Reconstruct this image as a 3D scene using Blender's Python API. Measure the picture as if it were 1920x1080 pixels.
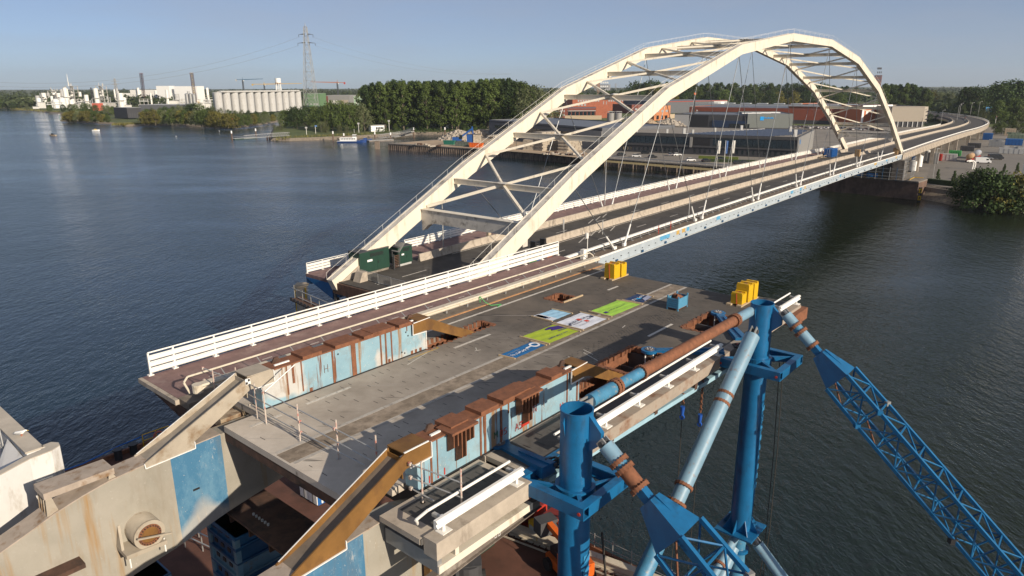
import bpy, bmesh, math, random
from mathutils import Vector, Matrix, Euler
R = math.radians
random.seed(7)
scene = bpy.context.scene
for o in list(bpy.data.objects): bpy.data.objects.remove(o)
COL = scene.collection

# ------------------------------------------------------------------ camera
cd = bpy.data.cameras.new('camera'); cam = bpy.data.objects.new('camera', cd); COL.objects.link(cam)
cd.sensor_width = 36.0; cd.lens = 24.788; cd.clip_start = .5; cd.clip_end = 30000
PITCH, ROLL = R(16.05), R(.165)
fw = Vector((0, math.cos(PITCH), -math.sin(PITCH))); up0 = Vector((0, math.sin(PITCH), math.cos(PITCH))); rt0 = Vector((1, 0, 0))
rt = rt0*math.cos(ROLL) - up0*math.sin(ROLL); up = rt0*math.sin(ROLL) + up0*math.cos(ROLL)
cam.matrix_world = Matrix(((rt.x, up.x, -fw.x, 0), (rt.y, up.y, -fw.y, 0), (rt.z, up.z, -fw.z, 36.4), (0, 0, 0, 1)))
scene.camera = cam
scene.render.resolution_x = 1024; scene.render.resolution_y = 576

# ------------------------------------------------------------------ sky, sun, exposure
SUN_AZ, SUN_EL = R(135.3), R(23.5)          # clockwise from +Y
wd = bpy.data.worlds.new('World'); scene.world = wd; wd.use_nodes = True
nt = wd.node_tree; nt.nodes.clear()
sky = nt.nodes.new('ShaderNodeTexSky'); sky.sky_type = 'NISHITA'; sky.sun_disc = False
sky.sun_elevation = SUN_EL; sky.sun_rotation = SUN_AZ
sky.altitude = 10; sky.air_density = .5; sky.dust_density = .35; sky.ozone_density = 3.0
bg = nt.nodes.new('ShaderNodeBackground'); bg.inputs[1].default_value = .078
tc = nt.nodes.new('ShaderNodeTexCoord'); mp = nt.nodes.new('ShaderNodeMapping'); mp.inputs['Scale'].default_value = (1.6, 1.6, 9)
nz = nt.nodes.new('ShaderNodeTexNoise'); nz.inputs['Scale'].default_value = 1.3; nz.inputs['Detail'].default_value = 7; nz.inputs['Roughness'].default_value = .55
rp = nt.nodes.new('ShaderNodeValToRGB'); rp.color_ramp.elements[0].position = .42; rp.color_ramp.elements[1].position = .80
mx = nt.nodes.new('ShaderNodeMix'); mx.data_type = 'RGBA'
mlt = nt.nodes.new('ShaderNodeMath'); mlt.operation = 'MULTIPLY_ADD'; mlt.inputs[1].default_value = .34; mlt.inputs[2].default_value = .40
nt.links.new(tc.outputs['Generated'], mp.inputs[0]); nt.links.new(mp.outputs[0], nz.inputs[0]); nt.links.new(nz.outputs[0], rp.inputs[0])
nt.links.new(rp.outputs[0], mlt.inputs[0]); nt.links.new(mlt.outputs[0], mx.inputs['Factor'])
nt.links.new(sky.outputs[0], mx.inputs['A']); mx.inputs['B'].default_value = (3.9, 4.15, 4.75, 1)
nt.links.new(mx.outputs['Result'], bg.inputs[0])
wo = nt.nodes.new('ShaderNodeOutputWorld'); nt.links.new(bg.outputs[0], wo.inputs[0])
sl = bpy.data.lights.new('sun', 'SUN'); sl.energy = 4.6; sl.angle = R(.53); sl.color = (1, .87, .70)
so = bpy.data.objects.new('sun', sl); COL.objects.link(so)
sdir = Vector((math.sin(SUN_AZ)*math.cos(SUN_EL), math.cos(SUN_AZ)*math.cos(SUN_EL), math.sin(SUN_EL)))
so.rotation_euler = sdir.to_track_quat('Z', 'Y').to_euler(); so.location = sdir*300
scene.view_settings.view_transform = 'Standard'; scene.view_settings.look = 'None'
scene.view_settings.exposure = .38; scene.view_settings.gamma = 1

# ------------------------------------------------------------------ materials
def lin(c):
    return tuple(((x/255)/12.92 if x/255 <= .04045 else ((x/255+.055)/1.055)**2.4) for x in c)
def nmat(name):
    m = bpy.data.materials.new(name); m.use_nodes = True; n = m.node_tree
    return m, n, n.nodes['Principled BSDF']
def noise(n, scale, detail=5, rough=.6, sc=(1, 1, 1), rz=0, coord='Object'):
    t = n.nodes.new('ShaderNodeTexCoord'); p = n.nodes.new('ShaderNodeMapping'); p.inputs['Scale'].default_value = sc; p.inputs['Rotation'].default_value = (0, 0, rz)
    z = n.nodes.new('ShaderNodeTexNoise'); z.inputs['Scale'].default_value = scale; z.inputs['Detail'].default_value = detail; z.inputs['Roughness'].default_value = rough
    n.links.new(t.outputs[coord], p.inputs[0]); n.links.new(p.outputs[0], z.inputs[0]); return z
def ramp(n, src, a, b, ca=(0, 0, 0, 1), cb=(1, 1, 1, 1)):
    r = n.nodes.new('ShaderNodeValToRGB'); r.color_ramp.elements[0].position = a; r.color_ramp.elements[1].position = b
    r.color_ramp.elements[0].color = ca; r.color_ramp.elements[1].color = cb; n.links.new(src, r.inputs[0]); return r
def mix(n, fac, a, b):
    x = n.nodes.new('ShaderNodeMix'); x.data_type = 'RGBA'
    for k, v in (('Factor', fac), ('A', a), ('B', b)):
        if hasattr(v, 'is_output'): n.links.new(v, x.inputs[k])
        elif k == 'Factor': x.inputs[k].default_value = v
        else: x.inputs[k].default_value = (*v[:3], 1)
    return x.outputs['Result']
def bump(n, b, src, strength, dist):
    x = n.nodes.new('ShaderNodeBump'); x.inputs['Strength'].default_value = strength; x.inputs['Distance'].default_value = dist
    n.links.new(src, x.inputs['Height']); n.links.new(x.outputs[0], b.inputs['Normal'])
MATS = {}
def M(name, col, rough=.65, metal=0, var=.18, scale=1.5, dirt=None, dfac=.5, dsc=(1, 1, 1), dscale=2, bmp=0, bsc=8, bd=.02, spec=.5):
    """painted / plain surface: base colour with fine variation and a second noise of dirt or rust"""
    if name in MATS: return MATS[name]
    m, n, b = nmat(name); MATS[name] = m
    z = noise(n, scale, 6, .65); r = ramp(n, z.outputs[0], .3, .7)
    c = mix(n, r.outputs[0], [x*(1-var) for x in col], [min(1, x*(1+var)) for x in col])
    if dirt:
        z2 = noise(n, dscale, 7, .65, dsc); r2 = ramp(n, z2.outputs[0], .62-.28*dfac, .74-.12*dfac)
        c = mix(n, r2.outputs[0], c, dirt)
    n.links.new(c, b.inputs['Base Color']); b.inputs['Roughness'].default_value = rough; b.inputs['Metallic'].default_value = metal
    b.inputs['Specular IOR Level'].default_value = spec
    if bmp:
        z3 = noise(n, bsc, 4, .6); bump(n, b, z3.outputs[0], bmp, bd)
    return m
RUSTC = (.17, .062, .026)
cream = M('cream_paint', (.70, .64, .53), .45, var=.04, scale=.6, dirt=(.46, .40, .31), dfac=.3, dsc=(1, 1, .3), dscale=.9)
creamtop = M('weathered_cream', (.56, .52, .46), .6, var=.15, scale=.8, dirt=(.16, .14, .12), dfac=.35, dscale=.7)
whitep = M('white_paint', (.78, .76, .71), .5, var=.05, scale=2, dirt=(.5, .46, .4), dfac=.1, dscale=3)
whiteb = M('bright_white', (.8, .8, .78), .5, var=.04)
asph = M('asphalt', (.058, .052, .046), .85, var=.25, scale=.5, dirt=(.095, .088, .08), dfac=.25, dscale=.35, bmp=.25, bsc=60, bd=.01)
pathred = M('red_path', (.185, .115, .108), .85, var=.22, scale=1.2, dirt=(.26, .19, .175), dfac=.3, dscale=.8)
conc = M('concrete', (.40, .345, .28), .85, var=.16, scale=1.5, dirt=(.20, .165, .13), dfac=.3, dscale=1.2, dsc=(1, 1, .4), bmp=.2, bsc=12)
concd = M('dark_concrete', (.20, .175, .15), .9, var=.2, scale=.9, dirt=(.09, .08, .07), dfac=.4, dscale=.8)
marking = M('road_paint', (.52, .49, .44), .7, var=.2, scale=5, dirt=(.12, .11, .1), dfac=.3, dscale=6)
blue = M('tower_blue', (.008, .115, .27), .40, var=.16, scale=1.3, dirt=(.012, .065, .14), dfac=.35, dscale=1.6, dsc=(1, 1, .3))
blued = M('dark_blue', (.008, .062, .15), .5, var=.2, scale=1, dirt=(.05, .035, .025), dfac=.2, dscale=1.6)
ltblue = M('light_blue', (.17, .29, .38), .48, var=.12, scale=1.2, dirt=(.20, .12, .08), dfac=.16, dscale=3.5)
midblue = M('worn_blue', (.055, .20, .33), .5, var=.2, scale=2, dirt=(.30, .27, .22), dfac=.22, dscale=5)
rust = M('rust', (.19, .076, .037), .85, var=.28, scale=3.2, dirt=(.115, .048, .027), dfac=.3, dscale=7, bmp=.2, bsc=20)
rustd = M('dark_rust', (.085, .045, .030), .9, var=.35, scale=1.5, dirt=(.03, .022, .018), dfac=.45, dscale=1.3)
ochre = M('ochre_steel', (.20, .100, .026), .62, metal=.15, var=.22, scale=1.0, dirt=(.115, .055, .02), dfac=.45, dscale=.9, dsc=(1, 1, .6))
tan = M('tan_steel', (.36, .315, .25), .7, var=.14, scale=1.0, dirt=(.19, .12, .06), dfac=.35, dscale=.8)
yellow = M('yellow_paint', (.60, .36, .008), .5, var=.06, scale=1.2, dirt=(.2, .13, .03), dfac=.12, dscale=4)
black = M('black_paint', (.018, .018, .02), .5, var=.2)
dgrey = M('dark_grey', (.055, .056, .06), .7, var=.2)
grey = M('grey_steel', (.22, .22, .215), .55, var=.15, scale=2)
lgrey = M('light_grey', (.42, .42, .41), .6, var=.1)
galv = M('galvanised', (.40, .40, .39), .42, metal=.5, var=.12, scale=6)
red = M('red_paint', (.42, .035, .02), .5, var=.1)
orange = M('orange_paint', (.62, .12, .012), .5, var=.1)
green = M('dark_green', (.012, .045, .030), .5, var=.15, scale=1.5)
greenb = M('bright_green', (.05, .30, .08), .6)
wood = M('timber', (.42, .32, .20), .8, var=.2, scale=4)
woodw = M('stacked_timber', (.44, .38, .30), .85, var=.35, scale=.8, dirt=(.14, .115, .09), dfac=.5, dscale=1.2, dsc=(.5, .5, 6))
glass = M('dark_glass', (.012, .02, .026), .08, var=.3, scale=.3, spec=.8)
winw = M('pale_window', (.34, .36, .37), .25, var=.2, scale=.6)
brick = M('red_brick', (.34, .105, .055), .85, var=.12, scale=.5, dirt=(.24, .075, .04), dfac=.3, dscale=.4)
brickd = M('dark_brick', (.17, .05, .033), .85, var=.12, scale=.5)
brickbr = M('brown_cladding', (.235, .062, .034), .8, var=.1, scale=.2)
brickor = M('orange_brick', (.50, .20, .085), .85, var=.1)
beige = M('beige_wall', (.46, .37, .26), .85, var=.08)
beiged = M('taupe_cladding', (.34, .295, .235), .75, var=.06)
slate = M('slate_cladding', (.10, .105, .115), .6, var=.08, scale=.4)
slate2 = M('charcoal_cladding', (.035, .036, .042), .6, var=.1, scale=.4)
zinc = M('zinc_cladding', (.25, .245, .235), .5, var=.06, scale=.4)
roofg = M('gravel_roof', (.235, .21, .18), .9, var=.15, scale=.4)
roofb = M('roof_membrane', (.13, .145, .175), .6, var=.15, scale=.15)
solar = M('solar_cell', (.05, .065, .10), .22, var=.2, scale=.4, spec=.7)
siloc = M('silo_concrete', (.48, .475, .465), .75, var=.06, scale=.4, dirt=(.34, .32, .29), dfac=.25, dscale=.5, dsc=(1, 1, .2))
pipe = M('plant_steel', (.52, .50, .46), .5, var=.2, scale=.3, dirt=(.22, .2, .18), dfac=.35, dscale=.3)
latt = M('pylon_steel', (.33, .33, .32), .6, var=.1)
piling = M('sheet_piling', (.20, .15, .115), .85, var=.45, scale=.7, dirt=(.055, .042, .033), dfac=.55, dscale=.9, dsc=(1, 1, .25))
rubble = M('rubble', (.36, .32, .27), .95, var=.4, scale=1.4)
sand = M('yard_sand', (.40, .30, .20), .95, var=.2, scale=.2, dirt=(.26, .20, .145), dfac=.4, dscale=.1)
yard = M('yard_paving', (.20, .18, .155), .9, var=.2, scale=.08, dirt=(.27, .235, .19), dfac=.3, dscale=.06)
grass = M('grass', (.075, .098, .024), .95, var=.35, scale=.08, dirt=(.12, .105, .04), dfac=.35, dscale=.04, bmp=.4, bsc=1.5, bd=.3)
shore = M('shore_stone', (.20, .165, .125), .95, var=.4, scale=1, dirt=(.07, .06, .05), dfac=.4, dscale=1.4)
bark = M('bark', (.17, .14, .105), .95, var=.3)
bargefl = M('barge_deck', (.105, .045, .030), .88, var=.3, scale=.5, dirt=(.055, .03, .022), dfac=.45, dscale=.45, bmp=.2, bsc=10)
tyre = M('tyre', (.02, .02, .02), .9)
ropem = M('rope', (.04, .035, .03), .9)
ropeblue = M('blue_rope', (.02, .13, .42), .8)
skyblue = M('sign_blue', (.015, .18, .50), .5)
lime = M('lime_green', (.32, .50, .035), .6, var=.05)

def leafmat(name, c, tr=.25):
    m, n, b = nmat(name); MATS[name] = m
    oi = n.nodes.new('ShaderNodeObjectInfo'); z = noise(n, .9, 3, .6)
    r = ramp(n, z.outputs[0], .3, .7); cc = mix(n, r.outputs[0], [x*.68 for x in c], [x*1.3 for x in c])
    h = n.nodes.new('ShaderNodeHueSaturation'); n.links.new(cc, h.inputs['Color'])
    mr = n.nodes.new('ShaderNodeMapRange'); mr.inputs['To Min'].default_value = .72; mr.inputs['To Max'].default_value = 1.28
    n.links.new(oi.outputs['Random'], mr.inputs[0]); n.links.new(mr.outputs[0], h.inputs['Value'])
    n.links.new(h.outputs[0], b.inputs['Base Color']); b.inputs['Roughness'].default_value = .7; b.inputs['Specular IOR Level'].default_value = .25
    t = n.nodes.new('ShaderNodeBsdfTranslucent'); n.links.new(h.outputs[0], t.inputs[0])
    ms = n.nodes.new('ShaderNodeMixShader'); ms.inputs[0].default_value = tr
    n.links.new(b.outputs[0], ms.inputs[1]); n.links.new(t.outputs[0], ms.inputs[2]); n.links.new(ms.outputs[0], n.nodes['Material Output'].inputs[0])
    return m
leaf_pop = leafmat('poplar_leaves', (0.087, 0.123, 0.029))
leaf_dark = leafmat('dark_leaves', (0.051, 0.084, 0.024))
leaf_wil = leafmat('willow_leaves', (0.142, 0.162, 0.074))
leaf_yel = leafmat('autumn_leaves', (0.169, 0.156, 0.037))
leaf_far = leafmat('distant_leaves', (0.065, 0.088, 0.031))

# ------------------------------------------------------------------ mesh helpers
class MB:
    def __init__(s): s.v = []; s.f = []
    def add(s, vs, fs):
        k = len(s.v); s.v += [tuple(v) for v in vs]; s.f += [tuple(i+k for i in f) for f in fs]; return s
    def box8(s, p):  # p: 8 points, bottom ring then top ring
        return s.add(p, [(3, 2, 1, 0), (4, 5, 6, 7), (0, 1, 5, 4), (1, 2, 6, 5), (2, 3, 7, 6), (3, 0, 4, 7)])
    def box(s, c, sz, rz=0):
        c = Vector(c); m = Matrix.Rotation(rz, 3, 'Z'); x, y, z = [a/2 for a in sz]
        return s.box8([c + m @ Vector(q) for q in ((-x, -y, -z), (x, -y, -z), (x, y, -z), (-x, y, -z), (-x, -y, z), (x, -y, z), (x, y, z), (-x, y, z))])
    def b0(s, x0, x1, y0, y1, z0, z1):
        return s.box(((x0+x1)/2, (y0+y1)/2, (z0+z1)/2), (x1-x0, y1-y0, z1-z0))
    def beam(s, a, b, w, h, upv=(0, 0, 1), w2=None, h2=None):
        a = Vector(a); b = Vector(b); d = (b-a).normalized(); u = Vector(upv)
        x = d.cross(u)
        if x.length < 1e-4: x = d.cross(Vector((1, 0, 0)))
        x.normalize(); u = x.cross(d)
        w2 = w2 or w; h2 = h2 or h
        return s.box8([a-x*w/2-u*h/2, a+x*w/2-u*h/2, b+x*w2/2-u*h2/2, b-x*w2/2-u*h2/2, a-x*w/2+u*h/2, a+x*w/2+u*h/2, b+x*w2/2+u*h2/2, b-x*w2/2+u*h2/2])
    def tube(s, a, b, r, n=10, r2=None, cap=True):
        a = Vector(a); b = Vector(b); d = (b-a).normalized(); r2 = r if r2 is None else r2
        x = d.cross(Vector((0, 0, 1)))
        if x.length < 1e-3: x = Vector((1, 0, 0))
        x.normalize(); y = d.cross(x); vs = []
        for p, q in ((a, r), (b, r2)):
            for i in range(n): t = 2*math.pi*i/n; vs.append(p + x*math.cos(t)*q + y*math.sin(t)*q)
        fs = [(i, (i+1) % n, n+(i+1) % n, n+i) for i in range(n)]
        if cap: fs += [tuple(range(n))[::-1], tuple(range(n, 2*n))]
        return s.add(vs, fs)
    def pipe(s, pts, r, n=8):
        for a, b in zip(pts, pts[1:]): s.tube(a, b, r, n)
        return s
    def ring(s, a, b, r0, r1, n=24):  # hollow tube wall
        a = Vector(a); b = Vector(b); d = (b-a).normalized(); x = d.cross(Vector((0, 0, 1)))
        if x.length < 1e-3: x = Vector((1, 0, 0))
        x.normalize(); y = d.cross(x); vs = []
        for p, q in ((a, r0), (b, r0), (b, r1), (a, r1)):
            for i in range(n): t = 2*math.pi*i/n; vs.append(p + x*math.cos(t)*q + y*math.sin(t)*q)
        fs = []
        for k in range(4):
            for i in range(n): fs.append((k*n+i, k*n+(i+1) % n, ((k+1) % 4)*n+(i+1) % n, ((k+1) % 4)*n+i))
        return s.add(vs, fs)
    def prism(s, pts, vec):
        n = len(pts); v = Vector(vec); p = [Vector(q) for q in pts]
        return s.add(p + [q+v for q in p], [tuple(range(n))[::-1], tuple(range(n, 2*n))] + [(i, (i+1) % n, n+(i+1) % n, n+i) for i in range(n)])
    def sweep(s, sections, closed=True):
        """sections: list of equally long rings"""
        n = len(sections[0]); vs = [p for q in sections for p in q]; fs = []
        for k in range(len(sections)-1):
            for i in range(n if closed else n-1): fs.append((k*n+i, k*n+(i+1) % n, (k+1)*n+(i+1) % n, (k+1)*n+i))
        if closed: fs += [tuple(range(n))[::-1], tuple(range((len(sections)-1)*n, len(sections)*n))]
        return s.add(vs, fs)
    def quad(s, *p): return s.add(p, [tuple(range(len(p)))])
    def mesh(s, name, mat, org=(0, 0, 0), smooth=False):
        o = Vector(org); me = bpy.data.meshes.new(name); me.from_pydata([(v[0]-o.x, v[1]-o.y, v[2]-o.z) for v in s.v], [], s.f)
        bm = bmesh.new(); bm.from_mesh(me); bmesh.ops.recalc_face_normals(bm, faces=bm.faces); bm.to_mesh(me); bm.free()
        if mat: me.materials.append(mat)
        if smooth:
            for p in me.polygons: p.use_smooth = True
            try: me.set_sharp_from_angle(angle=R(35))
            except Exception: pass
        return me
def tag(o, label=None, cat=None, group=None, kind=None):
    for k, v in (('label', label), ('category', cat), ('group', group), ('kind', kind)):
        if v: o[k] = v
    return o
def thing(name, label, cat, loc, group=None, rz=0):
    o = bpy.data.objects.new(name, None); o.empty_display_size = .5; COL.objects.link(o); o.location = loc; o.rotation_euler = (0, 0, rz)
    return tag(o, label, cat, group)
def part(T, name, mb, mat, local=False, smooth=False, kind=None, label=None, sub=None):
    """mesh child of T; coordinates are world ones unless local"""
    org = (0, 0, 0) if local else (T.location if sub is None else sub)
    o = bpy.data.objects.new(name, mb.mesh(name, mat, org, smooth)); COL.objects.link(o); o.parent = T
    return tag(o, label, None, None, kind)
def like(src, T, loc=(0, 0, 0), rot=(0, 0, 0), sc=(1, 1, 1)):
    o = src.copy(); COL.objects.link(o); o.parent = T; o.location = loc; o.rotation_euler = rot; o.scale = sc; return o
def solo(name, mb, mat, label, cat, group=None, smooth=False, kind=None):
    xs = [v[0] for v in mb.v]; ys = [v[1] for v in mb.v]; zs = [v[2] for v in mb.v]
    org = ((min(xs)+max(xs))/2, (min(ys)+max(ys))/2, min(zs))
    o = bpy.data.objects.new(name, mb.mesh(name, mat, org, smooth)); COL.objects.link(o); o.location = org
    return tag(o, label, cat, group, kind)
def structure(name, mb, mat, smooth=False):
    o = bpy.data.objects.new(name, mb.mesh(name, mat, (0, 0, 0), smooth)); COL.objects.link(o); o['kind'] = 'structure'; return o
def dup(T, loc, rz=0, label=None, group=None, sc=None):
    r = T.copy(); COL.objects.link(r); r.location = loc; r.rotation_euler = (0, 0, rz)
    if sc: r.scale = sc
    if label: r['label'] = label
    if group: r['group'] = group
    for c in list(T.children):
        a = c.copy(); COL.objects.link(a); a.parent = r
        for g in list(c.children): e = g.copy(); COL.objects.link(e); e.parent = a
    return r
class Frame:
    def __init__(s, org, h):   # h: heading clockwise from +Y; x runs along the heading, y to the right
        s.o = Vector(org); s.d = Vector((math.sin(h), math.cos(h), 0)); s.r = Vector((math.cos(h), -math.sin(h), 0)); s.rz = math.pi/2-h
    def __call__(s, t, w, z=0): return s.o + s.d*t + s.r*w + Vector((0, 0, z))
    def box(s, mb, t0, t1, w0, w1, z0, z1):
        return mb.box8([s(t0, w0, z0), s(t1, w0, z0), s(t1, w1, z0), s(t0, w1, z0), s(t0, w0, z1), s(t1, w0, z1), s(t1, w1, z1), s(t0, w1, z1)])
    def prism(s, mb, prof, w0, w1):   # profile in (t, z)
        return mb.prism([s(t, w0, z) for t, z in prof], s.r*(w1-w0))
FB = lambda *a: F.box(MB(), *a)

# ================================================================== SETTING
# ---- water
def water_mat():
    m, n, b = nmat('river_water')
    b.inputs['IOR'].default_value = 1.33; b.inputs['Specular IOR Level'].default_value = .5
    z1 = noise(n, 1.05, 3, .6, (1, .45, 1), R(25)); z2 = noise(n, 3.4, 2, .6, (1, .5, 1), R(10)); z3 = noise(n, .011, 5, .62, (.5, 1.5, 1), R(8)); z4 = noise(n, .21, 3, .6, (1, .5, 1), R(32)); z5 = noise(n, .004, 3, .5)
    # body colour: greenish, with blue painted in towards the left to imitate sky reflection
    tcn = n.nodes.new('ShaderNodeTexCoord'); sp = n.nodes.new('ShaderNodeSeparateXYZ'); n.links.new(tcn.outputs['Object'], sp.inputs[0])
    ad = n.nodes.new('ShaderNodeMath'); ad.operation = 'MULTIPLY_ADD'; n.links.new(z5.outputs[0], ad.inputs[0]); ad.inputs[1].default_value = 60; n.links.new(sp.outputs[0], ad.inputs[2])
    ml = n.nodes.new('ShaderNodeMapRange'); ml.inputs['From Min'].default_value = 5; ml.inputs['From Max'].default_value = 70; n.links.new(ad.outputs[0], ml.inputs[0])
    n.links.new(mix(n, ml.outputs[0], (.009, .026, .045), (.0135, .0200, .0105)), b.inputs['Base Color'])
    a = n.nodes.new('ShaderNodeMath'); a.operation = 'MULTIPLY_ADD'; n.links.new(z2.outputs[0], a.inputs[0]); a.inputs[1].default_value = .3; n.links.new(z1.outputs[0], a.inputs[2])
    a2 = n.nodes.new('ShaderNodeMath'); a2.operation = 'MULTIPLY_ADD'; n.links.new(z4.outputs[0], a2.inputs[0]); a2.inputs[1].default_value = 1.2; n.links.new(a.outputs[0], a2.inputs[2])
    r = ramp(n, z3.outputs[0], .38, .62); mr = n.nodes.new('ShaderNodeMapRange'); mr.inputs['To Min'].default_value = .35; mr.inputs['To Max'].default_value = 1.0
    n.links.new(r.outputs[0], mr.inputs[0])
    x = n.nodes.new('ShaderNodeBump'); x.inputs['Distance'].default_value = .33; n.links.new(mr.outputs[0], x.inputs['Strength'])
    n.links.new(a2.outputs[0], x.inputs['Height']); n.links.new(x.outputs[0], b.inputs['Normal'])
    mr2 = n.nodes.new('ShaderNodeMapRange'); mr2.inputs['To Min'].default_value = .04; mr2.inputs['To Max'].default_value = .13
    n.links.new(r.outputs[0], mr2.inputs[0]); n.links.new(mr2.outputs[0], b.inputs['Roughness'])
    return m
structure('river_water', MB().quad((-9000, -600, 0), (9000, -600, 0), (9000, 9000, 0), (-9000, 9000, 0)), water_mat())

def land(name, shore_pts, back, zt, inset, mtop, mbank):
    n = len(shore_pts); inn = []
    for i, p in enumerate(shore_pts):
        a = Vector(shore_pts[max(0, i-1)][:2]); b = Vector(shore_pts[min(n-1, i+1)][:2]); d = (b-a).normalized(); nr = Vector((-d.y, d.x))
        q = Vector(p[:2]) + nr*inset; inn.append((q.x, q.y, zt))
    structure(name, MB().quad(*inn, *[(x, y, zt) for x, y in back]), mtop)
    mb = MB()
    for i in range(n-1):
        a, b = shore_pts[i], shore_pts[i+1]
        mb.quad((a[0], a[1], -.6), (b[0], b[1], -.6), inn[i+1], inn[i])
    structure(name + '_bank', mb, mbank)
# left bank, headland and the grassy point by the jetties (points run left to right, land lies on the left hand)
PB = [(-2600, 2900), (-1500, 1850), (-922.80,1313.20), (-801.56,1180.25), (-729.83,1125.20), (-680.97,1055.19), (-623.15,1001.53), (-533.55,858.05), (-497.23,795.10), (-450.05,754.69), (-402.04,725.85), (-366.54,683.93),
      (-339.15,688.87), (-328.97,697.61), (-288.66,672.84), (-252.28,641.70), (-243.89,657.70), (-241.43,693.00), (-244.00,753.94), (-244.47,782.52)]
land('left_bank_ground', PB, [(-60, 760), (-60, 1000), (-250, 8500), (-9000, 8500), (-9000, 2900)], 1.5, 4, grass, shore)
PC = [(-231.56,764.39), (-216.17,682.49), (-207.59,623.94), (-183.59,543.16), (-166.83,494.81), (-152.05,490.89), (-139.67,496.21), (-126.26,504.62), (-107.22,517.84), (-87.57,539.17), (-73.44,553.36), (-49.57,552.34), (-37.04,561.03)]
land('headland_ground', PC, [(80, 640), (60, 1000), (-220, 1000)], 1.9, 3, grass, shore)
# quay yard and everything behind it
QF = [(-72.53,420.99), (-29.01,391.44), (10.97,360.26), (35.56,337.27), (57.46,318.01), (92, 290), (126, 262)]
RB = [(140.66,241.37), (144.32,229.62), (146.59,214.53), (149.18,203.15), (190, 182), (260, 120)]
QL = [(-42.23,458.34), (-20, 560), (20, 800)]
structure('quay_ground', MB().quad(*[(x, y, 3.7) for x, y in QF + RB + [(900, 40), (9000, 40), (9000, 8600), (-240, 8600)] + QL[::-1]]), yard)
qr = MB()   # stone slope of the right bank
RW = [(134.18,230.04), (136.20,219.28), (143.52,211.25), (151.74,204.63), (200, 168), (270, 104)]
for i in range(len(RB)-1): qr.quad((*RW[i], -.5), (*RW[i+1], -.5), (*RB[i+1], 3.69), (*RB[i], 3.69))
structure('right_bank_slope', qr, shore)
# strips of ground cover laid over the yard
def sheet(name, pts, z, m): structure(name, MB().quad(*[(p[0], p[1], z) for p in pts]), m)
sheet('rear_grass_ground', [(-40, 640), (130, 620), (420, 560), (900, 520), (9000, 900), (9000, 8500), (-235, 8500), (40, 900)], 3.72, grass)
sheet('sand_yard', [(-67.61,424.76), (-41.81,453.72), (14.09,465.58), (36.23,371.75), (41.22,322.75), (10.87,357.58)], 3.715, sand)
sheet('truck_yard_paving', [(144.47,246.84), (151.35,227.04), (184.36,253.24), (277.99,386.56), (265.02,397.58), (188.53,318.59)], 3.715, M('truck_yard', (.17, .155, .135), .9, var=.12, scale=.06))
sheet('quay_verge', [(40.21,314.70), (79.69,278.60), (81.96,286.80), (41.27,323.22)], 3.725, M('dry_verge', (.22, .17, .07), .95, var=.3, scale=.3))

# ---- steel sheet-pile quay wall
QW = thing('quay_wall', 'long rusty sheet-pile quay wall below the stone yard and car park', 'quay wall', (*QF[0], 0))
pts = []
Q = [Vector((*p, 0)) for p in QF]
mb = MB(); post = []
for a, b in zip(Q, Q[1:]):
    d = (b-a).normalized(); nr = Vector((d.y, -d.x, 0)); L = (b-a).length; k = int(L/1.5)
    for i in range(k):
        u = L/k
        for j, (x0, x1, o0, o1) in enumerate(((0, .3, 0, 0), (.3, .5, 0, .42), (.5, .8, .42, .42), (.8, 1, .42, 0))):
            p0 = a + d*(i+x0)*u + nr*(o0-.45); p1 = a + d*(i+x1)*u + nr*(o1-.45)
            mb.quad((p0.x, p0.y, -1), (p1.x, p1.y, -1), (p1.x, p1.y, 3.3), (p0.x, p0.y, 3.3))
        if i % 5 == 1 and a.x > 0: post.append(a + d*(i+.65)*u + nr*.05)
part(QW, 'piling', mb, piling)
cap = MB()
for a, b in zip(Q, Q[1:]):
    d = (b-a).normalized(); nr = Vector((d.y, -d.x, 0)); cap.beam(a - nr*.35 + Vector((0, 0, 3.52)), b - nr*.35 + Vector((0, 0, 3.52)), 1.0, .48)
part(QW, 'coping', cap, concd)
pm = MB().b0(-.17, .17, -.17, .17, -1, 2.9).mesh('fender_pile', M('pale_piling', (.22, .175, .135), .85, var=.3, scale=.9, dirt=(.1, .07, .05), dfac=.4, dscale=.8, dsc=(1, 1, .3)))
for p in post:
    o = bpy.data.objects.new('fender_pile', pm); COL.objects.link(o); o.parent = QW; o.location = p - QW.location
side = MB(); side.quad((*QF[0], -1), (*QL[0], -1), (*QL[0], 3.69), (*QF[0], 3.69)); side.quad((*QL[0], -1), (*QL[1], -1), (*QL[1], 3.69), (*QL[0], 3.69))
part(QW, 'return_wall', side, piling)
mb = MB(); a, b = Vector((*QF[-1], 0)), Vector((*RB[0], 0))
mb.quad((a.x, a.y, -1), (b.x, b.y, -1), (b.x, b.y, 3.69), (a.x, a.y, 3.69)); part(QW, 'end_wall', mb, concd)

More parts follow.
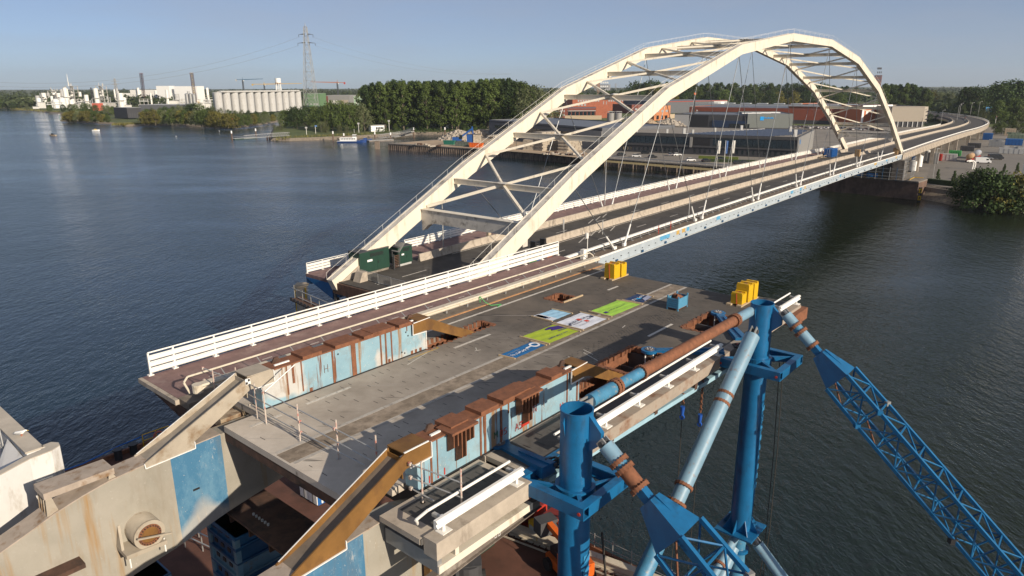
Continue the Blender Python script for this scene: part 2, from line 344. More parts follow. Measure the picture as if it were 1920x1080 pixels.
# ---- leaf clouds -------------------------------------------------
def leaves(mb, c, rad, n, size, rng, flat=1.0):
    for _ in range(n):
        d = Vector((rng.gauss(0, 1), rng.gauss(0, 1), rng.gauss(0, 1)*flat))
        if d.length < .01: continue
        d.normalize(); p = c + Vector((d.x*rad[0], d.y*rad[1], d.z*rad[2]))*(rng.random()**.35)
        nrm = (d + Vector((rng.gauss(0, .7), rng.gauss(0, .7), rng.gauss(.25, .7)))).normalized()
        x = nrm.cross(Vector((rng.gauss(0, 1), rng.gauss(0, 1), rng.gauss(0, 1))))
        if x.length < .01: continue
        x.normalize(); y = nrm.cross(x); s = size*(.55+rng.random()*.9)
        k = len(mb.v); mb.v += [tuple(p-x*s*.5), tuple(p+y*s*.42+x*s*.06), tuple(p+x*s*.55), tuple(p-y*s*.42-x*s*.05)]; mb.f.append((k, k+1, k+2, k+3))
def leafmesh(name, mb, mat):
    me = bpy.data.meshes.new(name); me.from_pydata(mb.v, [], mb.f); me.materials.append(mat); return me
def tree_proto(name, kind, h, seed, mat, leaf, n):
    """returns (crown mesh, trunk mesh) for a tree h metres tall"""
    rng = random.Random(seed); cr = MB(); tk = MB()
    if kind == 'poplar':
        base = h*rng.uniform(.10, .17); rmax = h*rng.uniform(.19, .225)
        prof = lambda u: (min(1, u/.22)**.6)*(1-max(0, (u-.6)/.4)**2.0)*.92+.1
        nc, cs = 84, .30
    elif kind == 'round':
        base = h*.12; rmax = h*.42; prof = lambda u: math.sqrt(max(0, 1-(2*u-.95)**2))*.95+.06; nc, cs = 60, .33
    elif kind == 'willow':
        base = h*.05; rmax = h*.45; prof = lambda u: math.sqrt(max(0, 1-(u*1.02)**3))*.95+.05; nc, cs = 64, .30
    elif kind == 'bush':
        base = 0; rmax = h*.72; prof = lambda u: math.sqrt(max(0, 1-u**2.2))*.97+.04; nc, cs = 46, .34
    else:   # spire
        base = h*.03; rmax = h*.2; prof = lambda u: (1-u)**.8+.05; nc, cs = 40, .35
    tk.tube((0, 0, -.5), (0, 0, base+h*.2), h*.016+.08, 7, h*.010+.05); tk.tube((0, 0, base+h*.2), (rng.uniform(-1, 1)*h*.02, 0, h*.8), h*.010+.05, 6, .04)
    for i in range(nc):
        u = (i+rng.random())/nc; a = rng.random()*6.283; rr = rmax*prof(u)*math.sqrt(rng.uniform(.12, 1))*rng.uniform(.8, 1.08)
        c = Vector((math.cos(a)*rr, math.sin(a)*rr, base + (h-base)*(u*.95+.02)))
        q = rmax*cs*rng.uniform(.65, 1.2)
        leaves(cr, c, (q, q, q*(1.35 if kind == 'willow' else .95)), int(n/nc), leaf, rng)
        if i % 4 == 0 and u > .08: tk.tube((0, 0, max(base*.75, c.z-rr*1.1-h*.05)), c, h*.006+.03, 5, .02, cap=False)
    return leafmesh(name+'_crown', cr, mat), tk.mesh(name+'_trunk', bark)
PROTO = {
    'poplar0': tree_proto('poplar', 'poplar', 38, 1, leaf_pop, 1.0, 4600), 'poplar1': tree_proto('poplar', 'poplar', 38, 2, leaf_pop, 1.0, 4600), 'poplar2': tree_proto('poplar', 'poplar', 38, 3, leaf_dark, 1.0, 4600),
    'round0': tree_proto('broadleaf', 'round', 14, 4, leaf_pop, .62, 2400), 'round1': tree_proto('broadleaf', 'round', 14, 5, leaf_dark, .62, 2400), 'round2': tree_proto('broadleaf', 'round', 14, 6, leaf_yel, .62, 2400),
    'willow0': tree_proto('willow', 'willow', 13, 7, leaf_wil, .5, 2600), 'willow1': tree_proto('willow', 'willow', 13, 8, leaf_wil, .5, 2600),
    'bush0': tree_proto('shrub', 'bush', 4, 9, leaf_dark, .28, 2600), 'bush1': tree_proto('shrub', 'bush', 4, 10, leaf_yel, .28, 2600), 'bush2': tree_proto('shrub', 'bush', 4, 11, leaf_wil, .26, 2600),
    'spire0': tree_proto('conifer', 'spire', 8, 12, leaf_dark, .3, 2000)}
PH = {'poplar': 38, 'round': 14, 'willow': 13, 'bush': 4, 'spire': 8}
def tree(kind, xy, z, h, label, group=None, name='tree', cat='tree', wx=1.0):
    k = PH[kind.rstrip('0123456789')]; s = h/k
    T = thing(name, label, cat, (xy[0], xy[1], z), group, random.random()*6.28)
    T.scale = (s*wx, s*wx, s)
    for nm, me in zip(('crown', 'trunk'), PROTO[kind]):
        o = bpy.data.objects.new(nm, me); COL.objects.link(o); o.parent = T
    return T

# ================================================================== ARCH BRIDGE
B = Frame((1.617, 79.06, 0), R(38.572))
def zd(s): d = s-95.6; return 14.8 - 4.76e-5*d*d - .0036*d
def bp(s, off, dz=0): return B(s, -off, zd(s)+dz)
S0, S1 = -14.0, 206.0
SS = [S0 + (S1-S0)*i/44 for i in range(45)]
def run(prof, s0=S0, s1=S1, mb=None, step=5.0):
    n = max(2, int((s1-s0)/step)+1); mb = mb or MB()
    return mb.sweep([[bp(s0+(s1-s0)*i/(n-1), o, z) for o, z in prof] for i in range(n)])
def rect(o0, o1, z0, z1): return [(o0, z0), (o1, z0), (o1, z1), (o0, z1)]
BR = thing('arch_bridge', 'cream steel tied-arch road bridge with two braced arches across the river', 'bridge', B(96, -9, 0))
edgem = M('edge_girder_paint', (.36, .41, .45), .55, var=.08, scale=.5, dirt=(.22, .27, .31), dfac=.2, dscale=1.2, dsc=(1, 1, .3))
part(BR, 'road_deck', run(rect(.62, 17.6, -.55, 0)), asph)
part(BR, 'cycle_path', run(rect(17.62, 22.75, -.4, .02)), pathred)
part(BR, 'verge_strip', run(rect(-1.05, .6, -.5, .03)), M('dirty_verge', (.13, .10, .075), .95, var=.3, scale=2))
part(BR, 'edge_lip', run(rect(-1.16, -.98, -.12, .07)), whitep)
part(BR, 'edge_girder', run(rect(-1.10, -.35, -.84, -.121)), edgem)
part(BR, 'lower_girder', run(rect(-1.06, -.35, -1.52, -.845)), edgem)
part(BR, 'bottom_flange', run(rect(-1.32, -.2, -1.62, -1.521)), M('flange_paint', (.45, .47, .47), .55))
part(BR, 'far_tie_girder', run(rect(16.5, 17.5, -1.9, -.56)), blued)
part(BR, 'path_girder', run(rect(21.8, 22.7, -1.15, -.41)), blued)
bolt = MB()
for i in range(110): bolt.box(B(S0+2+i*2, 1.115, zd(S0+2+i*2)-.86), (.22, .12, .10), B.rz)
part(BR, 'rivet_row', bolt, dgrey, kind='stuff')
for s in [-10+i*7.2 for i in range(30)]:
    part(BR, 'bracket', MB().box(B(s, 1.16, zd(s)-1.32), (.5, .16, .3), B.rz), blued)
for s, l, c in ((8.5, 1.6, 'b'), (13, .9, 'b'), (33, 3.2, 'b'), (37.4, 1.0, 'o'), (39.4, 1.1, 'o'), (41, .9, 'b'), (53, 1.6, 'b'), (92, 1.6, 'b'), (98, 1.2, 'b'), (101, .9, 'o'), (130, 1.5, 'b'), (168, 3, 'o'), (183, 2, 'b'), (197, 2, 'o')):
    part(BR, 'paint_patch', MB().box(B(s, 1.104, zd(s)-.5), (l, .02, .62), B.rz), M('patch_blue', (.10, .32, .52), .5) if c == 'b' else M('patch_ochre', (.50, .33, .10), .5))
fb = MB()
for i in range(42): s = S0+2+i*5.2; fb.box(B(s, -8.4, zd(s)-1.0), (.35, 16.2, .85), B.rz)
part(BR, 'floor_beams', fb, dgrey, kind='stuff')
# arches
HALF = [(-14.5, 14.1, 1.8), (8.9, 25.45, 1.8), (32.2, 35.15, 1.75), (58, 42.0, 1.55), (83.2, 45.1, 1.4)]
NODES = HALF + [(193-s, z, d) for s, z, d in HALF[::-1]]
def archz(s):
    for (a, za, _), (b, zb, _) in zip(NODES, NODES[1:]):
        if a <= s <= b: return za + (zb-za)*(s-a)/(b-a)
    return 14
def rings(off, w0, w1, t0, t1):
    """box rings across the arch; w: across range, t: range of the depth (-.5 to .5)"""
    out = []
    for i, (s, z, d) in enumerate(NODES):
        a = NODES[max(0, i-1)]; b = NODES[min(len(NODES)-1, i+1)]
        d1 = Vector((s-a[0], z-a[1])); d2 = Vector((b[0]-s, b[1]-z))
        d1 = d1.normalized() if d1.length else d2.normalized(); d2 = d2.normalized() if d2.length else d1
        tg = (d1+d2).normalized(); nr = Vector((-tg.y, tg.x)); k = 1/max(.5, tg.dot(d1))
        f = lambda w, t: B(s + nr.x*t*d*k, -(off+w), z + nr.y*t*d*k)
        out.append([f(w0, t0), f(w1, t0), f(w1, t1), f(w0, t1)])
    return out
for off, nm in ((-.45, 'near'), (16.95, 'far')):
    A = part(BR, 'arch', MB().sweep(rings(off, -.48, .48, -.5, .5)), cream)
    part(A, 'top_plate', MB().sweep(rings(off, -.5, .5, .502, .515)), creamtop, sub=BR.location)
    for sd in (-1, 1):
        part(A, 'flange_lip', MB().sweep(rings(off, sd*.48-.03, sd*.48+.03, .516, .545)), cream, sub=BR.location)
        rl = MB(); ps = MB()
        top = [q[2] if sd > 0 else q[3] for q in rings(off, -.5, .5, .5, .5)]
        for a, b in zip(top, top[1:]):
            rl.tube(a+Vector((0, 0, .85)), b+Vector((0, 0, .85)), .014, 5)
            n = int((b-a).length/3.2)
            for i in range(n): p = a + (b-a)*(i/n); ps.tube(p, p+Vector((0, 0, .87)), .014, 4)
        part(A, 'handrail', rl, whitep, sub=BR.location); part(A, 'rail_stanchions', ps, whitep, sub=BR.location, kind='stuff')
    for s in (3, 14, 22, 40, 50, 66, 76, 96, 118, 143, 170):
        z = archz(s); sl = (archz(s+1)-archz(s-1))/2
        part(A, 'seam', MB().beam(B(s, -(off-.484), z-.8), B(s-.25*sl*3, -(off-.484), z+.65), .02, .05), M('seam', (.66, .6, .5), .5), sub=BR.location)
MID = 96.5
BEAM = [(5.94, 24.6), (18.65, 29.9), (31.4, 35.0), (44.1, 38.55), (56.8, 41.8), (69.5, 43.6), (82.2, 45.1), (94.9, 45.2)]
BEAM = BEAM + [(193-s, z) for s, z in BEAM[:-1][::-1]]
IN0, IN1 = .1, 16.4
def ibeam(mb, a, b, h, w):
    z = Vector((0, 0, 1))
    mb.beam(a, b, .12, h-.1); mb.beam(a+z*(h/2-.03), b+z*(h/2-.03), w, .07); mb.beam(a-z*(h/2-.03), b-z*(h/2-.03), w, .07); return mb
for s, z in BEAM:
    part(BR, 'cross_beam', ibeam(MB(), B(s, -IN0, z-.4), B(s, -IN1, z-.4), .72, .45), cream)
    part(BR, 'gusset_plate', MB().box(B(s, -8.25, z-.02), (1.5, 1.9, .06), B.rz), creamtop)
for (s, z), (s2, z2) in zip(BEAM, BEAM[1:]):
    sm = (s+s2)/2; zm = archz(sm)+.25
    for off in (IN0, IN1):
        for q, zq in ((s, z), (s2, z2)):
            part(BR, 'bracing', MB().beam(B(q, -8.25, zq-.25), B(sm, -off, zm), .27, .30), cream)
for s in (0, 193):
    z = 21.2; pr = []
    for i in range(15):
        o = IN0 + (IN1-IN0)*i/14; e = max(0, abs(o-8.25)-6.0)/2.15; pr.append((o, z-1.55-1.1*e**2))
    sg = 1 if s == 0 else -1
    part(BR, 'portal_beam', MB().prism([B(s-.45, -o, q) for o, q in pr] + [B(s-.45, -IN1, z+.06), B(s-.45, -IN0, z+.06)], B.d*.9), creamtop)
    part(BR, 'portal_top', MB().box(B(s, -8.25, z+.09), (1.15, IN1-IN0, .05), B.rz), cream)
    for off in (IN0, IN1):
        for q, zq in (BEAM[0 if s == 0 else -1],):
            sm = (s+q)/2
    b0 = BEAM[0 if s == 0 else -1]
    for off in (IN0, IN1): part(BR, 'bracing', MB().beam(B(b0[0], -8.25, b0[1]-.25), B(s+sg*.6, -off, z+.3), .34, .36), cream)
# hangers
sock = M('hanger_socket', (.74, .73, .70), .45); strand = M('hanger_strand', (.20, .21, .22), .4, metal=.6)
KN = [n[0] for n in NODES[1:-1]]
HB = [20.6, 46.3, 72.2, 98.2, 124.2, 150.0, 175.5]
for off in (-.45, 16.95):
    for i, s in enumerate(HB):
        for sg, kn in ((-1, KN[i]), (1, KN[i+1])):
            a = bp(s+sg*1.3, off, .05); top = B(kn, -off, archz(kn)-1.0); d = (top-a).normalized()
            h = part(BR, 'hanger', MB().tube(a+d*3.1, top, .055, 6), strand)
            part(h, 'socket', MB().tube(a, a+d*3.2, .15, 8, .11), sock, sub=BR.location)
            part(h, 'clevis', MB().box(a+Vector((0, 0, .2)), (.7, .3, .4), B.rz), sock, sub=BR.location)
# road paint
for i in range(17):
    for o in (4.8, 12.25): part(BR, 'lane_dash', run(rect(o-.07, o+.07, .002, .006), 12+i*11.5, 15+i*11.5), marking)
for o in (8.05, 15.5, 9.35, 1.25): part(BR, 'edge_line', run(rect(o-.08, o+.08, .002, .006), 4 if o > 9 else 17), marking)
for s, o in ((20, 5.8), (22.5, 6.4), (25, 7), (27.5, 7.2), (30, 6.6), (33, 12.5), (36, 13), (39, 13.5)):
    part(BR, 'hatch_marking', MB().beam(bp(s, o, .005), bp(s+3.5, o+1.3, .005), .18, .004), marking)
part(BR, 'end_dash', run(rect(12.2, 12.35, .002, .006), -8, -4), marking)
def barrier(name, o0, o1, s0, s1, label):
    T = thing(name, label, 'barrier', bp((s0+s1)/2, (o0+o1)/2, 0)); m = (o0+o1)/2; s = s0
    while s < s1-1:
        e = min(s+6, s1); part(T, 'barrier_section', run([(o0, .007), (o1, .007), (m+.13, .35), (m+.11, .95), (m-.11, .95), (m-.13, .35)], s+.02, e-.02), conc); s = e
    return T
barrier('concrete_barrier', 15.85, 16.4, -1.5, S1, 'long sandy concrete barrier between road and red cycle path of arch bridge')
barrier('concrete_barrier', 8.45, 9.1, 16, 184, 'long concrete barrier in the middle of the arch bridge road')
barrier('concrete_barrier', 8.45, 9.1, 187.5, S1, 'short concrete barrier in mid road beyond the far arch portal')
# white slatted railing along the cycle path
def slat_railing(T, p, n, mid):
    """p(i) -> foot of post i; slats in three bands"""
    pm = MB().b0(-.04, .04, -.06, .06, 0, 1.22).b0(-.14, .14, -.12, .12, 0, .05).mesh('post', whitep)
    for i in range(n):
        o = bpy.data.objects.new('post', pm); COL.objects.link(o); o.parent = T; o.location = p(i)-T.location; o.rotation_euler = (0, 0, T['rz'])
    def rail(nm, prof):
        part(T, nm, MB().sweep([[p(i) + Vector(mid)*x + Vector((0, 0, z)) for x, z in prof] for i in range(n)]), whitep)
    for k in range(3):
        z = .13+k*.345
        rail('slat', [(.05, z), (.09, z+.06), (.055, z+.13), (.095, z+.16), (.055, z+.19), (.09, z+.26), (.05, z+.285), (.02, z+.285), (.02, z)])
    rail('top_rail', [(.04*math.cos(a*math.pi/4), 1.25+.04*math.sin(a*math.pi/4)) for a in range(8)])
T = thing('slatted_railing', 'white slatted steel railing along the far edge of the arch bridge', 'railing', bp(96, 22.6)); T['rz'] = B.rz
slat_railing(T, lambda i: bp(S0+.1+i*2.29, 22.6, .03), 96, tuple(B.r)); del T['rz']
# right-hand guardrail
T = thing('guardrail', 'white steel guardrail along the near edge of the arch bridge', 'guardrail', bp(96, .8))
part(T, 'rail_beam', run([(.62, .5), (.98, .5), (1.0, .56), (.95, .62), (1.0, .68), (.98, .78), (.62, .78)], 4, S1), whitep)
pm = MB().b0(-.05, .05, -.06, .06, 0, .5).b0(-.12, .12, -.3, -.1, 0, .12).mesh('guardrail_post', galv)
for i in range(78):
    o = bpy.data.objects.new('guardrail_post', pm); COL.objects.link(o); o.parent = T; o.location = bp(5+i*2.58, .55, .03)-T.location; o.rotation_euler = (0, 0, B.rz)
# lamp columns on the bridge
for s, o, h, lb in ((6.6, 19.6, 8, 'slim steel lamp post on cycle path near the first portal'), (50, 19.8, 9, 'tall slim lamp post beside cycle path, mid span')):
    L = thing('lamp_post', lb, 'lamp post', bp(s, o, .02)); a = bp(s, o, .02)
    part(L, 'pole', MB().tube(a, a+Vector((0, 0, h)), .10, 8, .06), galv); part(L, 'lamp_head', MB().box(a+Vector((.4, 0, h)), (1.0, .25, .12)), lgrey)
for s, o, h, lb in ((27, 6.2, 2.2, 'short marker post on hatching, right carriageway'), (50, 3.0, 3.2, 'thin grey post standing beside second hanger pair'), (24.5, 11.5, 2.0, 'thin white post on left carriageway hatching'), (26.5, 13, 1.6, 'thin marker post near end of left hatching')):
    solo('marker_post', MB().tube(bp(s, o), bp(s, o, h), .06, 6), lgrey, lb, 'post', smooth=True)
# near end of the bridge: end girder, hanging scaffold, pile
part(BR, 'end_beam', MB().box(bp(S0-.15, 8.5, -.75), (.28, 17.6, 1.3), B.rz), rustd)
eb = MB(); eb.prism([B(S0-.05, -17.7, zd(S0)-.42), B(S0-.05, -22.7, zd(S0)-.42), B(S0-.05, -22.0, zd(S0)-.75), B(S0-.05, -17.7, zd(S0)-2.3)], B.d*.5); part(BR, 'end_bracket', eb, M('bracket_blue', (.012, .10, .26), .5))
for i in range(5): part(BR, 'end_stiffener', MB().box(bp(S0+.1, 17.2-i*2.2, -1.6), (.5, .35, 2.6), B.rz), dgrey)
part(BR, 'foot_block', MB().prism([bp(-13.6, 17.6, .0), bp(-8, 17.6, 2.9), bp(-7, 17.6, 2.9), bp(-6.5, 17.6, .0)], -B.r*-1.3), conc)
sc = thing('hanging_scaffold', 'dark scaffold of tubes hanging below the near bridge end', 'scaffold', B(-15, -20, zd(S0)-4))
for i in range(7):
    part(sc, 'scaffold_tube', MB().tube(B(-15.5, -23.2+i*1.6, zd(S0)-4.2-.1*i), B(-15.5, -23.2+i*1.6, zd(S0)-1.2-.35*i), .05, 5), grey)
for k, z in enumerate((-1.6, -2.6, -3.6)):
    part(sc, 'scaffold_ledger', MB().tube(B(-15.5, -23.6+k, zd(S0)+z), B(-15.5, -8, zd(S0)+z-1.3), .05, 5), galv)
part(sc, 'scaffold_deck', MB().prism([B(-16.3, -23, zd(S0)-2.9), B(-16.3, -8, zd(S0)-4.6), B(-14.8, -8, zd(S0)-4.6), B(-14.8, -23, zd(S0)-2.9)], (0, 0, .18)), rustd)
for i in range(22): part(sc, 'toe_board', MB().box(B(-16.4, -22.6+i*.66, zd(S0)-2.6-i*.075), (.06, .5, .34), B.rz), dgrey)
pl = thing('mooring_pile', 'square pale pile with rusty steel frame rising from water left of bridge', 'pile', (-33.2, 107, 0))
part(pl, 'pile_shaft', MB().b0(-33.9, -32.5, 106.3, 107.7, -1, 6.0), conc); part(pl, 'pile_cap', MB().b0(-34.1, -32.3, 106.1, 107.9, 6.0, 6.4), beige)
for x in (-34.05, -32.4): part(pl, 'corner_angle', MB().b0(x-.08, x+.08, 106.12, 106.28, -1, 6), yellow)
# site plant on the bridge
def genset(s, o, l, w, h, label, detail):
    g = thing('generator', label, 'generator', bp(s, o, .3), None, B.rz)
    part(g, 'plinth', MB().b0(-l/2+.1, l/2-.1, -w/2+.1, w/2-.1, -.3, 0), lgrey, local=True)
    part(g, 'cabinet', MB().b0(-l/2, l/2, -w/2, w/2, 0, h), green, local=True); part(g, 'roof', MB().b0(-l/2-.04, l/2+.04, -w/2-.04, w/2+.04, h, h+.08), dgrey, local=True)
    for i in range(5): part(g, 'louvre', MB().b0(-l*.15, l*.3, -w/2-.03, -w/2-.002, h*.72+i*.09, h*.72+i*.09+.05), black, local=True)
    part(g, 'door', MB().b0(l*.08, l*.32, -w/2-.02, -w/2-.002, .15, h*.66), green, local=True); part(g, 'handle', MB().b0(l*.1, l*.12, -w/2-.06, -w/2-.02, h*.35, h*.45), black, local=True)
    part(g, 'logo', MB().b0(-l*.25, -l*.08, -w/2-.008, -w/2-.002, h*.5, h*.6), whiteb, local=True)
    return g
genset(-8.7, 17.2, 4.6, 2.0, 2.5, 'large dark green generator cabinet at near foot of left arch', 1)
genset(-3.9, 16.9, 2.4, 1.7, 2.1, 'smaller dark green generator with open radiator end and raised flap', 0)
g2 = thing('radiator_rack', 'open black radiator rack between the two green generators', 'radiator', bp(-5.8, 16.2, 0), None, B.rz)
for i in range(4): part(g2, 'frame_bar', MB().b0(-.5+(i % 2)*.9, -.4+(i % 2)*.9, -.7+(i//2)*1.3, -.6+(i//2)*1.3, 0, 1.9), dgrey, local=True)
for i in range(8): part(g2, 'fin', MB().b0(-.4, .4, -.62, -.55, .2+i*.2, .3+i*.2), rustd, local=True)
part(g2, 'flap', MB().prism([(.6, -.5, 1.9), (1.6, -.5, 2.9), (1.6, .9, 2.9), (.6, .9, 1.9)], (0, 0, .06)), grey, local=True)
for i in range(5):   # crowd-control barriers
    c = thing('crowd_barrier', ['galvanised crowd barrier nearest the arch foot', 'second galvanised crowd barrier from the arch foot', 'middle galvanised crowd barrier across the road end', 'fourth galvanised crowd barrier from the arch foot', 'galvanised crowd barrier farthest right, by the white railing'][i], 'crowd barrier', bp(-11.4-.15*i, 15.9-i*2.35, 0), 'crowd barriers at the road end', B.rz+math.pi/2)
    part(c, 'frame', MB().pipe([(-1.1, 0, .1), (-1.1, 0, 1.1), (1.1, 0, 1.1), (1.1, 0, .1), (-1.1, 0, .1)], .022, 6), galv, local=True)
    bar = None
    for j in range(14):
        if bar is None: bar = part(c, 'bar', MB().tube((-1.0, 0, .1), (-1.0, 0, 1.1), .013, 5), galv, local=True)
        else: like(bar, c, (j*.154, 0, 0))
    for x in (-.9, .9): part(c, 'foot', MB().b0(x-.03, x+.03, -.35, .35, 0, .04), galv, local=True)
solo('concrete_block', MB().prism([bp(-12.8, 15.4, .0), bp(-11.6, 15.4, 0), bp(-11.6, 15.4, 1.1), bp(-12.3, 15.4, 1.1)], B.r*-1.2*-1), conc, 'tilted concrete end block beside the crowd barriers', 'block')
solo('cable_box', MB().box(bp(13.5, 17.1, .75), (.6, .4, 1.0), B.rz), beige, 'beige cable box on the concrete barrier under the portal', 'box')
for s, c, lb in ((13.2, black, 'black gate post left at start of median barrier'), (15.4, black, 'black gate post right at start of median barrier')):
    solo('gate_post', MB().box(bp(s, 8.8, .5), (.35, .8, 1.0), B.rz), c, lb, 'post')
w = thing('work_gear', 'small heap of black and grey gear behind the near arch foot', 'gear', bp(3.6, 8.4, 0))
for i in range(9): part(w, 'gear_piece', MB().box(bp(3.0+random.random()*2.2, 7.6+random.random()*1.6, .3+random.random()*.6), (.5, .4, .6+random.random()*.5), random.random()), [black, dgrey, grey][i % 3])
for s, o, c, lb in ((6.4, 2.6, skyblue, 'blue plastic crate beside guardrail at bridge start'), (5.2, 2.9, greenb, 'green tub beside the blue crate on the bridge'), (8.2, 2.4, orange, 'orange tarpaulin bundle on road beyond the blue crate'), (7.2, 3.4, lime, 'yellow-green bag on road behind the blue crate')):
    solo('site_box', MB().box(bp(s, o, .35), (1.0, .7, .7), B.rz+random.random()*.6), c, lb, 'box')
bc = thing('storage_container', 'blue storage container standing on the road before far arch foot', 'container', bp(178.5, 14.4, 0), None, B.rz)
part(bc, 'shell', MB().b0(-3, 3, -1.2, 1.2, .1, 2.6), M('container_blue', (.012, .10, .32), .5, var=.1), local=True)
for i in range(14): part(bc, 'rib', MB().b0(-2.85+i*.42, -2.7+i*.42, -1.26, -1.2, .2, 2.5), M('container_blue', 0), local=True)
for x in (-.6, .6): part(bc, 'door', MB().b0(-3.06, -3.0, x-.56, x+.56, .2, 2.5), M('container_blue', 0), local=True); part(bc, 'lock_rod', MB().tube((-3.1, x*.5, .2), (-3.1, x*.5, 2.5), .03, 5), lgrey, local=True)
tp = thing('timber_heap', 'loose heap of timber planks beside the blue container', 'timber', bp(171, 14.8, 0))
for i in range(9): part(tp, 'plank', MB().beam(bp(169.2+random.random()*1.5, 14+random.random()*1.5, .15+.1*i), bp(172+random.random()*1.5, 14+random.random()*1.8, .1+.1*i), .25, .06), wood)
for s, o, lb in ((189, 17.6, 'brown wooden box beside far left arch foot'), (186, 8.2, 'brown wooden box at far gap of median barrier'), (203, .4, 'brown wooden box behind far right arch foot')):
    solo('wooden_box', MB().box(bp(s, o, 1.1), (1.2, 1.4, 2.2), B.rz), M('plywood', (.30, .19, .09), .8), lb, 'box')
solo('marker_board', MB().box(bp(187, 16.8, 1.0), (.5, .12, 2.0), B.rz), M('hivis', (.62, .68, .02), .5), 'fluorescent yellow board at far left arch foot', 'marker board')
pl2 = thing('pump_unit', 'dark machinery heap at the far left arch foot', 'machine', bp(184, 15.6, 0))
for i in range(7): part(pl2, 'machine_block', MB().box(bp(182.5+random.random()*3, 15+random.random()*1.6, .5+random.random()*.5), (.9, .8, 1+random.random()*.6), random.random()), [black, lgrey, dgrey][i % 3])
fr = thing('tube_gate', 'small white tube gate on verge by the guardrail, far half', 'gate', bp(153, -.3, 0))
part(fr, 'gate_frame', MB().pipe([bp(150, -.4, 0), bp(150, -.4, 1.2), bp(155, -.4, 1.2), bp(155, -.4, 0), bp(150, -.4, 0)], .05, 6), whitep)
for s in (151.6, 153.3): part(fr, 'upright', MB().tube(bp(s, -.4, 0), bp(s, -.4, 1.2), .05, 6), whitep)
cb = thing('camera_box', 'white cabinet with thin mast at near start of guardrail', 'cabinet', bp(12.2, 0, 0), None, B.rz)
part(cb, 'cabinet', MB().b0(-.35, .35, -.25, .25, 0, 1.3), whitep, local=True); part(cb, 'mast', MB().tube((.9, 0, 0), (.9, 0, 2.6), .05, 6), whitep, local=True)
part(cb, 'beacon', MB().tube((1.2, .3, 2.5), (1.2, .3, 3.2), .22, 8), whitep, local=True)
for s, lb in ((32.4, 'red and white post on verge, nearer of two'), (36.4, 'red and white post on verge, farther of two')):
    solo('red_post', MB().tube(bp(s, -.3, 0), bp(s, -.3, 1.3), .06, 6), red, lb, 'post')

# ================================================================== APPROACH VIADUCT AND FAR PIER
VP = [(bp(206.1, -1.1).x, bp(206.1, -1.1).y, zd(206)), (172, 293, 13.2), (225, 361, 12.2), (281, 431, 11.2), (335, 508, 10.3), (378, 590, 9.7), (408, 680, 9.2), (426, 780, 8.9), (432, 900, 8.7)]
def crv(P, n):  # Catmull-Rom
    P = [Vector(p) for p in P]; P = [P[0]*2-P[1]] + P + [P[-1]*2-P[-2]]; out = []
    for i in range(1, len(P)-2):
        for k in range(n):
            t = k/n; a, b, c, d = P[i-1:i+3]
            out.append(.5*((2*b)+(c-a)*t+(2*a-5*b+4*c-d)*t*t+(3*b-a-3*c+d)*t**3))
    return out + [P[-2]]
VC = crv(VP, 6)
def vrow(i):
    a = VC[max(0, i-1)]; b = VC[min(len(VC)-1, i+1)]; d = (b-a); d.z = 0; d.normalize(); return VC[i], Vector((-d.y, d.x, 0)), d
def vrun(prof, i0=0, i1=None):
    rows = []
    for i in range(i0, (i1 or len(VC))):
        p, l, d = vrow(i); rows.append([p + l*o + Vector((0, 0, z)) for o, z in prof])
    return MB().sweep(rows)
VD = thing('approach_viaduct', 'concrete viaduct on columns carrying the road off to the right', 'viaduct', (205, 330, 3.7))
part(VD, 'road_deck', vrun(rect(.6, 23.2, -.6, 0)), asph)
part(VD, 'edge_girder', vrun(rect(-.3, .7, -2.1, -.05)), conc)
part(VD, 'coping', vrun(rect(-.6, .8, -.048, .22)), conc)
part(VD, 'far_girder', vrun(rect(22.4, 23.6, -2.0, -.61)), conc)
part(VD, 'soffit', vrun(rect(2, 21, -1.5, -.61)), concd)
for o in (1.6, 10.6, 13.0, 20.4): part(VD, 'edge_line', vrun(rect(o-.1, o+.1, .004, .008)), marking)
k = 0
for i in range(len(VC)-8):
    p, l, d = vrow(i); q = VC[i+1]
    for j in range(3):
        c = p + (q-p)*(j/3) - l*.34 + Vector((0, 0, -1.08)); part(VD, 'rib', MB().box(c, (.35, .12, 2.0), math.atan2(d.y, d.x)), conc)
for i, (x, y) in enumerate(((158, 273), (186, 307), (208, 334), (235, 362), (258, 389), (284, 424), (310, 462))):
    j = min(range(len(VC)), key=lambda a: (VC[a].x-x)**2+(VC[a].y-y)**2); p, l, d = vrow(j); rz = math.atan2(d.y, d.x)
    for o in (1.2, 8, 15, 21.5):
        c = p + l*o; h = p.z-2.0-3.4
        part(VD, 'column', MB().box((c.x, c.y, 3.4+h/2), (1.1, 1.5, h), rz), conc)
    c = p + l*11.4; part(VD, 'cap_beam', MB().box((c.x, c.y, p.z-1.95), (1.3, 22.6, .9), rz), conc)
T = thing('concrete_barrier', 'pale concrete barrier curving along the middle of the viaduct', 'barrier', tuple(VC[20]))
for i in range(0, len(VC)-3, 2): part(T, 'barrier_section', vrun([(11.4, .01), (12.2, .01), (11.95, .95), (11.65, .95)], i, i+3), conc)
T = thing('concrete_barrier', 'pale concrete barrier along the left side of the viaduct', 'barrier', tuple(VC[20] + vrow(20)[1]*21))
for i in range(0, len(VC)-3, 2): part(T, 'barrier_section', vrun([(21.1, .01), (21.8, .01), (21.6, 1.0), (21.3, 1.0)], i, i+3), conc)
T = thing('guardrail', 'white guardrail along the near edge of the viaduct', 'guardrail', tuple(VC[15]))
part(T, 'rail_beam', vrun([(-.1, .78), (.2, .78), (.2, 1.12), (-.1, 1.12)]), whitep)
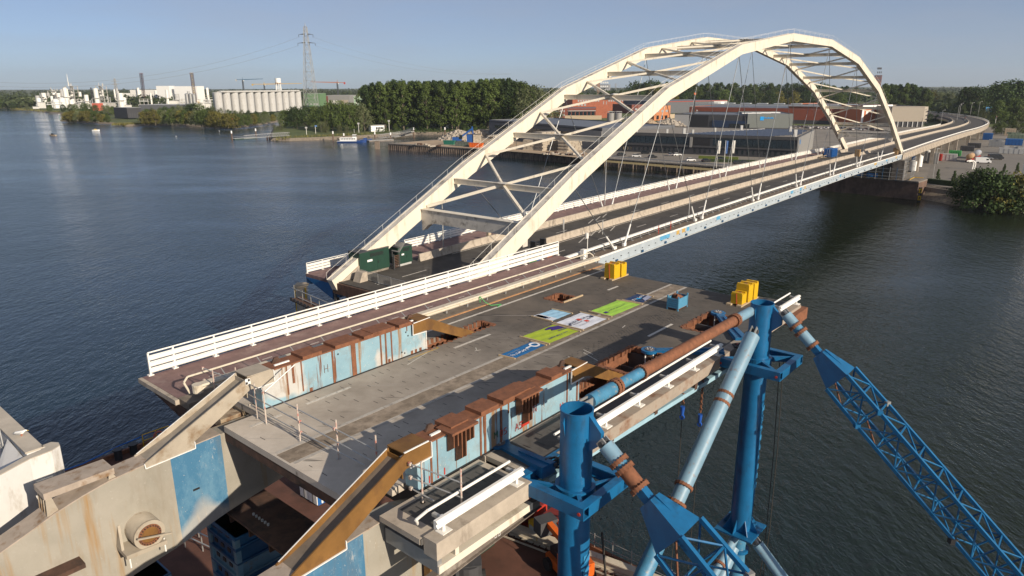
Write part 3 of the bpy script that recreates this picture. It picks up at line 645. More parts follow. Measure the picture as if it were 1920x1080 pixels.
for i in range(0, len(VC)-10):
    for j in range(3):
        p, l, d = vrow(i); q = p + (VC[i+1]-p)*j/3; part(T, 'post', MB().box(q + l*.05 + Vector((0, 0, .5)), (.12, .12, .6)), galv)
T = thing('slatted_railing', 'white slatted railing along the far side of the viaduct start', 'railing', tuple(VC[4] + vrow(4)[1]*23.2))
for z in (.15, .5, .85): part(T, 'slat', vrun([(23.2, z), (23.28, z), (23.28, z+.28), (23.2, z+.28)], 0, 20), whitep)
part(T, 'top_rail', vrun([(23.2, 1.22), (23.28, 1.22), (23.28, 1.3), (23.2, 1.3)], 0, 20), whitep)
for i in range(19):
    p, l, d = vrow(i); part(T, 'post', MB().box(p + l*23.15 + Vector((0, 0, .6)), (.1, .1, 1.2)), whitep)
# far pier
PR = thing('river_pier', 'dark brown masonry river pier under the far end of the arches', 'pier', B(201, -5, 0))
pm = M('pier_masonry', (.15, .095, .07), .9, var=.3, scale=.6, dirt=(.07, .05, .04), dfac=.4, dscale=.5, dsc=(1, 1, .4))
PA, PBq = Vector((109.87,251.24,0.00)), Vector((131.93,228.96,0.00)); pd = (PBq-PA).normalized(); pn = Vector((-pd.y, pd.x, 0))
h = 5.6
part(PR, 'pier_body', MB().box8([PA+Vector((0, 0, -1)), PBq+Vector((0, 0, -1)), PBq+pn*9+Vector((0, 0, -1)), PA+pn*9+Vector((0, 0, -1)), PA+pn*.3+Vector((0, 0, h)), PBq+pn*.3+Vector((0, 0, h)), PBq+pn*9+Vector((0, 0, h)), PA+pn*9+Vector((0, 0, h))]), pm)
part(PR, 'coping', MB().beam(PA+pn*4.6+Vector((0, 0, h+.2)), PBq+pn*4.6+Vector((0, 0, h+.2)), 9.4, .4), concd)
for sx in (-1.5, 17.2): part(PR, 'bearing_pillar', MB().box(B(202, -sx, (zd(202)-1.6+h)/2), (3.4, 3.6, zd(202)-1.6-h), B.rz), concd)
part(PR, 'crosswall', MB().box(B(203, -8, 8.2), (2, 16, 5.4), B.rz), concd)
sc = thing('pier_scaffold', 'blue and grey scaffold standing on the far river pier', 'scaffold', B(199, -6, h+.4))
for i in range(11):
    part(sc, 'standard', MB().tube(B(197.2, -(-4+i*2.1), h+.4), B(197.2, -(-4+i*2.1), h+4.6), .09, 5), [galv, blued][i % 2])
for z in (1.2, 2.4, 3.6): part(sc, 'ledger', MB().tube(B(197.2, 4, h+.4+z), B(197.2, -17, h+.4+z), .08, 5), galv)
part(sc, 'blue_sheet', MB().box(B(197.6, -5.5, h+1.6), (.3, 3.4, 1.2), B.rz), skyblue); part(sc, 'blue_sheet', MB().box(B(197.6, -9.8, h+1.6), (.3, 3.0, 1.0), B.rz), skyblue)
sc2 = thing('tower_scaffold', 'tall grey scaffold tower against the pier below the right arch foot', 'scaffold', B(203, 4, h+.4))
for i in range(4):
    for j in range(2): part(sc2, 'standard', MB().tube(B(199.5+i*1.9, 3.4+j*2.2, h+.4), B(199.5+i*1.9, 3.4+j*2.2, 13.2), .08, 5), galv)
for k in range(5):
    part(sc2, 'ledger', MB().pipe([B(199.5, 3.4, h+1.6+k*1.5), B(205.2, 3.4, h+1.6+k*1.5), B(205.2, 5.6, h+1.6+k*1.5), B(199.5, 5.6, h+1.6+k*1.5)], .06, 5), galv)
part(sc2, 'yellow_rail', MB().pipe([B(197.5, 5.8, h+.9), B(205.5, 5.8, h+.9), B(205.5, 8.5, h+.9)], .12, 5), yellow)
gz = Vector((130.90,225.69,0.00))
gs = thing('water_gauge', 'yellow and black water level gauge board on pier corner', 'gauge', tuple(gz))
part(gs, 'board', MB().b0(gz.x-.55, gz.x+.55, gz.y-.1, gz.y+.1, -.5, 4.6), black)
for i in range(2): part(gs, 'yellow_plate', MB().b0(gz.x-.5, gz.x+.55, gz.y-.16, gz.y-.11, .5+i*2.3, 1.9+i*2.3), yellow); part(gs, 'numeral', MB().b0(gz.x-.15, gz.x+.15, gz.y-.18, gz.y-.165, .8+i*2.3, 1.6+i*2.3), black)
# road signs and lamps out on the viaduct
def lamp(p, h, label, arm=1.5):
    L = thing('street_lamp', label, 'street lamp', p, 'street lamps by the curving road'); a = Vector(p)
    part(L, 'pole', MB().tube(a, a+Vector((0, 0, h)), .14, 6, .09), galv); part(L, 'lamp_arm', MB().tube(a+Vector((0, 0, h)), a+Vector((arm, 0, h+.3)), .07, 5), galv); part(L, 'lamp_head', MB().box(a+Vector((arm, 0, h+.3)), (1, .35, .2)), lgrey)
LP = (((325.28,547.61,5.00), 12.18, 'grey street lamp left of the curving road, nearest the beige hall'), ((340.90,553.92,7.00), 13.86, 'grey street lamp at the inside of the bend, nearer'), ((372.34,602.83,7.00), 13.77, 'grey street lamp at the inside of the bend, farther'),
      ((391.07,618.17,8.00), 12.78, 'grey street lamp in the middle of the bend'), ((410.27,637.64,8.00), 13.17, 'grey street lamp just left of the blue road sign'), ((325.64,570.95,3.70), 13.51, 'grey street lamp beside the beige hall on stilts'), ((447.23,680.82,8.00), 11.63, 'grey street lamp behind the blue road sign'))
for p, h, lb in LP: lamp(p, h, lb)
def sign(p, w, h, z0, m, label, legs=2):
    S = thing('road_sign', label, 'road sign', p); a = Vector(p)
    for i in range(legs): x = (i-.5)*w*.6 if legs > 1 else 0; part(S, 'leg', MB().tube(a+Vector((x, 0, 0)), a+Vector((x, 0, z0)), .12, 6), galv)
    part(S, 'panel', MB().b0(a.x-w/2, a.x+w/2, a.y-.08, a.y+.08, a.z+z0, a.z+z0+h), m); part(S, 'panel_border', MB().b0(a.x-w/2+.3, a.x+w/2-.3, a.y-.1, a.y-.085, a.z+z0+h*.42, a.z+z0+h*.5), whiteb)
    part(S, 'arrow', MB().b0(a.x-w*.3, a.x-w*.2, a.y-.1, a.y-.085, a.z+z0+h*.58, a.z+z0+h*.85), whiteb)
sign((424.74,645.74,9.00), 6.4, 4.2, 3.4, M('motorway_blue', (.02, .27, .62), .5), 'blue motorway direction sign beside the bend')
sign((546.25,932.67,5.00), 5, 3.2, 3, lgrey, 'grey back of a road sign by the trees, left of two')
sign((537.42,893.70,5.00), 6, 4.5, 2.4, lgrey, 'large grey back of a road sign, right of two')
for p, lb in (((335.04,534.76,8.00), 'traffic signal post inside the bend'), ((342.84,512.30,9.50), 'traffic signal post at near edge of the bend')):
    S = thing('traffic_signal', lb, 'traffic signal', p); a = Vector(p); part(S, 'post', MB().tube(a, a+Vector((0, 0, 4.4)), .12, 6), whitep); part(S, 'signal_head', MB().box(a+Vector((0, 0, 4.2)), (.7, .5, 1.9)), black); part(S, 'red_lamp', MB().box(a+Vector((0, -.3, 4.7)), (.3, .1, .3)), red)

# ================================================================== LIFTED BASCULE LEAF (foreground)
F = Frame((-18.25, 35.50, 21.72), R(40.59))
LF = thing('bascule_leaf', 'lifted bridge leaf with grey road deck and rusty light-blue girders', 'bridge section', F(15, 12, -4))
def grid(rects, holes, z0, z1):
    """union of (t0,t1,w0,w1) rectangles minus holes as a slab"""
    ts = sorted({a for r in rects+holes for a in r[:2]}); ws = sorted({a for r in rects+holes for a in r[2:]}); mb = MB()
    ins = lambda t, w: any(r[0] < t < r[1] and r[2] < w < r[3] for r in rects) and not any(h[0] < t < h[1] and h[2] < w < h[3] for h in holes)
    C = [[ins((a+b)/2, (c+d)/2) for c, d in zip(ws, ws[1:])] for a, b in zip(ts, ts[1:])]
    at = lambda i, j: 0 <= i < len(ts)-1 and 0 <= j < len(ws)-1 and C[i][j]
    for i in range(len(ts)-1):
        for j in range(len(ws)-1):
            if not C[i][j]: continue
            a, b, c, d = ts[i], ts[i+1], ws[j], ws[j+1]
            mb.quad(F(a, c, z1), F(b, c, z1), F(b, d, z1), F(a, d, z1)); mb.quad(F(a, c, z0), F(a, d, z0), F(b, d, z0), F(b, c, z0))
            for ok, p, q in ((at(i-1, j), (a, c), (a, d)), (at(i+1, j), (b, c), (b, d)), (at(i, j-1), (a, c), (b, c)), (at(i, j+1), (a, d), (b, d))):
                if not ok: mb.quad(F(*p, z0), F(*q, z0), F(*q, z1), F(*p, z1))
    return mb
def deck_mat():
    """asphalt, dusty and pale towards the sawn end of the leaf, dark where the surfacing is intact"""
    m, n, b = nmat('worn_deck')
    tcn = n.nodes.new('ShaderNodeTexCoord'); mpn = n.nodes.new('ShaderNodeMapping'); mpn.inputs['Rotation'].default_value = (0, 0, -F.rz)
    n.links.new(tcn.outputs['Object'], mpn.inputs[0]); sp = n.nodes.new('ShaderNodeSeparateXYZ'); n.links.new(mpn.outputs[0], sp.inputs[0])
    z = noise(n, .35, 6, .65); ad = n.nodes.new('ShaderNodeMath'); ad.operation = 'MULTIPLY_ADD'; n.links.new(z.outputs[0], ad.inputs[0]); ad.inputs[1].default_value = 9; n.links.new(sp.outputs[0], ad.inputs[2])
    mr = n.nodes.new('ShaderNodeMapRange'); mr.inputs['From Min'].default_value = -13; mr.inputs['From Max'].default_value = 7; mr.inputs['To Min'].default_value = 1; mr.inputs['To Max'].default_value = 0
    n.links.new(ad.outputs[0], mr.inputs[0])
    z2 = noise(n, 1.1, 8, .7); r2 = ramp(n, z2.outputs[0], .3, .75)
    dark = mix(n, r2.outputs[0], (.070, .060, .050), (.118, .100, .083)); pale = mix(n, r2.outputs[0], (.46, .405, .34), (.60, .54, .465))
    c = mix(n, mr.outputs[0], dark, pale)
    z3 = noise(n, .18, 5, .6); r3 = ramp(n, z3.outputs[0], .52, .72); c = mix(n, r3.outputs[0], c, mix(n, .5, c, (.19, .155, .12)))
    z5 = noise(n, .9, 3, .5, (.3, 2.2, 1), -F.rz); r5 = ramp(n, z5.outputs[0], .66, .72); c = mix(n, r5.outputs[0], c, mix(n, .7, c, (.028, .026, .024)))
    z6 = noise(n, 1.3, 2, .5, (.12, 4, 1), .5); r6 = ramp(n, z6.outputs[0], .70, .73); c = mix(n, r6.outputs[0], c, mix(n, .75, c, (.34, .31, .28)))
    n.links.new(c, b.inputs['Base Color']); b.inputs['Roughness'].default_value = .88
    z4 = noise(n, 40, 3, .6); bump(n, b, z4.outputs[0], .3, .01); return m
HOLES = [(10.7, 16.5, 7.25, 8.4), (23.1, 24.8, 7.3, 8.9), (10.85, 15.1, 17.95, 19.2), (15.1, 18.85, 17.1, 19.2), (23.7, 27.7, 17.7, 19.7)]
part(LF, 'road_deck', grid([(-1.7, 32.4, 8.42, 17.2), (.0, 32.4, 5.1, 8.42), (3.9, 33.4, 17.2, 19.2), (-.2, 3.9, 17.2, 18.2)], HOLES, -.3, 0), deck_mat())
lip = MB()
for t0, t1, w0, w1 in HOLES:
    for a, b in (((t0, w0), (t1, w0)), ((t1, w0), (t1, w1)), ((t0, w1), (t1, w1)), ((t0, w0), (t0, w1))):
        n = 14
        for i in range(n):
            p = F(a[0]+(b[0]-a[0])*(i+.5)/n, a[1]+(b[1]-a[1])*(i+.5)/n, -.12); lip.box(p, (.12+random.random()*.16, .12+random.random()*.2, .26+random.random()*.08), F.rz+random.random())
part(LF, 'torn_edge', lip, rust, kind='stuff')
for h in HOLES:    # steel below the openings
    g = MB()
    F.box(g, h[0], h[1], h[3]+.02, h[3]+.06, -1.4, -.31); F.box(g, h[0], h[1], h[2]-.06, h[2]-.02, -1.4, -.31)
    F.box(g, h[1]+.02, h[1]+.06, h[2], h[3], -1.4, -.31)
    part(LF, 'opening_steel', g, rust)
    part(LF, 'opening_shelf', F.box(MB(), h[0], (h[0]*.4+h[1]*.6), h[2]+.15, h[3]-.15, -1.5, -1.35), rustd)
    for i in range(3): part(LF, 'opening_rib', F.box(MB(), h[0]+(i+.6)*(h[1]-h[0])/4, h[0]+(i+.6)*(h[1]-h[0])/4+.08, h[2]+.1, h[3]-.1, -1.34, -.75), dgrey)
part(LF, 'cycle_deck', grid([(-1.7, 34.2, -.05, 4.0)], [], -.22, .02), pathred)
part(LF, 'path_kerb', grid([(-1.7, 34.2, 4.0, 5.1)], [], -.3, .06), M('kerb_grime', (.17, .14, .11), .9, var=.25, scale=2))
part(LF, 'orange_line', F.box(MB(), 3, 33.6, 5.12, 5.24, .004, .05), M('kerb_orange', (.42, .22, .10), .8, var=.25, scale=3))
part(LF, 'walkway_slab', grid([(-1.6, 3.5, 19.22, 21.35), (3.95, 33.4, 19.22, 21.35)], [], -.2, .02), M('grating_deck', (.085, .08, .075), .8, var=.25, scale=2.5))
part(LF, 'walkway_border', grid([(-1.62, -.9, 19.2, 21.3), (-1.62, 3.5, 19.2, 19.45), (3.2, 3.52, 19.2, 21.3), (3.94, 4.3, 19.2, 21.3)], [], -.19, .03), conc)
for i in range(14): part(LF, 'grating_slot', F.box(MB(), -.4+i*.26, -.36+i*.26, 19.75+.25*(i % 2), 20.35+.25*(i % 2), .022, .027), black)
for i in range(46):
    t = 5+i*.6; part(LF, 'grating_slot', F.box(MB(), t, t+.05, 19.5+.3*(i % 3), 19.9+.3*(i % 3), .022, .027), black)
dots = MB()
for i in range(60):
    for j in range(5):
        if random.random() < .8: dots.box(F(15+i*.27 if i < 13 else 18.9+(i-13)*.15, 15.2+j*.35+(.2 if i % 2 else 0), .002), (.09, .05, .008), F.rz)
for i in range(64):
    for w in (9.0, 9.9, 10.8, 11.7, 14.4, 15.3, 16.3):
        if random.random() < .5: dots.box(F(-1.2+i*.5, w+random.uniform(-.03, .03), .002), (.025, .22+random.random()*.2, .008), F.rz)
part(LF, 'drain_holes', dots, black, kind='stuff')
# median strip and lines
part(LF, 'median_joint', F.box(MB(), -1.6, 32.3, 12.55, 13.55, .002, .006), M('joint_dirt', (.20, .16, .12), .95, var=.35, scale=2.5, dirt=(.33, .27, .21), dfac=.4, dscale=1.1))
for w in (12.42, 13.68):
    t = -1.5
    while t < 32:
        e = min(32.3, t+random.uniform(2.5, 6)); part(LF, 'edge_line', F.box(MB(), t, e-.05, w-.1, w+.1, .004, .010), M('deck_line', (.40, .37, .33), .8, var=.2, scale=4, dirt=(.17, .15, .13), dfac=.35, dscale=2)); t = e
part(LF, 'edge_line', F.box(MB(), 7, 32.3, 6.0, 6.18, .004, .010), marking)
for t0, t1, w in ((2.0, 4.6, 9.3), (11.9, 15.0, 9.4), (20.9, 23.9, 17.0), (27.8, 29.2, 9.6), (-1, .6, 9.4)): part(LF, 'lane_dash', F.box(MB(), t0, t1, w-.09, w+.09, .004, .010), marking)
for t, w, l, r in ((12.6, 10.5, .5, .9), (12.5, 10.7, .4, -.3), (21.5, 14.9, .5, .2), (14.8, 16.0, 1.6, 1.2), (15.9, 16.2, 1.4, 1.2), (16.4, 15.7, .9, 1.25), (9.4, 9.0, 2, .25)):
    part(LF, 'scrape_mark', MB().box(F(t, w, .006), (l, .05, .004), F.rz+r), marking)
part(LF, 'cut_line', F.box(MB(), 9, 11.4, 8.66, 8.7, .004, .008), yellow); part(LF, 'cut_line', F.box(MB(), 11.3, 11.35, 8.4, 8.7, .004, .008), yellow)
part(LF, 'timber_rim', F.box(MB(), 23.1, 25.4, 8.95, 9.05, .0, .1), wood)
for i in range(10): part(LF, 'path_dash', F.box(MB(), .6+i*3.1, 1.2+i*3.1, 2.5, 2.56, .022, .026), marking)
part(LF, 'pale_edge', F.box(MB(), -1.9, -1.7, -.1, 4.1, -.25, 0), conc)
# beams under the deck
edgeb = MB(); F.box(edgeb, -1.68, -1.4, 8.4, 17.2, -.75, -.302); part(LF, 'end_trimmer', edgeb, rustd)
for i in range(9):
    t = .6+i*3.6; part(LF, 'floor_beam', F.box(MB(), t, t+.14, .4, 20.8, -1.25, -.305), dgrey)
for w in (2.2, 10.4, 12.2, 14.2, 16): part(LF, 'stringer', F.box(MB(), -1.3, 32, w, w+.16, -.85, -.304), dgrey)
part(LF, 'path_bracket', MB().prism([F(-1.75, 0, -.22), F(-1.75, 5.4, -.32), F(-1.75, 5.4, -1.2)], F.d*.2), rustd)
part(LF, 'kerb_block', F.box(MB(), -1.2, .35, 5.15, 7.1, -.75, -.32), M('rusty_block', (.34, .27, .19), .9, var=.3, scale=1.5, dirt=(.15, .08, .04), dfac=.4, dscale=1.6))
part(LF, 'crumpled_edge', MB().sweep([[F(-.15+i*.08, 6.2+.35*math.sin(i*1.3), -.3-.2*j) for j in range(4)] for i in range(9)], closed=False), conc)
# main girders above the deck
def girder_mat(name, seedz, prime):
    m, n, b = nmat(name)
    base = noise(n, .8, 5, .6); rb = ramp(n, base.outputs[0], .3, .7); c = mix(n, rb.outputs[0], (.185, .315, .39), (.26, .41, .48))
    if prime:
        zp = noise(n, .28, 3, .5); rp_ = ramp(n, zp.outputs[0], .56, .60); c = mix(n, rp_.outputs[0], c, (.46, .46, .44))
    st = noise(n, 1.9, 3, .7, (1, 1, .07)); rs = ramp(n, st.outputs[0], .565, .64); c = mix(n, rs.outputs[0], c, (.27, .165, .085))
    s2 = noise(n, 2.6, 4, .75, (1, 1, .05)); r2 = ramp(n, s2.outputs[0], .615, .645); c = mix(n, r2.outputs[0], c, (.15, .06, .028))
    ch = noise(n, 9, 5, .7); r3 = ramp(n, ch.outputs[0], .64, .67); c = mix(n, r3.outputs[0], c, (.52, .50, .46))
    gr = noise(n, 1.4, 6, .7); rg = ramp(n, gr.outputs[0], .52, .75); c = mix(n, rg.outputs[0], c, mix(n, .45, c, (.20, .13, .08)))
    n.links.new(c, b.inputs['Base Color']); b.inputs['Roughness'].default_value = .6; return m
gmL = girder_mat('girder_paint_left', 0, True); gmR = girder_mat('girder_paint_right', 3, False)
def girder(w0, w1, t0, t1, gm, plates, posts, tag_):
    G = part(LF, 'main_girder', F.box(MB(), t0, t1, w0+.06, w1-.06, .004, 1.80), gm)
    sub = LF.location
    part(G, 'top_flange', F.box(MB(), t0, t1-.6, w0-.03, w1+.03, 1.80, 1.87), rust, sub=sub)
    part(G, 'painted_shadow_gap', F.box(MB(), t0, t1, w0, w1, -.05, .05), black, sub=sub)  # black strip painted in as the shadow gap below the girder
    for a, b, z0, z1, ww in plates: part(G, 'cover_plate', F.box(MB(), a, b, w0-.05, w1+.05+ww, z0, z1), rust, sub=sub)
    side = w1 if True else w0
    for t, z0, dpt, wd in posts: part(G, 'rust_stiffener', F.box(MB(), t, t+wd, side-.058, side-.058+dpt, z0, 1.78), rust, sub=sub)
    return G
GL = girder(7.4, 8.35, .35, 10.7, gmL, [(2.6, 3.7, 1.872, 2.02, 0), (4.5, 6.0, 1.872, 2.02, 0), (6.3, 7.3, 1.872, 2.02, 0), (6.9, 8.4, 1.872, 2.05, 0), (8.7, 9.6, 1.872, 2.02, 0)],
            [(1.7, .3, .02, .06), (2.0, .8, .03, .12), (2.5, .2, .02, .07), (4.3, 0.05, .03, .10), (5.5, .0, .03, .28), (7.4, .05, .03, .09), (7.75, .05, .03, .09), (8.15, .02, .03, .08), (9.3, 1.5, .03, .05)], 'L')
GR = girder(18.3, 19.12, .35, 10.75, gmR, [(2.05, 3.0, 1.872, 2.03, 0), (3.75, 4.8, 1.872, 2.03, 0), (5.1, 6.9, 1.872, 2.05, 0), (6.5, 7.2, 1.872, 2.0, 0), (8.4, 9.2, 1.872, 2.03, 0)],
            [(1.0, .03, .02, .10), (1.35, .2, .02, .05), (3.75, .03, .03, .1), (4.0, .03, .03, .12), (5.0, .03, .03, .12), (5.5, 1.3, .02, .08), (9.7, .03, .02, .1), (10.5, .03, .02, .12)], 'R')
for G, w, tt in ((GR, 19.12, (1.75, 5.85)),):       # rusty lifting brackets that reach over the right flange
    for t in tt:
        part(G, 'bracket_cap', F.box(MB(), t, t+1.45, w-.5, w+.42, 1.875, 1.97), rust, sub=LF.location)
        for dt, ln in ((.12, .55), (.55, 1.15), (1.0, .55)):
            part(G, 'bracket_leg', MB().prism([F(t+dt, w+.0, 1.874), F(t+dt, w+.36, 1.874), F(t+dt, w+.36, 1.874-ln), F(t+dt, w+.0, 1.6-ln)], F.d*.05), rust, sub=LF.location)
            part(G, 'bracket_leg', MB().prism([F(t+dt+.22, w+.0, 1.874), F(t+dt+.22, w+.36, 1.874), F(t+dt+.22, w+.36, 1.874-ln), F(t+dt+.22, w+.0, 1.6-ln)], F.d*.05), rust, sub=LF.location)
def stroke_text(T, name, txt, t, z, w, h, mat, sub):
    """letters of thin bars on the outer girder face: strokes in a 0..1 cell"""
    FONT = {'I': [((.5, 0), (.5, 1))], 'D': [((.2, 0), (.2, 1)), ((.2, 1), (.7, .8)), ((.7, .8), (.7, .2)), ((.7, .2), (.2, 0))], 'O': [((.2, .1), (.2, .9)), ((.2, .9), (.75, .9)), ((.75, .9), (.75, .1)), ((.75, .1), (.2, .1))],
            'N': [((.2, 0), (.2, 1)), ((.2, 1), (.8, 0)), ((.8, 0), (.8, 1))], 'A': [((.1, 0), (.5, 1)), ((.5, 1), (.9, 0)), ((.25, .4), (.75, .4))], 'S': [((.8, .95), (.2, .85)), ((.2, .85), (.2, .55)), ((.2, .55), (.8, .45)), ((.8, .45), (.8, .1)), ((.8, .1), (.2, 0))],
            'M': [((.1, 0), (.1, 1)), ((.1, 1), (.5, .4)), ((.5, .4), (.9, 1)), ((.9, 1), (.9, 0))], 'H': [((.2, 0), (.2, 1)), ((.8, 0), (.8, 1)), ((.2, .5), (.8, .5))], '-': [((.2, .5), (.8, .5))], '0': [((.2, .1), (.2, .9)), ((.2, .9), (.75, .9)), ((.75, .9), (.75, .1)), ((.75, .1), (.2, .1))], '6': [((.7, 1), (.25, .5)), ((.25, .5), (.25, 0)), ((.25, 0), (.75, 0)), ((.75, 0), (.75, .45)), ((.75, .45), (.25, .45))], '9': [((.25, 0), (.7, .5)), ((.7, .5), (.7, 1)), ((.7, 1), (.25, 1)), ((.25, 1), (.25, .55)), ((.25, .55), (.7, .55))], '1': [((.5, 0), (.5, 1))]}
    mb = MB()
    for i, ch in enumerate(txt):
        for a, b in FONT.get(ch, []): mb.beam(F(t+(i+a[0])*h*.8, w, z+a[1]*h), F(t+(i+b[0])*h*.8, w, z+b[1]*h), .01, h*.12, F.r)
    part(T, name, mb, mat, sub=sub)
stroke_text(GR, 'graffiti', 'IDN', 6.55, .72, 19.125, .36, red, LF.location); stroke_text(GR, 'graffiti', 'AS', 5.9, .3, 19.125, .34, red, LF.location)
part(GR, 'red_block', F.box(MB(), 6.4, 6.95, 19.06, 19.072, .28, .6), red, sub=LF.location)
stroke_text(GR, 'graffiti', 'M', 4.55, .5, 19.125, .3, M('green_ink', (.01, .10, .06), .6), LF.location); stroke_text(GR, 'graffiti', '0S', 4.9, .45, 19.125, .3, red, LF.location)
for t in (.9, 1.35, 1.7, 9.2, 9.4): part(GR, 'red_tick', F.box(MB(), t, t+.06, 19.065, 19.075, .1, .4), red, sub=LF.location)
stroke_text(GL, 'mark', 'H', 3.75, .75, 8.30, .42, rust, LF.location)
for t, z in ((9.25, 1.45), (9.4, 1.2), (8.9, .35), (9.1, .25), (4.7, 1.5)): part(GL, 'bolt_hole', MB().tube(F(t, 8.28, z), F(t, 8.30, z), .05, 8), black, sub=LF.location)
for t in (7.9, 9.55, 9.85, 10.2, 2.9): part(GL, 'rust_foot', F.box(MB(), t, t+.16, 8.29, 8.31, .05, .24), rust, sub=LF.location)
part(GL, 'end_plate', F.box(MB(), 10.7, 10.74, 7.42, 8.36, 0, 1.25), whitep, sub=LF.location)
# angled reinforcement arms: channels running from the girder tops down to tail or deck opening
def arm(pts, w0, w1, m, cap, trough=True):
    """pts: centre line (t,z) pairs with depth; two webs, inner plate, cap"""
    T = None; up_ = []; lo = []
    for (t, z, d) in pts: up_.append((t, z)); lo.append((t, z-d))
    prof = up_ + lo[::-1]
    A = part(LF, 'brace_arm', F.prism(MB(), prof, w1-.07, w1+.0), m)
    part(A, 'web_plate', F.prism(MB(), prof, w0, w0+.07), m, sub=LF.location)
    if trough:
        fl = [(t, z-d*.42) for t, z, d in pts]; fl2 = [(t, z-d*.5) for t, z, d in pts]
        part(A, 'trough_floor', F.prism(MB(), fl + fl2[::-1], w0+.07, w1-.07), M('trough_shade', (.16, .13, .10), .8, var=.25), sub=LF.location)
    c0, c1, z = cap
    part(A, 'cap_plate', F.box(MB(), c0, c1, w0-.02, w1+.02, z, z+.05), m, sub=LF.location)
    return A
chalk = M('white_chalk', (.78, .77, .74), .8, var=.08, scale=6)
def chalk_line(A, pts, w, r=.028):
    mb = MB()
    for a, b in zip(pts, pts[1:]): mb.beam(F(a[0], w, a[1]), F(b[0], w, b[1]), .03, r*2.2, F.r)
    part(A, 'chalk_edge', mb, chalk, sub=LF.location)
def near_arm(w0, w1, m, top_):
    up_ = [(.95, 1.90), (-.32, 1.88), (-5.2, -.36)]; lo = [(-5.2, -.56), (-3.1, -.50), (-3.1, -.22), (-2.3, .18), (-.9, .92), (-.27, 1.28), (.95, 1.28)]
    A = part(LF, 'brace_arm', F.prism(MB(), up_+lo, w1-.06, w1), m)
    part(A, 'web_plate', F.prism(MB(), up_+[(-5.2, -.42), (-3.4, -.05), (-.27, 1.3), (.95, 1.3)], w0, w0+.06), m, sub=LF.location)
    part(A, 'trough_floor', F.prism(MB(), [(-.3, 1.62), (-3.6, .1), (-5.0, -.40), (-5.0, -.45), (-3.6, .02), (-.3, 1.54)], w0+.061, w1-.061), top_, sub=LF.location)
    part(A, 'cap_plate', F.box(MB(), -.35, .85, w0-.02, w1+.02, 1.905, 1.955), m, sub=LF.location)
    part(A, 'end_stiffener', F.box(MB(), -.42, -.38, w0+.065, w1-.065, .9, 1.75), m, sub=LF.location)
    chalk_line(A, [(.97, 1.88), (.97, 1.26), (-.1, 1.25)], w1+.02); chalk_line(A, [(-3.08, -.2), (-3.08, -.52), (-5.2, -.58), (-5.22, -.36)], w1+.02); chalk_line(A, [(-.4, 1.84), (-5.1, -.32)], w0+.03, .02)
    return A
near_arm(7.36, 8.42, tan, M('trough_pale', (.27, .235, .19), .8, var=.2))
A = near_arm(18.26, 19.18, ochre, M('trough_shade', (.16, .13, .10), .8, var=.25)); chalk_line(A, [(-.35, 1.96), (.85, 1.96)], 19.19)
A = arm([(9.66, 1.86, .64), (10.66, 1.9, .70), (11.1, 1.78, .66), (13.6, .5, .55), (15.4, -.32, .2)], 7.38, 8.42, ochre, (10.0, 10.95, 1.905), False)
chalk_line(A, [(9.64, 1.84), (9.64, 1.2), (10.66, 1.16)], 8.44); chalk_line(A, [(9.7, 1.88), (10.95, 1.93)], 8.44); part(A, 'floor_plate', F.prism(MB(), [(10.7, 1.7), (13.6, .35), (15.4, -.4), (15.4, -.44), (13.6, .3), (10.7, 1.65)], 7.45, 8.36), ochre, sub=LF.location)
A = arm([(9.9, 1.86, .62), (10.96, 1.9, .68), (11.3, 1.8, .64), (13.9, .5, .55), (15.5, -.32, .2)], 18.26, 19.18, ochre, (10.3, 11.15, 1.905), False)
chalk_line(A, [(9.88, 1.84), (9.88, 1.2), (10.9, 1.22)], 19.2); chalk_line(A, [(9.9, 1.88), (11.15, 1.93)], 19.2); part(A, 'floor_plate', F.prism(MB(), [(11, 1.7), (13.9, .35), (15.5, -.4), (15.5, -.44), (13.9, .3), (11, 1.65)], 18.33, 19.11), ochre, sub=LF.location)
for G, w in ((LF, 7.9), (LF, 18.7)):
    for t in (1.35, 9.9): part(LF, 'lifting_eye', MB().prism([F(t, w-.3, 1.87), F(t+.5, w-.3, 1.87), F(t+.35, w-.3, 2.12), F(t+.15, w-.3, 2.12)], F.r*.1), rustd); part(LF, 'weld_bar', F.box(MB(), t-.1, t+.7, w+.1, w+.2, 1.872, 1.93), chalk)
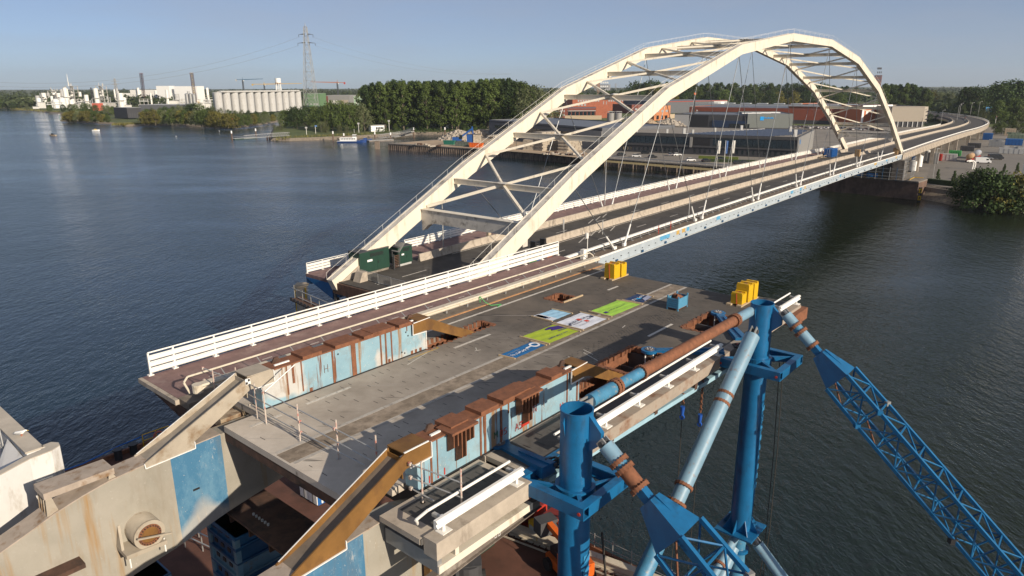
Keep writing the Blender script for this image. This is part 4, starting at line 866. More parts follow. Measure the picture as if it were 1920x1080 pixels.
# tail girders with the trunnion
def tail_mat(name, t_lo, t_hi):
    """weathered cream plate with a blue painted band and brown runs"""
    m, n, b = nmat(name)
    tcn = n.nodes.new('ShaderNodeTexCoord'); mpn = n.nodes.new('ShaderNodeMapping'); mpn.inputs['Rotation'].default_value = (0, 0, -F.rz)
    n.links.new(tcn.outputs['Object'], mpn.inputs[0]); sp = n.nodes.new('ShaderNodeSeparateXYZ'); n.links.new(mpn.outputs[0], sp.inputs[0])
    z = noise(n, .5, 6, .6); rb = ramp(n, z.outputs[0], .3, .7); c = mix(n, rb.outputs[0], (.255, .24, .20), (.345, .32, .272))
    z1 = noise(n, 1.2, 4, .7, (1, 1, .08)); r1 = ramp(n, z1.outputs[0], .54, .70); c = mix(n, r1.outputs[0], c, (.30, .19, .085))
    a1 = n.nodes.new('ShaderNodeMath'); a1.operation = 'GREATER_THAN'; n.links.new(sp.outputs[0], a1.inputs[0]); a1.inputs[1].default_value = t_lo-15
    a2 = n.nodes.new('ShaderNodeMath'); a2.operation = 'LESS_THAN'; n.links.new(sp.outputs[0], a2.inputs[0]); a2.inputs[1].default_value = t_hi-15
    a3 = n.nodes.new('ShaderNodeMath'); a3.operation = 'MULTIPLY'; n.links.new(a1.outputs[0], a3.inputs[0]); n.links.new(a2.outputs[0], a3.inputs[1])
    zw = noise(n, .55, 6, .75, (1, 1, .6)); rw = ramp(n, zw.outputs[0], .47, .62); bl = mix(n, rw.outputs[0], (.045, .155, .27), (.10, .225, .335))
    zk = noise(n, 5, 6, .75, (1, 1, .3)); rk = ramp(n, zk.outputs[0], .56, .66); zq = noise(n, .35, 3, .5); rq = ramp(n, zq.outputs[0], .45, .62)
    mk = n.nodes.new('ShaderNodeMath'); mk.operation = 'MULTIPLY'; n.links.new(rk.outputs[0], mk.inputs[0]); n.links.new(rq.outputs[0], mk.inputs[1]); bl = mix(n, mk.outputs[0], bl, (.44, .45, .44))
    c = mix(n, a3.outputs[0], c, bl)
    zg = noise(n, .7, 6, .7, (1, 1, .25)); rgx = ramp(n, zg.outputs[0], .5, .8); c = mix(n, rgx.outputs[0], c, mix(n, .55, c, (.16, .11, .06)))
    zp2 = noise(n, .22, 2, .5); rp2 = ramp(n, zp2.outputs[0], .54, .60); c = mix(n, rp2.outputs[0], c, mix(n, .5, c, (.56, .47, .36)))
    zs = noise(n, 14, 4, .7); rs = ramp(n, zs.outputs[0], .66, .70); c = mix(n, rs.outputs[0], c, (.50, .48, .44))
    n.links.new(c, b.inputs['Base Color']); b.inputs['Roughness'].default_value = .7; return m
LFO = LF.location
topc = [(-1.9, -.36), (-4.2, -.42), (-5.5, -.46), (-6.6, -.55), (-7.6, -.75), (-8.6, -1.02), (-9.5, -1.36), (-10.6, -1.75), (-13, -2.7), (-16, -4.2)]
botc = [(-16, -9), (-12, -6.9), (-9, -5.85), (-6.2, -5.15), (-4.5, -4.87), (-2, -4.3), (-.5, -4.04), (3, -3.5), (9, -2.6), (9, -.4)]
TL = part(LF, 'tail_girder', F.prism(MB(), topc + botc, 7.45, 8.35), tail_mat('tail_plate_left', -4.15, -1.88))
part(TL, 'tail_flange', MB().sweep([[F(t, 7.36, z), F(t, 8.40, z), F(t, 8.40, z+.05), F(t, 7.36, z+.05)] for t, z in topc]), M('tail_top', (.36, .30, .245), .8, var=.2, dirt=(.2, .12, .06), dfac=.3), sub=LFO)
topr = [(-1.5, -.32), (-3.0, -.36), (-5.0, -.44), (-6.6, -.55), (-8.6, -1.02), (-11, -1.9)]
TR = part(LF, 'tail_girder', F.prism(MB(), topr + [(-11, -6.4), (-9, -5.85), (-6.2, -5.15), (-2, -4.3), (1.0, -3.9), (1.0, -.8), (-.6, -.32)], 18.3, 19.1), tail_mat('tail_plate_right', -5.6, -2.3))
part(TR, 'tail_flange', MB().sweep([[F(t, 18.22, z), F(t, 19.15, z), F(t, 19.15, z+.05), F(t, 18.22, z+.05)] for t, z in topr]), M('tail_top', 0), sub=LFO)
tb = MB(); tb.prism([F(-8.85, 7.3, -.3), F(-6.35, 7.3, -.3), F(-6.35, 7.3, -.04), F(-8.85, 7.3, -.04)], F.r*1.1); part(TL, 'saddle_plate', tb, M('tail_top', 0), sub=LFO)
for i in range(4): part(TL, 'saddle_fin', MB().prism([F(-8.85, 7.38+i*.3, -1.05), F(-8.45, 7.38+i*.3, -.95), F(-8.6, 7.38+i*.3, -.3), F(-8.8, 7.38+i*.3, -.3)], F.r*.05), tan, sub=LFO)
for i in range(4): part(TL, 'saddle_fin', MB().prism([F(-6.6, 7.38+i*.3, -.55), F(-6.3, 7.38+i*.3, -.5), F(-6.4, 7.38+i*.3, -.3), F(-6.55, 7.38+i*.3, -.3)], F.r*.05), tan, sub=LFO)
hc = lambda w: F(-5.75, w, -3.05)
HB_ = part(TL, 'trunnion', MB().tube(hc(8.3), hc(9.25), .62, 28), M('trunnion_paint', (.48, .42, .33), .6, var=.15, dirt=(.22, .12, .05), dfac=.25, dscale=2), smooth=True, sub=LFO)
for r0, r1, w, m in ((.62, .42, 9.3, tan), (.46, .34, 9.33, rust), (.34, .0, 9.28, ochre)):
    part(TL, 'trunnion_ring', MB().ring(hc(9.22), hc(w), r0, max(.01, r1), 28), m, sub=LFO)
for i in range(22):
    a = i*2*math.pi/22; c = hc(9.34) + F.d*.40*math.cos(a) + Vector((0, 0, .40*math.sin(a))); part(TL, 'trunnion_bolt', MB().tube(c, c+F.r*.05, .03, 6), rustd, sub=LFO)
part(TL, 'trunnion_bracket', MB().prism([F(-6.75, 8.36, -3.45), F(-6.75, 9.35, -3.5), F(-5.15, 9.35, -3.62), F(-5.15, 8.36, -3.57)], (0, 0, -.18)), tan, sub=LFO)
part(TL, 'bracket_leg', MB().prism([F(-6.75, 8.4, -3.5), F(-6.75, 8.9, -3.5), F(-6.6, 8.4, -2.6)], F.d*.1), tan, sub=LFO)
part(TL, 'strap', MB().beam(F(-6.3, 9.5, -2.9), F(-5.0, 9.55, -3.25), .08, .06), tan, sub=LFO)
for t, z in ((-6.6, -3.75), (-5.2, -3.75)): part(TL, 'bracket_bolt', MB().tube(F(t, 9.2, z+.2), F(t, 9.2, z-.45), .03, 6), whiteb, sub=LFO)
part(TL, 'slot', F.box(MB(), -3.4, -3.1, 8.352, 8.356, -2.55, -2.45), black, sub=LFO)
# right-hand edge: parapet beam, stringers, outrigger brackets
part(LF, 'edge_beam', F.box(MB(), -1.5, 3.5, 21.36, 22.0, -.55, .12), conc); part(LF, 'edge_beam', F.box(MB(), 5.9, 33.0, 21.36, 21.95, -.5, .1), M('rusty_edge', (.32, .27, .22), .85, var=.2, scale=1, dirt=(.17, .085, .045), dfac=.45, dscale=1.0))
part(LF, 'cream_stringer', F.box(MB(), -1.4, 3.6, 21.7, 21.98, -1.15, -.86), cream); part(LF, 'stringer_post', F.box(MB(), -.6, -.42, 21.75, 21.95, -.86, -.55), cream)
part(LF, 'cross_bracket', F.box(MB(), -1.4, -1.2, 19.2, 21.9, -1.15, -.55), grey)
ib = M('mill_steel', (.15, .125, .105), .75, var=.25, scale=1.2, dirt=(.30, .26, .22), dfac=.3, dscale=2)
I6 = part(LF, 'outrigger_beam', MB().beam(F(-2.6, 21.5, -1.75), F(4.6, 21.5, -1.45), .08, .42), ib); part(I6, 'beam_flange', MB().beam(F(-2.6, 21.5, -1.53), F(4.6, 21.5, -1.23), .3, .04), ib, sub=LFO); part(I6, 'beam_flange', MB().beam(F(-2.6, 21.5, -1.97), F(4.6, 21.5, -1.67), .3, .04), ib, sub=LFO)
stroke_text(I6, 'stencil', '-06', 1.6, -1.72, 21.545, .26, whiteb, LFO)
part(LF, 'corner_post', F.box(MB(), .3, .6, 19.25, 19.6, -3.9, -.35), ochre); part(LF, 'corner_post', F.box(MB(), .75, 1.15, 19.3, 19.75, -3.9, -.4), ib)
part(LF, 'chalk_bar', MB().tube(F(-1.2, 21.6, -1.2), F(.4, 21.6, -1.0), .04, 6), chalk)
part(LF, 'blue_stringer', MB().beam(F(5, 21.55, -.68), F(26, 21.55, -1.42), .26, .24), M('pale_blue_paint', (.30, .47, .56), .5, var=.1))
for t in (9.5, 13.5, 17.8, 22): part(LF, 'stringer_hanger', F.box(MB(), t, t+.3, 21.3, 21.7, -.5-.035*t, -.4), rustd)
part(LF, 'far_corner', F.box(MB(), 31.0, 33.4, 21.36, 22.3, -.9, -.1), rust)
for i in range(8): part(LF, 'bracket', MB().prism([F(5.5+i*3.6, 19.3, -.25), F(5.5+i*3.6, 21.8, -.3), F(5.5+i*3.6, 19.3, -1.2)], F.d*.1), rustd)
# ---- railings of the leaf
T = thing('slatted_railing', 'long white slatted railing on the cycle path of the lifted leaf', 'railing', F(16, 0, 0)); T['rz'] = F.rz
slat_railing(T, lambda i: F(-1.3 if i == 0 else (i-1)*2.29, 0.03, .02), 17, tuple(F.r)); del T['rz']
G = thing('guide_rail', 'beige guardrail with tube handrail between cycle path and road of the leaf', 'guardrail', F(16, 4.3, 0))
bei = M('beige_paint', (.56, .50, .40), .6, var=.08, dirt=(.3, .25, .18), dfac=.2)
for a, b in ((-1.15, 33.6),): part(G, 'handrail', MB().pipe([F(-1.2, 4.25, .2), F(-1.35, 4.05, .75), F(-1.1, 3.95, .95), F(b, 3.95, .95), F(b+.35, 4.05, .7), F(b+.3, 4.3, .2)], .055, 8), bei)
part(G, 'rail_beam', MB().sweep([[F(t, w, z) for w, z in ((4.5, .42), (4.92, .42), (4.98, .5), (4.9, .58), (4.98, .66), (4.92, .74), (4.5, .74))] for t in (-1.0, 10, 20, 33.7)]), bei)
part(G, 'rail_nose', MB().tube(F(-1.0, 4.72, .34), F(-1.0, 4.72, .75), .26, 14), bei)
for i in range(18): part(G, 'post', F.box(MB(), i*2, i*2+.1, 4.45, 4.56, .05, .45), galv)
for i in range(17): part(G, 'rail_bracket', MB().tube(F(.6+i*2, 4.5, .6), F(.6+i*2, 3.96, .93), .03, 6), galv)
def near_guard(t0, t1, label, loop):
    g = thing('guardrail', label, 'guardrail', F((t0+t1)/2, 21.7, 0))
    part(g, 'rail_beam', MB().sweep([[F(t, w, z) for w, z in ((21.62, .40), (21.74, .40), (21.82, .46), (21.74, .53), (21.74, .58), (21.82, .65), (21.74, .72), (21.62, .72))] for t in (t0, t1)]), whitep)
    n = max(2, int((t1-t0)/2.2))
    for i in range(n):
        t = t0+.35+i*(t1-t0-.7)/(n-1); part(g, 'post', F.box(MB(), t, t+.12, 21.55, 21.68, .1, .7), whitep); part(g, 'post_foot', F.box(MB(), t-.15, t+.3, 21.45, 21.85, .1, .14), whitep)
        part(g, 'rail_bracket', F.box(MB(), t, t+.14, 21.15, 21.6, .5, .62), galv)
    part(g, 'handrail', MB().pipe(([F(t0+.1, 20.7, .12), F(t0-.1, 20.85, .45)] if loop else []) + [F(t0+.25, 21.05, .72), F(t1, 21.05, .72)], .055, 8), whitep)
    return g
near_guard(-1.25, 3.3, 'short white guardrail on the near stub of the right walkway', True)
near_guard(5.9, 20.8, 'long white guardrail on right walkway between the two blue columns', False)
near_guard(29.6, 33.2, 'short white guardrail at far right corner of the leaf', False)
# ---- scaffold-tube barriers
rw = M('red_white_tube', (.50, .44, .38), .6, var=.1, scale=1, dirt=(.45, .07, .05), dfac=.45, dscale=3.5, dsc=(1, 1, 1.2))
def tube_barrier(label, posts, rails, hz):
    s = thing('tube_barrier', label, 'barrier', F(posts[0][0], posts[0][1], 0))
    for (t, w) in posts:
        p = part(s, 'post', MB().tube(F(t, w, .01), F(t, w, hz), .035, 8), rw); part(s, 'base_plate', MB().box(F(t, w, .01), (.16, .16, .02), F.rz), galv)
    for a, b in rails: part(s, 'rail', MB().tube(F(*a), F(*b), .028, 6), galv); part(s, 'coupler', MB().box(F(*a), (.11, .11, .12), F.rz), rw)
tube_barrier('scaffold-tube barrier across the pale sawn end of the road deck', [(-.3, 8.88), (-.33, 9.67), (-.27, 12.25), (-.1, 14.75), (.1, 17.0)],
             [((-.33, 8.0, 1.62), (-.2, 14.75, 1.40)), ((-.2, 14.75, 1.40), (.1, 17.1, 1.1)), ((-.33, 8.05, 1.05), (-.25, 12.3, .93)), ((-.25, 12.3, .93), (-.1, 17.0, .72)), ((-.3, 8.3, .5), (-.25, 12.3, .42)), ((-.25, 12.3, .42), (-.1, 16.5, .35)), ((-.33, 9.67, 1.5), (1.4, 9.6, 2.3))], 1.75)
tube_barrier('scaffold-tube barrier on the right walkway stub', [(-.05, 19.75), (.5, 21.2)], [((-.2, 19.3, 1.5), (.52, 21.25, 1.15)), ((-.2, 19.3, .95), (.52, 21.25, .55)), ((-.2, 19.3, .5), (-.0, 20.3, .3))], 1.7)
tube_barrier('scaffold-tube posts on the cycle path edge beside the pale arm', [(-.5, 5.4), (.4, 5.9)], [((-.5, 4.4, 1.35), (.2, 6.6, 1.0)), ((-.5, 4.4, .7), (.2, 6.6, .4))], 1.5)
# ---- target plate
tg = thing('survey_target', 'small black and white survey target on the pale arm', 'target', F(-.36, 8.46, 1.75))
part(tg, 'plate', F.box(MB(), -.48, -.24, 8.44, 8.47, 1.58, 1.86), whiteb)
for a, b in ((0, 0), (1, 1)): part(tg, 'black_square', F.box(MB(), -.47+a*.11, -.37+a*.11, 8.472, 8.476, 1.6+b*.12, 1.72+b*.12), black)
solo('green_hose', MB().pipe([F(18.6, 5.2, .35), F(18.8, 5.0, .7), F(19.0, 5.3, .3), F(19.3, 5.6, .05), F(20.0, 5.9, .03), F(19.4, 6.1, .03)], .03, 6), greenb, 'thin bright green rope hanging over the beige guardrail', 'rope')
# ---- banners (printed flat cloths with timber battens)
def banner(label, c, base, art):
    """c: four corners (t,w): near-left, near-right, far-right, far-left; art: list of (u0,u1,v0,v1,material)"""
    b = thing('banner', label, 'banner', F((c[0][0]+c[2][0])/2, (c[0][1]+c[2][1])/2, .02), 'printed banners laid on the deck')
    P_ = lambda u, v, z: F(*[(c[0][k]*(1-u)+c[1][k]*u)*(1-v) + (c[3][k]*(1-u)+c[2][k]*u)*v for k in (0, 1)], z)
    mb = MB(); n = 10
    zz = lambda i, j: .03 + .018*math.sin(i*1.7+j*.9)*math.sin(j*1.3)
    for i in range(n):
        for j in range(n): mb.quad(P_(i/n, j/n, zz(i, j)), P_((i+1)/n, j/n, zz(i+1, j)), P_((i+1)/n, (j+1)/n, zz(i+1, j+1)), P_(i/n, (j+1)/n, zz(i, j+1)))
    part(b, 'cloth', mb, base, smooth=True)
    for k, q in enumerate(art):
        u0, u1, v0, v1, m = q; part(b, 'print', MB().quad(P_(u0, v0, .054), P_(u1, v0, .054), P_(u1, v1, .054), P_(u0, v1, .054)), m)
    for v in (0, 1): part(b, 'batten', MB().beam(P_(-.06, v, .04), P_(1.06, v, .04), .10, .07), wood)
    return b, P_
def glyphs(b, P_, u0, u1, v0, v1, n, m, seed):
    """a line of lettering too small to read: one pair of bars per letter"""
    rng = random.Random(seed); mb = MB(); dv = (v1-v0)/n
    for k in range(n):
        a = v0+k*dv; du = u1-u0
        for q in range(3):
            x = a+dv*rng.uniform(.05, .6); y = u0+du*rng.choice((0, .35, .65)); w, h = (dv*.22, du*rng.uniform(.5, 1)) if q < 2 else (dv*.7, du*.22)
            mb.quad(P_(y, x, .058+q*.002), P_(min(u1, y+h), x, .058+q*.002), P_(min(u1, y+h), x+w, .058+q*.002), P_(y, x+w, .058+q*.002))
    part(b, 'lettering', mb, m)
nav = M('print_navy', (.008, .018, .07), .6); pur = M('print_purple', (.04, .015, .17), .6)
c1 = M('banner_sky', (.32, .55, .72), .55, var=.05); c2 = M('banner_white', (.66, .68, .74), .55, var=.05); c3 = M('banner_lime', (.36, .46, .02), .55, var=.05); c4 = M('banner_green', (.33, .58, .06), .55, var=.05); c5 = M('banner_blue', (.008, .12, .32), .55, var=.05); c6 = M('banner_navy', (.012, .035, .11), .55, var=.05)

wht = M('print_white', (.75, .76, .78), .6); rdp = M('print_red', (.62, .06, .03), .6); cyn = M('print_cyan', (.02, .36, .70), .6)
b, p = banner('pale blue banner with white lower edge, lying apart from the others', [(19.29, 9.27), (19.32, 10.8), (21.51, 10.83), (21.42, 9.34)], c1, [(.0, 1, .02, .3, c2), (.05, .62, .06, .24, nav)])
glyphs(b, p, .5, .75, .06, .26, 3, nav, 1)
b, p = banner('white banner with dark lettering and red crosses', [(19.14, 11.25), (19.22, 13.27), (22.07, 13.29), (22.09, 11.22)], c2, [(.30, .46, .48, .58, rdp), (.56, .70, .52, .62, rdp), (.42, .54, .06, .14, nav), (.42, .56, .86, .94, nav)])
glyphs(b, p, .36, .48, .12, .46, 6, nav, 2); glyphs(b, p, .36, .46, .60, .86, 5, nav, 3); glyphs(b, p, .52, .6, .14, .50, 8, nav, 4); glyphs(b, p, .52, .6, .64, .88, 5, nav, 5); glyphs(b, p, .72, .78, .2, .6, 9, lgrey, 6)
b, p = banner('yellow-green banner with large purple bird-shaped emblem', [(15.81, 11.22), (15.92, 13.17), (18.94, 13.27), (18.89, 11.3)], c3, [])
part(b, 'emblem', MB().quad(p(.12, .62, .057), p(.2, .60, .057), p(.26, .72, .057), p(.36, .66, .057), p(.40, .74, .057), p(.5, .96, .057), p(.22, .98, .057), p(.08, .80, .057)), pur)
part(b, 'emblem_tail', MB().quad(p(.50, .72, .057), p(.54, .73, .057), p(.58, .97, .057), p(.53, .97, .057)), pur)
glyphs(b, p, .74, .83, .2, .62, 9, pur, 7); glyphs(b, p, .74, .80, .68, .82, 3, pur, 8)
b, p = banner('bright green banner with thin lettering beyond the white banner', [(22.61, 11.55), (22.6, 13.21), (26.27, 13.32), (26.05, 11.58)], c4, [(.5, .66, .10, .19, pur)])
glyphs(b, p, .52, .60, .22, .72, 16, nav, 9); glyphs(b, p, .5, .54, .76, .82, 2, nav, 10)
b, p = banner('blue banner with white lettering nearest the sawn end', [(12.7, 12.22), (12.84, 13.18), (15.68, 13.19), (15.61, 12.18)], c5, [(.42, .56, .60, .74, wht)])
glyphs(b, p, .50, .74, .06, .60, 9, wht, 11); glyphs(b, p, .28, .36, .06, .46, 12, lgrey, 12)
part(b, 'round_logo', MB().ring(p(.5, .86, .055), p(.5, .86, .062), .34, .2, 20), wht)
b, p = banner('dark navy banner at far end of the row, corner folded over', [(26.29, 11.87), (26.44, 13.29), (28.42, 13.0), (28.32, 11.81)], c6, [(.42, .56, .36, .48, cyn), (.56, .62, .40, .62, cyn)])
glyphs(b, p, .36, .56, .08, .34, 3, wht, 13); glyphs(b, p, .36, .56, .5, .92, 5, wht, 14)
part(b, 'folded_corner', MB().quad(p(.72, .5, .07), p(1.0, .3, .06), p(1.02, .9, .06), p(.7, .98, .07)), M('banner_back', (.30, .32, .42), .6))
# ---- yellow test weights and steel crate
def weight(t, w, lt, lw, h, z, label, strap=False):
    c = thing('test_weight', label, 'weight', F(t, w, z), 'yellow steel weights', F.rz)
    part(c, 'block', MB().b0(0, lt, -lw, 0, 0, h), yellow, local=True)
    part(c, 'top_slot', MB().b0(lt*.1, lt*.9, -lw*.62, -lw*.38, h, h+.04), rust, local=True)
    for x in (.0, 1): part(c, 'top_lug', MB().b0(x*(lt-.18), x*(lt-.18)+.18, -lw+.03, -.03, h, h+.09), yellow, local=True)
    if strap: part(c, 'red_strap', MB().pipe([(-.02, -lw*.55, 0), (-.02, -lw*.45, h+.02), (lt*.5, -lw*.4, h+.1)], .025, 5), red, local=True)
    return c
weight(30.35, 7.6, .85, .9, 1.1, .1, 'front yellow weight beside the water at the deck end, with red strap', True)
weight(31.25, 7.75, .75, .85, 1.0, .1, 'rear yellow weight of the pair at the left deck corner')
weight(30.3, 18.05, .75, .8, .72, .1, 'small front yellow weight of the right-hand group, with red strap', True)
weight(31.1, 18.05, .8, .9, 1.2, .1, 'tall middle yellow weight of the right-hand group')
weight(31.95, 18.15, .7, .85, 1.15, .1, 'rear yellow weight of the right-hand group')
for t, w, l, lb in ((30.1, 7.4, 2.4, 'timber planks under the left pair of yellow weights'), (30.0, 17.85, 3.0, 'timber planks under the right group of yellow weights')):
    q = thing('bearing_timber', lb, 'timber', F(t, w, 0))
    for k in range(2): part(q, 'plank', F.box(MB(), t, t+l, w+k*.75, w+k*.75+.35, .01, .12), wood)
cr = thing('steel_crate', 'blue steel crate full of rusty chain on the road deck', 'crate', F(26.5, 15.2, 0), None, F.rz)
for a in ((0, 1.35, -.04, 0), (0, 1.35, -.84, -.8), (0, .04, -.8, -.04), (1.31, 1.35, -.8, -.04)): part(cr, 'side_panel', MB().b0(*a, .15, .85), M('crate_blue', (.07, .24, .38), .5, var=.12, dirt=(.2, .12, .08), dfac=.15, dscale=6), local=True)
for i in range(5): part(cr, 'rib', MB().b0(-.03, 0, -.84, 0, .2+i*.14, .24+i*.14), M('crate_blue', 0), local=True)
for x in (0, 1.29):
    for y in (-.84, -.06): part(cr, 'leg', MB().b0(x-.02, x+.08, y, y+.08, 0, 1.0), M('crate_blue', 0), local=True)
part(cr, 'floor', MB().b0(0, 1.35, -.84, 0, .12, .15), rust, local=True)
for i in range(16): part(cr, 'chain_link', MB().ring((.3+random.random()*.8, -.7+random.random()*.55, .55+random.random()*.3), (.33+random.random()*.8, -.66+random.random()*.55, .62+random.random()*.3), .14, .08, 10), rust, local=True)

# ================================================================== BARGE AND LIFTING GEAR
ZB = -17.0   # barge deck below the leaf deck
BG = thing('barge', 'large rust-red deck barge lying under the lifted leaf', 'barge', F(-4, 3, -21.7))
part(BG, 'deck', F.box(MB(), -34, 21.3, -26.6, 31, ZB-.3, ZB), bargefl); part(BG, 'hull', F.box(MB(), -34.05, 21.25, -26.55, 30.95, -22.6, ZB-.302), rustd)
part(BG, 'sponson', F.box(MB(), 21.3, 24.4, 20.6, 27, -22.4, ZB-.5), rustd)
for a in ((21.05, 21.3, -26.6, 31), (-34, 21.3, -26.6, -26.3)): part(BG, 'bulwark', F.box(MB(), *a, ZB, ZB+.35), rust)
sm = MB().tube((0, 0, 0), (0, 0, 1.15), .035, 6).mesh('stanchion', galv)
for i in range(12):
    o = bpy.data.objects.new('stanchion', sm); COL.objects.link(o); o.parent = BG; o.location = F(21.15, 3+i*1.5, ZB+.3)-BG.location
for z in (.75, 1.3): part(BG, 'guard_wire', MB().tube(F(21.15, 3, ZB+z), F(21.15, 20, ZB+z), .02, 5), galv)
for t, lb in ((4.6, 'nearer black bollard on the far left barge edge'), (5.9, 'farther black bollard on the far left barge edge')):
    solo('bollard', MB().tube(F(t, -25.7, ZB), F(t, -25.7, ZB+.9), .32, 14).tube(F(t, -25.7, ZB+.9), F(t, -25.7, ZB+1.0), .42, 14), black, lb, 'bollard', smooth=True)
yr = thing('yellow_railing', 'yellow tube railing on the left barge edge beyond the pale arm', 'railing', F(8, -26.3, ZB))
for t in (7, 8.2, 9.4): part(yr, 'post', MB().tube(F(t, -26.3, ZB), F(t, -26.3, ZB+1.2), .05, 6), yellow)
for z in (.6, 1.2): part(yr, 'rail', MB().tube(F(7, -26.3, ZB+z), F(9.4, -26.3, ZB+z), .05, 6), yellow)
lr = MB()
for i in range(18):
    a, b = i*math.pi/9, (i+1)*math.pi/9; c = F(8.3, -26.1, ZB+.7); lr.tube(c + F.d*.38*math.cos(a)+Vector((0, 0, .38*math.sin(a))), c + F.d*.38*math.cos(b)+Vector((0, 0, .38*math.sin(b))), .09, 6)
solo('life_ring', lr, M('ring_red', (.45, .12, .08), .6), 'faded red life ring hanging on the yellow railing', 'life ring')
solo('blue_mooring_rope', MB().pipe([F(-2, -26.2, ZB+.6), F(2, -26.3, ZB+.5), F(5, -26.4, ZB+.9), F(9.8, -26.6, ZB+1.1)], .06, 6), ropeblue, 'blue rope stretched along the left barge edge', 'rope')
# ---- stacked support towers
def stack(t0, t1, w0, w1, z1, label):
    S = thing('support_stack', label, 'support stack', F((t0+t1)/2, (w0+w1)/2, ZB)); z = ZB; i = 0
    while z < z1-.3:
        e = min(z+.8, z1); m = [blued, M('stack_blue', (.010, .085, .20), .5, var=.2, dirt=(.06, .05, .04), dfac=.25, dscale=1.5), M('stack_pale', (.10, .20, .27), .5, var=.2, dirt=(.15, .09, .06), dfac=.25)][[0, 1, 0, 1, 2, 0, 1, 1][i % 8]]
        b = part(S, 'stack_block', F.box(MB(), t0+.12, t1-.12, w0+.12, w1-.12, z+.02, e-.02), m)
        fl = MB(); F.box(fl, t0, t1, w0, w1, z+.01, z+.09); F.box(fl, t0, t1, w0, w1, e-.10, e-.02); part(b, 'block_flange', fl, m, sub=S.location)
        cp = MB()
        for a in (t0, t1-.25):
            for c in (w0, w1-.25): F.box(cp, a, a+.25, c, c+.25, z+.09, e-.10)
        part(b, 'corner_post', cp, M('stack_pale', 0), sub=S.location)
        pk = MB()
        for k in range(3): F.box(pk, t0+.5+k*.6, t0+.75+k*.6, w0+.08, w0+.125, z+.3, z+.5); F.box(pk, t0+.08, t0+.125, w0+.5+k*.6, w0+.75+k*.6, z+.3, z+.5)
        part(b, 'pocket', pk, black, sub=S.location)
        z = e; i += 1
    return S
stack(-2.3, .4, 6.6, 9.3, -5.2, 'tall stack of dark blue support frames under left tail girder')
stack(-2.6, -.2, 10.6, 13.2, -7.0, 'lower blue support stack with olive top beside the tall one')
stack(-2.3, .4, 17.4, 20.1, -5.2, 'tall blue support stack under the right tail girder')
S = stack(-2.2, -.4, -6.6, -4.0, ZB+2.2, 'low pale blue frame standing on the barge left of the stacks')
sp = thing('spreader_beam', 'dark rusty spreader beam lying across the support stacks', 'beam', F(-.8, 13, -5.1))
part(sp, 'web', F.box(MB(), -1.5, -1.3, 7, 19.6, -5.15, -4.6), rustd); part(sp, 'web', F.box(MB(), -.3, -.1, 7, 19.6, -5.15, -4.6), rustd); part(sp, 'top_plate', F.box(MB(), -1.9, .3, 7, 19.6, -4.6, -4.5), rustd)
for i in range(7): part(sp, 'stiffener', F.box(MB(), -1.8, .2, 8+i*1.7, 8.1+i*1.7, -5.1, -4.6), rustd)
for i in range(6): part(sp, 'bolt_head', MB().tube(F(-1.2, 9.2+i*.25, -4.5), F(-1.2, 9.2+i*.25, -4.4), .06, 6), lgrey)
cn = thing('site_container', 'white and blue site container on the barge under the road deck', 'container', F(11.7, -6, ZB), None, F.rz)
part(cn, 'shell', MB().b0(0, 6, 0, 2.4, .1, 2.6), M('container_blue', (.012, .10, .32), .5), local=True); part(cn, 'roof', MB().b0(-.05, 6.05, -.05, 2.45, 2.6, 2.7), M('roof_blue', (.06, .16, .32), .45), local=True)
for i in range(13): part(cn, 'roof_rib', MB().b0(.2+i*.45, .32+i*.45, .05, 2.35, 2.7, 2.75), M('roof_blue', 0), local=True)
for y in (.05, 1.22): part(cn, 'door', MB().b0(-.06, -.0, y, y+1.13, .15, 2.5), whitep, local=True); part(cn, 'lock_rod', MB().tube((-.1, y+.5, .2), (-.1, y+.5, 2.4), .03, 6), black, local=True)
for i in range(9): part(cn, 'side_rib', MB().b0(.3+i*.6, .45+i*.6, -.05, 0, .2, 2.5), whitep, local=True)
cbm = thing('steel_beam', 'long cream steel beam lying on the barge deck', 'beam', F(19.6, 11, ZB))
part(cbm, 'flange', MB().beam(F(18.5, 5.2, ZB+.75), F(20.7, 19, ZB+.75), .55, .08), bei); part(cbm, 'flange', MB().beam(F(18.5, 5.2, ZB+.06), F(20.7, 19, ZB+.06), .55, .08), bei); part(cbm, 'web', MB().beam(F(18.5, 5.2, ZB+.4), F(20.7, 19, ZB+.4), .1, .62), bei)
gw = thing('grating_walkway', 'narrow grating walkway beside the cream beam on the barge', 'walkway', F(18.9, 10, ZB))
for o in (0, .5): part(gw, 'edge_bar', MB().beam(F(17.8+o, 5.4, ZB+.12), F(19.8+o, 18, ZB+.12), .06, .12), bei)
for i in range(24): part(gw, 'grating_bar', MB().beam(F(17.85+i*.083, 5.6+i*.52, ZB+.1), F(18.3+i*.083, 5.6+i*.52, ZB+.1), .05, .06), rustd)
yg = thing('welding_set', 'yellow welding generator on the barge beside blue column', 'generator', F(20.1, 9.6, ZB), None, F.rz-.3)
part(yg, 'body', MB().b0(-.8, .8, -.55, .55, .2, 1.35), yellow, local=True); part(yg, 'lid', MB().b0(-.5, .5, -.15, .15, 1.35, 1.45), dgrey, local=True); part(yg, 'control_panel', MB().b0(-.84, -.8, -.4, .4, .4, 1.1), lgrey, local=True); part(yg, 'skid', MB().b0(-.8, .8, -.5, .5, 0, .2), black, local=True); part(yg, 'vent', MB().b0(-.3, .4, -.58, -.55, .4, .7), dgrey, local=True)
